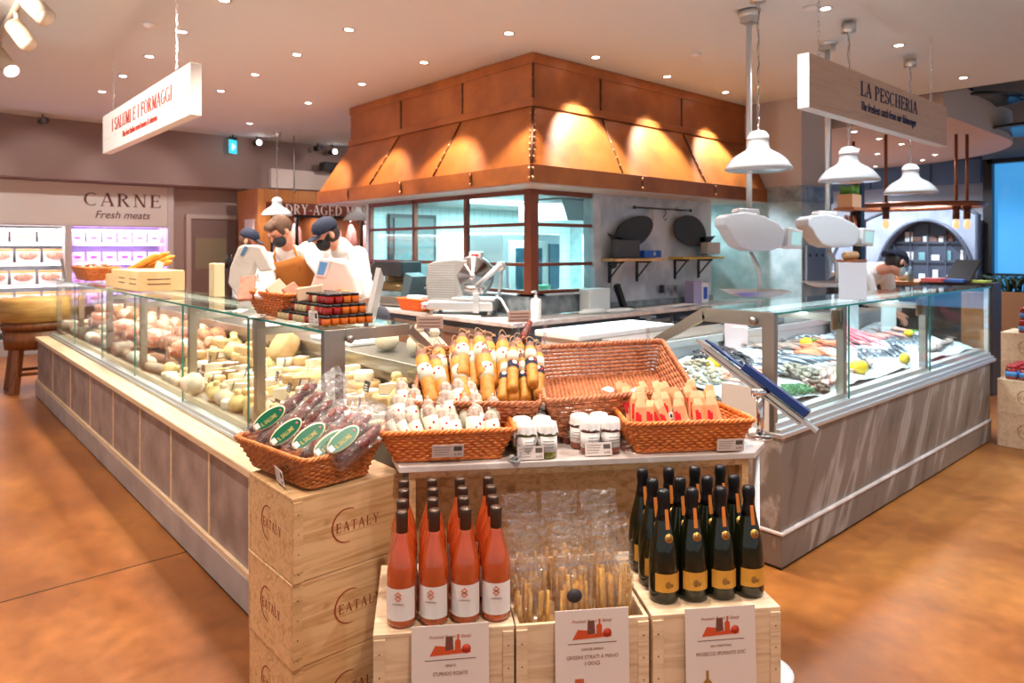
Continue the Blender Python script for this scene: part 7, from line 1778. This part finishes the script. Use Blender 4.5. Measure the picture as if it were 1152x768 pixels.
    if apron:
        m = MB(); n = 14; K = 16; vs = []
        lo = -.55; hi = .97
        Lt = (neck-hip).length
        for k in range(K+1):
            f = lo+(hi-lo)*k/K; p = hip+ax*Lt*f if f > 0 else hip+Vector((0, 0, Lt*f)); w_ = .9 if f < .45 else .9-.40*(f-.45)/.52
            for i in range(n+1):
                a = (i/n-.5)*2*w_*1.25; rx_, ry_ = .205, .155
                q = O(p)+side*(rx_*math.sin(a))+fr*(ry_*math.cos(a)-.0); vs.append(q)
        fs = [(k*(n+1)+i, k*(n+1)+i+1, (k+1)*(n+1)+i+1, (k+1)*(n+1)+i) for k in range(K) for i in range(n)]
        m.add(vs, fs, 0, True); o = obj('apron', m, APR, t, label='tan bib apron'); q = o.modifiers.new('so', 'SOLIDIFY'); q.thickness = .006
        m = MB()
        for s in (-1, 1): m.tube([O(hip+ax*Lt*.79)+side*(s*.085)+fr*.15, O(neck)+side*(s*.085)+fr*.085+ax*.01, O(neck)+side*(s*.06)-fr*.09+ax*.02], .010, 6)
        obj('apron_strap', m, APR, o)
    return t
# man in apron
hd = atD(315, 261, 5.55)
person('man with brown hair, black face mask and tan bib apron behind the cheese counter', (2.66, 5.62, .98), atD(321, 281, 5.68), hd, (-.75, -.10, -.62), (-.5, 0, .8),
       [((2.22, 5.42, 1.24), (2.12, 5.18, 1.10), (2.10, 5.08, 1.06)), ((2.58, 4.98, 1.25), (2.35, 4.92, 1.08), (2.25, 4.95, 1.06))][::-1], [(2.62, 5.75), (2.75, 5.5)], HAIRB, mask=MASKB, apron=True)
hd = atD(367, 264, 5.25)
person('person in a navy cap, black mask and white shirt looking down behind the covered scale', (2.85, 4.95, .98), atD(384, 279, 5.33), hd, (-.80, .05, -.45), (-.3, 0, .9),
       [((2.55, 5.05, 1.25), (2.30, 5.0, 1.10), (2.2, 4.97, 1.06)), ((2.60, 4.56, 1.22), (2.36, 4.60, 1.10), (2.26, 4.66, 1.06))][::-1], [(2.85, 5.05), (2.9, 4.82)], HAIRD, cap=NAVYF, bill='front', mask=MASKB)
hd = atD(281, 271, 7.3)
person('person in a dark cap and white shirt, farthest back behind the left scale', (2.85, 7.5, .95), (2.82, 7.38, 1.44), hd, (.62, -.55, -.3), (0, 0, 1),
       [((2.70, 7.15, 1.2), (2.95, 7.05, 1.06), (3.02, 7.0, 1.05)), ((3.05, 7.45, 1.2), (3.15, 7.22, 1.06), (3.2, 7.15, 1.05))], [(2.8, 7.45), (2.95, 7.6)], HAIRB, cap=NAVYF, bill='front')
hd = atD(1009, 296, 6.55)
person('fishmonger in dark blue cap, pale mask and white coat bending behind the fish counter', atD(950, 322, 7.1), atD(989, 303, 6.75), hd, (.68, -.42, -.55), (.4, 0, .9),
       [(atD(1002, 335, 6.9), atD(1010, 350, 6.75), atD(1014, 356, 6.7)), (atD(985, 345, 6.6), atD(1000, 352, 6.5), atD(1008, 356, 6.48))], [(6.95, 3.2), (7.15, 3.3)], HAIRD, cap=NAVYF, bill='back', mask=MASKL)
m = MB(); q = atD(946, 335, 6.0); m.box(0, 0, 0, .17, .004, .225); tag(obj('paper_notice', m, pbr('notice_white', sRGB(224, 226, 234), .5), M=T(*onZ(944, 337, RT_+.002))@RZ(-.72)), 'large white paper sheet standing on the fish counter before the fishmonger', 'notice')
# ================= wall of chillers at the back left
FZ = 1.88
t = thing('wall_chiller', 'wide refrigerated wall cabinet with a cream header reading CARNE, meat packs inside', 'refrigerator', (-.2, 12.3, 0)); CO = Vector(t.location)
def C_(m): m.v = [(a-CO.x, b_-CO.y, c-CO.z) for a, b_, c in m.v]; return m
m = MB(); m.box(-.53, 12.3, FZ+.02, 3.358, 12.42, 2.54); obj('header', C_(m), pbr('cream_panel2', sRGB(238, 230, 224), .55), t)
m = MB(); m.box(-.6, 12.9, 0, 3.40, 13.1, FZ+.1); m.box(-.53, 12.32, FZ-.0, 3.36, 12.99, FZ+.06); m.box(-.53, 12.31, 0, 3.36, 12.99, .22); obj('cabinet', C_(m), pbr('chiller_grey', sRGB(206, 204, 206), .4), t)
for x in (-.62, 1.93, 3.36):
    m = MB(); m.box(x, 12.285 if x > 3 else 12.295, 0, x+.09, 13.0, 2.545 if x > 3 else FZ+.02); obj('side_panel', C_(m), pbr('chiller_side', sRGB(222, 214, 212), .4), t)
xd = Vector((1, 0, 0))
def hdr(mb, pl, pr, hgt, lab, shear=0):
    a_, b_ = onY(*pl, 12.297), onY(*pr, 12.297); b_.z = a_.z
    put_text(t, mb, a_, b_, hgt, pbr('header_ink', sRGB(110, 60, 50), .6), xd, lab=lab)
hdr(serif('CARNE', .004, .16), (94, 231), (181, 231), .205, 'dark brown serif heading')
hdr(font_mb('Fresh meats', .3, .004, .004), (107, 245), (169, 245), .165, 'dark brown italic line')
lv = [1.0, 1.32, 1.62]
SHV = pbr('chiller_shelf', sRGB(214, 216, 222), .3)
for (x0, x1, nm_) in ((-.53, 1.93, 'left'), (2.02, 3.36, 'right')):
    for z in (.35, .68)+tuple(lv):
        m = MB(); m.box(x0, 12.48, z-.015, x1, 12.9, z); m.box(x0, 12.46, z-.03, x1, 12.48, z+.02); obj('shelf', C_(m), SHV, t)
m = MB(); m.box(2.04, 12.42, 1.80, 3.34, 12.5, 1.84); obj('purple_lamp', C_(m), emis('purple_tube', (.62, .36, 1.0), 10), t, label='purple strip lamp')
m = MB(); m.box(-.5, 12.42, 1.80, 1.9, 12.5, 1.84); obj('white_lamp', C_(m), emis('white_tube', (1, .93, .95), 7), t, label='white strip lamp')
for z in (1.79, 1.585, 1.285, .965): area(2.7, 12.40, z, 1.2, .05, (.60, .33, 1.0), 6, aim=(2.7, 12.75, z-.25)); area(.9, 12.40, z, 2.2, .05, (1, .93, .95), 4, aim=(.9, 12.75, z-.25))
PKW = pbr('pack_white', sRGB(240, 232, 230), .35); PKM = pbr('pack_meat', sRGB(206, 120, 96), .4, col2=sRGB(236, 190, 170), scale=30, objrand=.15); PKO = pbr('pack_orange', sRGB(226, 140, 60), .4)
fpk = None
def mpack(M, lab, grp, s=1):
    global fpk
    if fpk is None:
        tt = thing('meat_pack', lab, 'meat pack', M=M, group=grp); m = MB(); m.box(-.15, 0, 0, .15, .05, .22); obj('tray', m, PKW, tt, bevel=.01)
        m = MB(); m.lathe([(0, 0), (1, 0), (.9, .6)], 16, M=T(0, -.001, .12)@RX(PI/2)@S(.12, .06, .01)); obj('meat', m, PKM, tt); m = MB(); m.box(-.15, -.003, .185, .15, .0, .215); obj('orange_strip', m, PKO, tt); fpk = tt
    else: dup(fpk, M, lab, group=grp)
nms = ['lowest', 'second lowest', 'middle', 'second highest', 'top']
for zi, z in enumerate((.35, .68)+tuple(lv)):
    for k in range(6):
        mpack(T(.10+k*.335+(.06 if zi % 2 else 0), 12.50, z+.001)@RX(-.12), f'meat tray with orange strip, {ordw(k)} from left, {nms[zi]} shelf of left chiller', 'meat trays in the left chiller')
PKP = pbr('pack_violet_white', sRGB(236, 228, 238), .35); fp2 = None
for zi, z in enumerate((.35, .68)+tuple(lv)):
    for k in range(6):
        M = T(2.13+k*.218, 12.5, z+.001)@RX(-.12); lab = f'small white meat pack, {ordw(k)} from left, {nms[zi]} shelf of purple-lit chiller'
        if fp2 is None:
            tt = thing('meat_pack', lab, 'meat pack', M=M, group='packs in the purple-lit chiller'); m = MB(); m.box(-.095, 0, 0, .095, .05, .17); obj('tray', m, PKP, tt, bevel=.008)
            m = MB(); m.lathe([(0, 0), (1, 0), (.9, .6)], 14, M=T(0, -.001, .09)@RX(PI/2)@S(.05, .02, .008)); obj('meat', m, pbr('meat_purple', sRGB(190, 90, 130), .4), tt); fp2 = tt
        else: dup(fp2, M, lab)
# ================= dry-aging cabinet
t = thing('dry_aging_cabinet', 'tall wooden cabinet with lit windows of hanging meat and white serif sign', 'cabinet', (4.34, 11.0, 0)); CO = Vector(t.location)
m = MB(); m.box(4.34, 11.0, 2.12, 8.2, 11.9, 2.5); m.box(4.34, 11.0, 0, 4.55, 11.9, 2.12); m.box(4.34, 11.0, 0, 8.2, 11.9, .35); m.box(4.34, 11.85, 0, 8.2, 11.9, 2.12)
for x in (5.45, 6.75, 8.0): m.box(x, 11.0, 0, x+.2, 11.9, 2.12)
obj('cabinet_body', C_(m), OAKD, t, bevel=.005)
a_ = onY(299, 227, 11.0); b_ = onY(415, 247, 11.0); m = MB(); m.box(a_.x, 10.985, b_.z+.04, b_.x+.9, 11.0, a_.z); obj('sign_panel', C_(m), pbr('sign_brown', sRGB(112, 52, 34), .5), t)
a_, b_ = onY(318, 240.5, 10.98), onY(411, 240.5, 10.98); b_.z = a_.z+.0; b_.x += .1
q_ = serif('DRY-AGED MEAT', .004, .12); w1 = onY(321, 240, 10.98).x; w2 = onY(398, 240, 10.98).x; a_.x = w1; L_ = (w2-w1)*q_.w/serif('DRY-AGED M', .004, .12).w
put_text(t, q_, a_, Vector((w1+L_, a_.y, a_.z)), .165, pbr('sign_white', sRGB(238, 226, 218), .5), Vector((1, 0, 0)), lab='white serif heading')
for (x0, x1) in ((4.55, 5.45), (5.65, 6.75), (6.95, 8.0)):
    m = MB(); m.box(x0, 11.02, .35, x1, 11.04, 2.1, 0); 
    o = obj('glass_door', C_(m), GLASS, t)
    m = MB()
    for x in (x0, (x0+x1)/2-.02, x1-.04): m.box(x, 11.0, .35, x+.04, 11.05, 2.1)
    m.box(x0, 11.0, 2.06, x1, 11.05, 2.1); obj('door_frame', C_(m), BLACK, o)
    area((x0+x1)/2, 11.3, 2.08, .7, .2, (1, .8, .86), 9)
HM_ = pbr('aged_meat', sRGB(196, 110, 100), .5, col2=sRGB(240, 190, 176), scale=7, stretch=(3, 3, .7))
for k, (x, zb) in enumerate(((4.8, 1.0), (5.15, 1.1), (5.9, .95), (6.2, 1.1), (6.5, .95), (7.2, 1.0), (7.6, 1.1))):
    m = MB(); m.tube([(0, 0, 2.1-0), (0, 0, 1.95)], .008, 5, 1); m.tube([(0, 0, 1.97), (.02, 0, 1.85), (0, 0, 1.6), (-.02, 0, 1.35), (0, 0, zb+.1), (0, 0, zb)], [.03, .08, .12, .14, .11, .04], 12, 0)
    tag(obj('hanging_beef_cut', m, [HM_, STEEL], M=T(x, 11.42, 0)), f'side of beef hanging in the dry-aging cabinet, {ordw(k)} from left', 'meat', 'beef hanging in the dry-aging cabinet')
m = MB(); a_ = onY(271, 251, 10.99); m.box(4.335, 11.15, 1.78, 4.34, 11.55, 2.02); tag(obj('wall_notice', m, pbr('notice_cream', sRGB(236, 220, 208), .6)), 'small white notice on the left side of the wooden dry-aging cabinet', 'notice')
# low purple-lit shelving behind staff (seen between figures)
t = thing('purple_lit_display', 'low purple-lit chilled display behind the staff', 'refrigerator', (3.6, 9.6, 0)); m = MB()
m.box(0, 0, 0, 1.5, .5, .3); m.box(0, .45, 0, 1.5, .5, 1.35); m.box(0, 0, 1.3, 1.5, .5, 1.35); m.box(0, 0, 0, .03, .5, 1.35); m.box(1.47, 0, 0, 1.5, .5, 1.35)
for z in (.65, 1.0): m.box(0, .05, z, 1.5, .45, z+.015)
obj('cabinet', m, SHV, t); m = MB(); m.box(.04, .04, 1.27, 1.46, .09, 1.298); obj('lamp', m, emis('purple_tube', (1, 1, 1), 1), t); area(4.35, 9.68, 1.26, 1.3, .1, (.62, .36, 1.0), 22, aim=(4.35, 10.0, 1.0))
for k in range(6): m = MB(); m.box(.08+k*.23, .12, 1.016, .26+k*.23, .3, 1.15); obj('pack', m, PKP, t)
m = MB(); m.box(0, 0, 0, .02, .2, .30); m.box(.0, .0, .34, .02, .2, .52)
t = thing('bottle_shelf', 'dark little rack of bottles on the mauve wall behind the staff', 'rack', M=onY(262, 292, 9.9) and T(*onY(262, 300, 9.5)))
m = MB(); m.box(-.12, -.04, -.02, .14, .06, 0); m.box(-.12, -.04, -1.3, -.10, .06, 0); obj('rack_board', m, BLACK, t)
for k in range(4): m = MB(); m.lathe([(0, 0), (.026, 0), (.026, .10), (.01, .13), (.01, .16)], 10, M=T(-.08+k*.06, 0, .001)); obj('bottle', m, BLACK, t)
# ================= stool with the big cheese wheel
cx, cy = 1.16, 9.24
t = thing('wooden_stand', 'sturdy four-legged wooden stand under the huge cheese wheel', 'stand', (cx, cy, 0))
m = MB(); m.lathe([(.24, .66), (.30, .67), (.31, .745), (.0, .75)], 32); m.lathe([(.22, .46), (.27, .46), (.29, .66), (.24, .66)], 28); obj('seat', m, BROWNW, t)
for k in range(4):
    a = PI/4+k*PI/2; m = MB(); M = RZ(a); m.hexa([(.25, -.035, 0), (.33, -.035, 0), (.33, .035, 0), (.25, .035, 0)], [(.16, -.035, .60), (.25, -.035, .60), (.25, .035, .60), (.16, .035, .60)]); m.v = [tuple(M@Vector(p)) for p in m.v]; obj('leg', m, BROWNW, t, bevel=.006)
    m = MB(); b_ = a+PI/2; m.tube([(.27*math.cos(a), .27*math.sin(a), .2+.04*(k % 2)), (.27*math.cos(b_), .27*math.sin(b_), .2+.04*(k % 2))], .018, 6); obj('stretcher', m, BROWNW, t)
m = MB(); m.lathe([(0, 0), (.30, 0), (.325, .02), (.335, .12), (.325, .235), (.30, .255), (0, .255)], 40); tag(obj('giant_cheese_wheel', m, pbr('parmesan_rind', sRGB(176, 132, 66), .55, col2=sRGB(206, 164, 92), scale=5, stretch=(1, 1, 8)), M=T(cx, cy, .751)), 'huge golden hard-cheese wheel on the wooden stand at the far left', 'cheese')
crate(.34, .3, .36, 'small pale crate on the floor beneath the wooden stand', T(1.55, 9.75, 0), wd=PINE2, logo=(True, False))

# ================= right background: oven wall, windows, pipes
m = MB(); m.box(14.9, 3.9, 3.2, 14.99, 8.6, 3.9); m.box(14.88, 3.9, 2.75, 14.99, 8.6, 3.2, 0)
for y in (4.7, 5.8, 6.9, 8.0): m.box(14.87, y, 2.75, 14.9, y+.03, 3.9, 1)
m.box(14.87, 3.9, 3.18, 14.9, 8.6, 3.21, 1); struct('trim_7', m, [BLUEW, pbr('panel_joint', sRGB(60, 74, 100), .5)])
t = thing('domed_oven', 'broad grey tiled domed oven front with a dark arched opening', 'oven', (14.7, 4.7, 0))
OVT = pbr('oven_tiles', sRGB(150, 160, 180), .35, col2=sRGB(128, 138, 160), scale=3)
Q = Matrix(((0, 0, -1, 0), (1, 0, 0, 0), (0, 1, 0, 0), (0, 0, 0, 1)))
n = 28; out = [(max(-.86, -1.75*math.cos(PI*k/n)), .9+1.45*math.sin(PI*k/n)**.85) for k in range(n+1)]; inn = [(-.82*math.cos(PI*k/n), .95+1.12*math.sin(PI*k/n)) for k in range(n+1)]
m = MB()
for k in range(n): m.prism([out[k], out[k+1], inn[k+1], inn[k]], 0, .25, M=Q)
m.box(-.25, -.86, 0, 0, 1.75, .93); obj('front', m, OVT, t)
m = MB(); m.tube([(-.26, x, z) for x, z in inn], .035, 6); m.tube([(-.25, x, z) for x, z in out], .03, 6); obj('arch_rim', m, pbr('rim_dark', sRGB(84, 92, 108), .4, .3), t)
m = MB(); m.prism(inn, -.06, -.04, M=Q); obj('opening', m, pbr('oven_dark', sRGB(84, 92, 110), .15, .3), t)
r9 = random.Random(5); gm = [pbr('stored_white', sRGB(226, 232, 236), .3), pbr('stored_teal', sRGB(110, 160, 170), .3), pbr('stored_brown', sRGB(120, 92, 84), .4)]  # plain white, teal and brown colours of the stored boxes
for k in range(18):
    w9 = r9.uniform(.06, .16); h9 = r9.uniform(.08, .2); m = MB(); m.box(0, -w9/2, 0, .03, w9/2, h9); z_ = (.951, 1.321, 1.671)[k % 3]; y_ = 4.7+.58-(k//3)*.23 if k % 3 < 2 else 4.7+.35-(k//3)*.14
    tag(obj('stored_box', m, gm[k*7 % 3 if k % 2 else 0], bevel=.005, M=T(14.715, y_, z_)), f'small box inside the arched opening, {["bottom", "middle", "upper"][k % 3]} level, {ordw(k//3)} from left', 'box', 'boxes inside the arched opening')
m = MB()
for k in range(5):
    x = -.6+k*.3; m.box(-.02, x, .95, .0, x+.02, .95+1.05*math.sqrt(max(0, 1-(x/.82)**2)))
for z in (1.3, 1.65): hw = .78*math.sqrt(1-((z-.95)/1.15)**2); m.box(-.02, -hw, z, .0, hw, z+.02)
obj('grille', m, pbr('rim_dark', (0, 0, 0)), t)
rr = random.Random(12)
t2 = thing('restaurant_counter', 'busy wooden bar counter in front of the domed oven', 'counter', (10.9, 3.6, 0)); m = MB(); m.box(0, 0, 0, 1.0, 4.2, 1.02, 0); m.box(-.06, -.06, 1.02, 1.06, 4.26, 1.07, 1); obj('bar', m, [pbr('bar_dark', sRGB(70, 58, 54), .5), OAKD], t2)
kinds = ['glass_bottle', 'stacked_bowls', 'serving_box', 'glass_bottle']
for k in range(22):
    y = 3.75+k*.185; ty = kinds[k % 4]; m = MB(); h = rr.uniform(.14, .3); c = [sRGB(120, 150, 160), sRGB(226, 222, 215), sRGB(196, 120, 90), sRGB(150, 196, 90), sRGB(60, 62, 70)][k % 5]
    if ty == 'glass_bottle': m.lathe([(0, 0), (.04, 0), (.042, h*.6), (.015, h*.8), (.015, h)], 10)
    elif ty == 'stacked_bowls': m.lathe([(0, 0), (.05, 0), (.09, .05), (.09, .12), (0, .1)], 12)
    else: m.box(-.08, -.08, 0, .08, .08, h*.6)
    tag(obj(ty, m, pbr(f'bar_item{k % 5}', c, .35, objrand=.1), M=T(11.0+.22*(k % 3), y, 1.071)), f'{["bottle", "bowl stack", "box", "bottle"][k % 4]} on the restaurant bar behind the fishmonger, {ordw(k)} counted from the right', {'glass_bottle': 'bottle', 'stacked_bowls': 'bowls', 'serving_box': 'box'}[ty], 'things on the restaurant bar')
# laptop/till behind the fish counter
a_ = atD(1075, 312, 7.6); t = thing('till_screen', 'dark tilted till screen above the far end of the fish counter', 'screen', (a_.x, a_.y, 0)); m = MB(); m.box(-.02, -.35, 0, .30, .35, 1.18); obj('till_stand', m, pbr('stand_dark', sRGB(58, 50, 48), .5), t)
m = MB(); m.box(-.02, -.20, 0, .0, .20, .26, M=T(.1, 0, 1.185)@RZ(-.7)@RY(.5)); obj('screen', m, BLACK, t)
for i, (px, py, c) in enumerate(((1088, 320, sRGB(196, 214, 90)), (1100, 321, sRGB(70, 120, 200)), (1050, 319, sRGB(226, 110, 110)))):
    m = MB(); m.box(-.12, -.1, 0, .12, .1, .02+.01*i); p = atD(px, py, 7.4); tag(obj('folder', m, pbr(f'folder{i}', c, .5), M=T(a_.x+.12-.1*i, a_.y-.18+.18*i, 1.182)), ['yellow-green', 'blue', 'pink-red'][i]+' folder lying on the till stand', 'folder')
# copper pipe ring with pendant bulbs
t = thing('copper_pipe_ring', 'oval copper pipe rail hanging below the low round ceiling', 'pipe ring', (11.2, 3.85, 2.16)); CPI = pbr('pipe_copper', sRGB(136, 82, 56), .35, .6)
m = MB(); pts = []
for k in range(40):
    a = 2*PI*k/40; pts.append((.75*math.cos(a), .95*math.sin(a), 0))
m.tube(pts, .035, 8, 0, True); obj('pipe', m, CPI, t)
for k, (x, y) in enumerate(((-.70, .05), (-.4, .62), (.0, -.62), (.12, -.72))):
    m = MB(); m.cyl(.022, 0, 3.15-2.16, 8, M=T(x, y, 0)); obj('hanger_pipe', m, CPI, t)
    m = MB(); m.cyl(.045, -.2, 0, 12, M=T(x, y, 0)); m.cyl(.06, -.06, .04, 12, M=T(x, y, 0)); sk = obj('lamp_socket', m, pbr('socket_brown', sRGB(92, 56, 44), .4, .4), t)
    m = MB(); m.ball((x, y, -.27), (.045, .045, .07), 12, 8); obj('bulb', m, pbr('bulb_amber', sRGB(226, 190, 150), .1, trans=.5, emit=(1, .6, .3), es=.6), sk)
# shelf post with plant and bottles beside pillar
p = onY(966, 300, 3.6); t = thing('black_shelf_post', 'black and copper upright post with small shelves right of the pillar', 'shelf', (p.x, 3.6, 0)); m = MB(); m.box(-.05, -.05, 0, .05, .05, 2.4, 0); m.box(.05, -.05, 0, .10, .05, 1.9, 1); obj('post', m, [BLACK, CPI], t)
zs_ = [onY(950, 233.5, 3.6).z, onY(950, 258, 3.6).z, onY(950, 292, 3.6).z]
for z in zs_: m = MB(); m.box(-.42, -.12, z-.03, -.05, .12, z); obj('shelf_board', m, OAKD, t)
q = thing('potted_herb', 'green herbs in a tan pot on the top shelf of the black post', 'plant', (p.x-.26, 3.6, zs_[0]+.001)); m = MB(); m.box(-.13, -.09, 0, .13, .09, .16); obj('pot', m, pbr('pot_tan', sRGB(214, 168, 132), .6), q, bevel=.01)
m = MB(); g_ = random.Random(3)
for k in range(150):
    x, y = g_.uniform(-.12, .12), g_.uniform(-.08, .08); m.tube([(x, y, .15), (x+g_.uniform(-.03, .03), y, .2), (x+g_.uniform(-.05, .05), y, .2+g_.uniform(.02, .08))], [.004, .006, .002], 4)
obj('foliage', m, pbr('herb_green', sRGB(96, 150, 62), .6), q)
for k in range(7):
    m = MB(); m.lathe([(0, 0), (.02, 0), (.021, .10), (.008, .14), (.008, .17)], 10); tag(obj('small_bottle', m, pbr(f'sb{k % 3}', [sRGB(190, 70, 50), sRGB(90, 60, 40), sRGB(220, 190, 150)][k % 3], .3), M=T(p.x-.39+k*.048, 3.6, zs_[1]+.001)), f'little {["red", "brown", "cream"][k % 3]} bottle, {ordw(k)} from left on the middle shelf of the black post', 'bottle', 'bottles on the black post shelf')
for k in range(4):
    m = MB(); m.ball((0, 0, .05), (.05, .05, .05), 10, 8); tag(obj('bread_roll', m, pbr('roll_brown', sRGB(206, 166, 124), .6), M=T(p.x-.36+k*.085, 3.6, zs_[2]-.001)), f'pale round roll, {ordw(k)} from left on the low shelf of the black post', 'bread', 'rolls on the black post shelf')
# blue window bay at far right
m = MB(); Ya = onX(1112, 200, 14.8).y
m.box(14.70, Ya-.08, 0, 14.9, Ya+.06, 3.14); m.box(14.70, -3, 3.06, 14.9, Ya, 3.14); m.box(14.70, -3, 1.06, 14.9, Ya, 1.10); m.box(14.70, -3, 0, 14.9, Ya, .45); w_ = struct('window_3', m, BLACK)
SKYP, N, L, b = nodes_of('evening_glow_window')
b.inputs['Base Color'].default_value = (.05, .2, .4, 1); b.inputs['Roughness'].default_value = .08
b.inputs['Emission Color'].default_value = (*sRGB(58, 142, 204), 1); b.inputs['Emission Strength'].default_value = .95
m = MB(); m.box(14.86, -3, .45, 14.88, Ya, 3.1); obj('pane', m, SKYP, w_, label='glowing blue evening window')
m = MB()
for k in range(90):
    y = Ya-.1-rr.uniform(0, 1.4); x = 14.4+rr.uniform(-.1, .1); m.tube([(x, y, .8), (x+rr.uniform(-.1, .1), y+rr.uniform(-.1, .1), 1.0), (x+rr.uniform(-.2, .2), y+rr.uniform(-.15, .15), 1.08)], [.012, .02, .004], 4)
m.box(14.2, Ya-1.6, 0, 14.6, Ya-.1, .8, 1); tag(obj('planter_hedge', m, [pbr('hedge_dark', sRGB(28, 52, 36), .7), pbr('planter_brown', sRGB(120, 80, 50), .6)]), 'dark green plants in a brown planter below the blue window', 'plant')
# ================= tomato jars on crates at the right edge
t0 = None
def cr2(x, y, z, lab): 
    return crate(.42, .40, .262, lab, T(x, y, z), 'crates of jars at the right edge', wd=PINE2, logo=(True, True))
cA = onZ(1117, 497, .0)
X0, Y0_ = 6.50, 1.19
Xr, Yr = 7.55, 1.42
cr2(X0, Y0_, 0, 'lower wooden crate on the floor at the right edge beside the fish counter')
cr2(X0, Y0_, .263, 'wooden crate at the right edge carrying the front row of red and blue jars')
cr2(Xr, Yr, 0, 'lower rear wooden crate at the far right edge'); cr2(Xr, Yr, .263, 'middle rear wooden crate at the far right edge'); cr2(Xr, Yr, .526, 'top rear wooden crate at the far right edge under the upper jars')
TOM = pbr('tomato_sauce', sRGB(150, 40, 30), .15, coat=.5); RLID = pbr('lid_red', sRGB(176, 40, 44), .35); LBB = pbr('label_skyblue', sRGB(86, 150, 214), .5)
def tj(M, lab):
    global t0
    if t0: return dup(t0, M, lab)
    t = thing('sauce_jar', lab, 'jar', M=M, group='sauce jars at the right edge'); m = MB(); m.lathe([(0, 0), (.036, .001), (.04, .006), (.04, .075), (.032, .088)], 18); obj('glass_body', m, TOM, t)
    m = MB(); m.lathe([(.034, .088), (.036, .092), (.036, .108), (0, .109)], 16); obj('lid', m, RLID, t); m = MB(); m.lathe([(.0408, .022), (.0408, .062)], 18); obj('paper_label', m, LBB, t); t0 = t; return t
for i in range(4):
    for j in range(4): tj(T(X0+.06+i*.095, Y0_+.05+j*.09, .526), f'red-lidded sauce jar on the lower crate, {ordw(i)} from left, {ordw(j)} from front')
for lay in range(2):
    for i in range(4-lay):
        for j in range(3): tj(T(Xr+.06+i*.09+lay*.045, Yr+.06+j*.09, .789+lay*.111), f'sauce jar on the rear crate, {"lower" if lay == 0 else "upper"} layer, {ordw(i)} from left, {ordw(j)} from front')
EXPO = .27
# ---------------- world, camera
w = bpy.data.worlds.new('world'); bpy.context.scene.world = w; w.use_nodes = True
w.node_tree.nodes['Background'].inputs[0].default_value = (.93, .96, 1.0, 1); w.node_tree.nodes['Background'].inputs[1].default_value = .5
cam = bpy.data.cameras.new('camera'); co = bpy.data.objects.new('camera', cam); COL.objects.link(co)
co.location = (0, 0, H); co.rotation_euler = (PI/2, 0, math.radians(-41.5)); cam.sensor_width = 36; cam.lens = 24.59; cam.shift_y = -105/1152
cam.clip_start = .05
cam.dof.use_dof = True; cam.dof.focus_distance = 2.35; cam.dof.aperture_fstop = 4.0
sc = bpy.context.scene; sc.camera = co
sc.view_settings.view_transform = 'Standard'; sc.view_settings.look = 'None'; sc.view_settings.gamma = 1; sc.view_settings.exposure = EXPO
sc.cycles.max_bounces = 8; sc.cycles.transparent_max_bounces = 24; sc.cycles.diffuse_bounces = 3; sc.cycles.glossy_bounces = 3; sc.cycles.transmission_bounces = 5
sc.cycles.sample_clamp_indirect = 4; sc.cycles.caustics_reflective = False; sc.cycles.caustics_refractive = False
try: sc.cycles.use_denoising = True
except Exception: pass
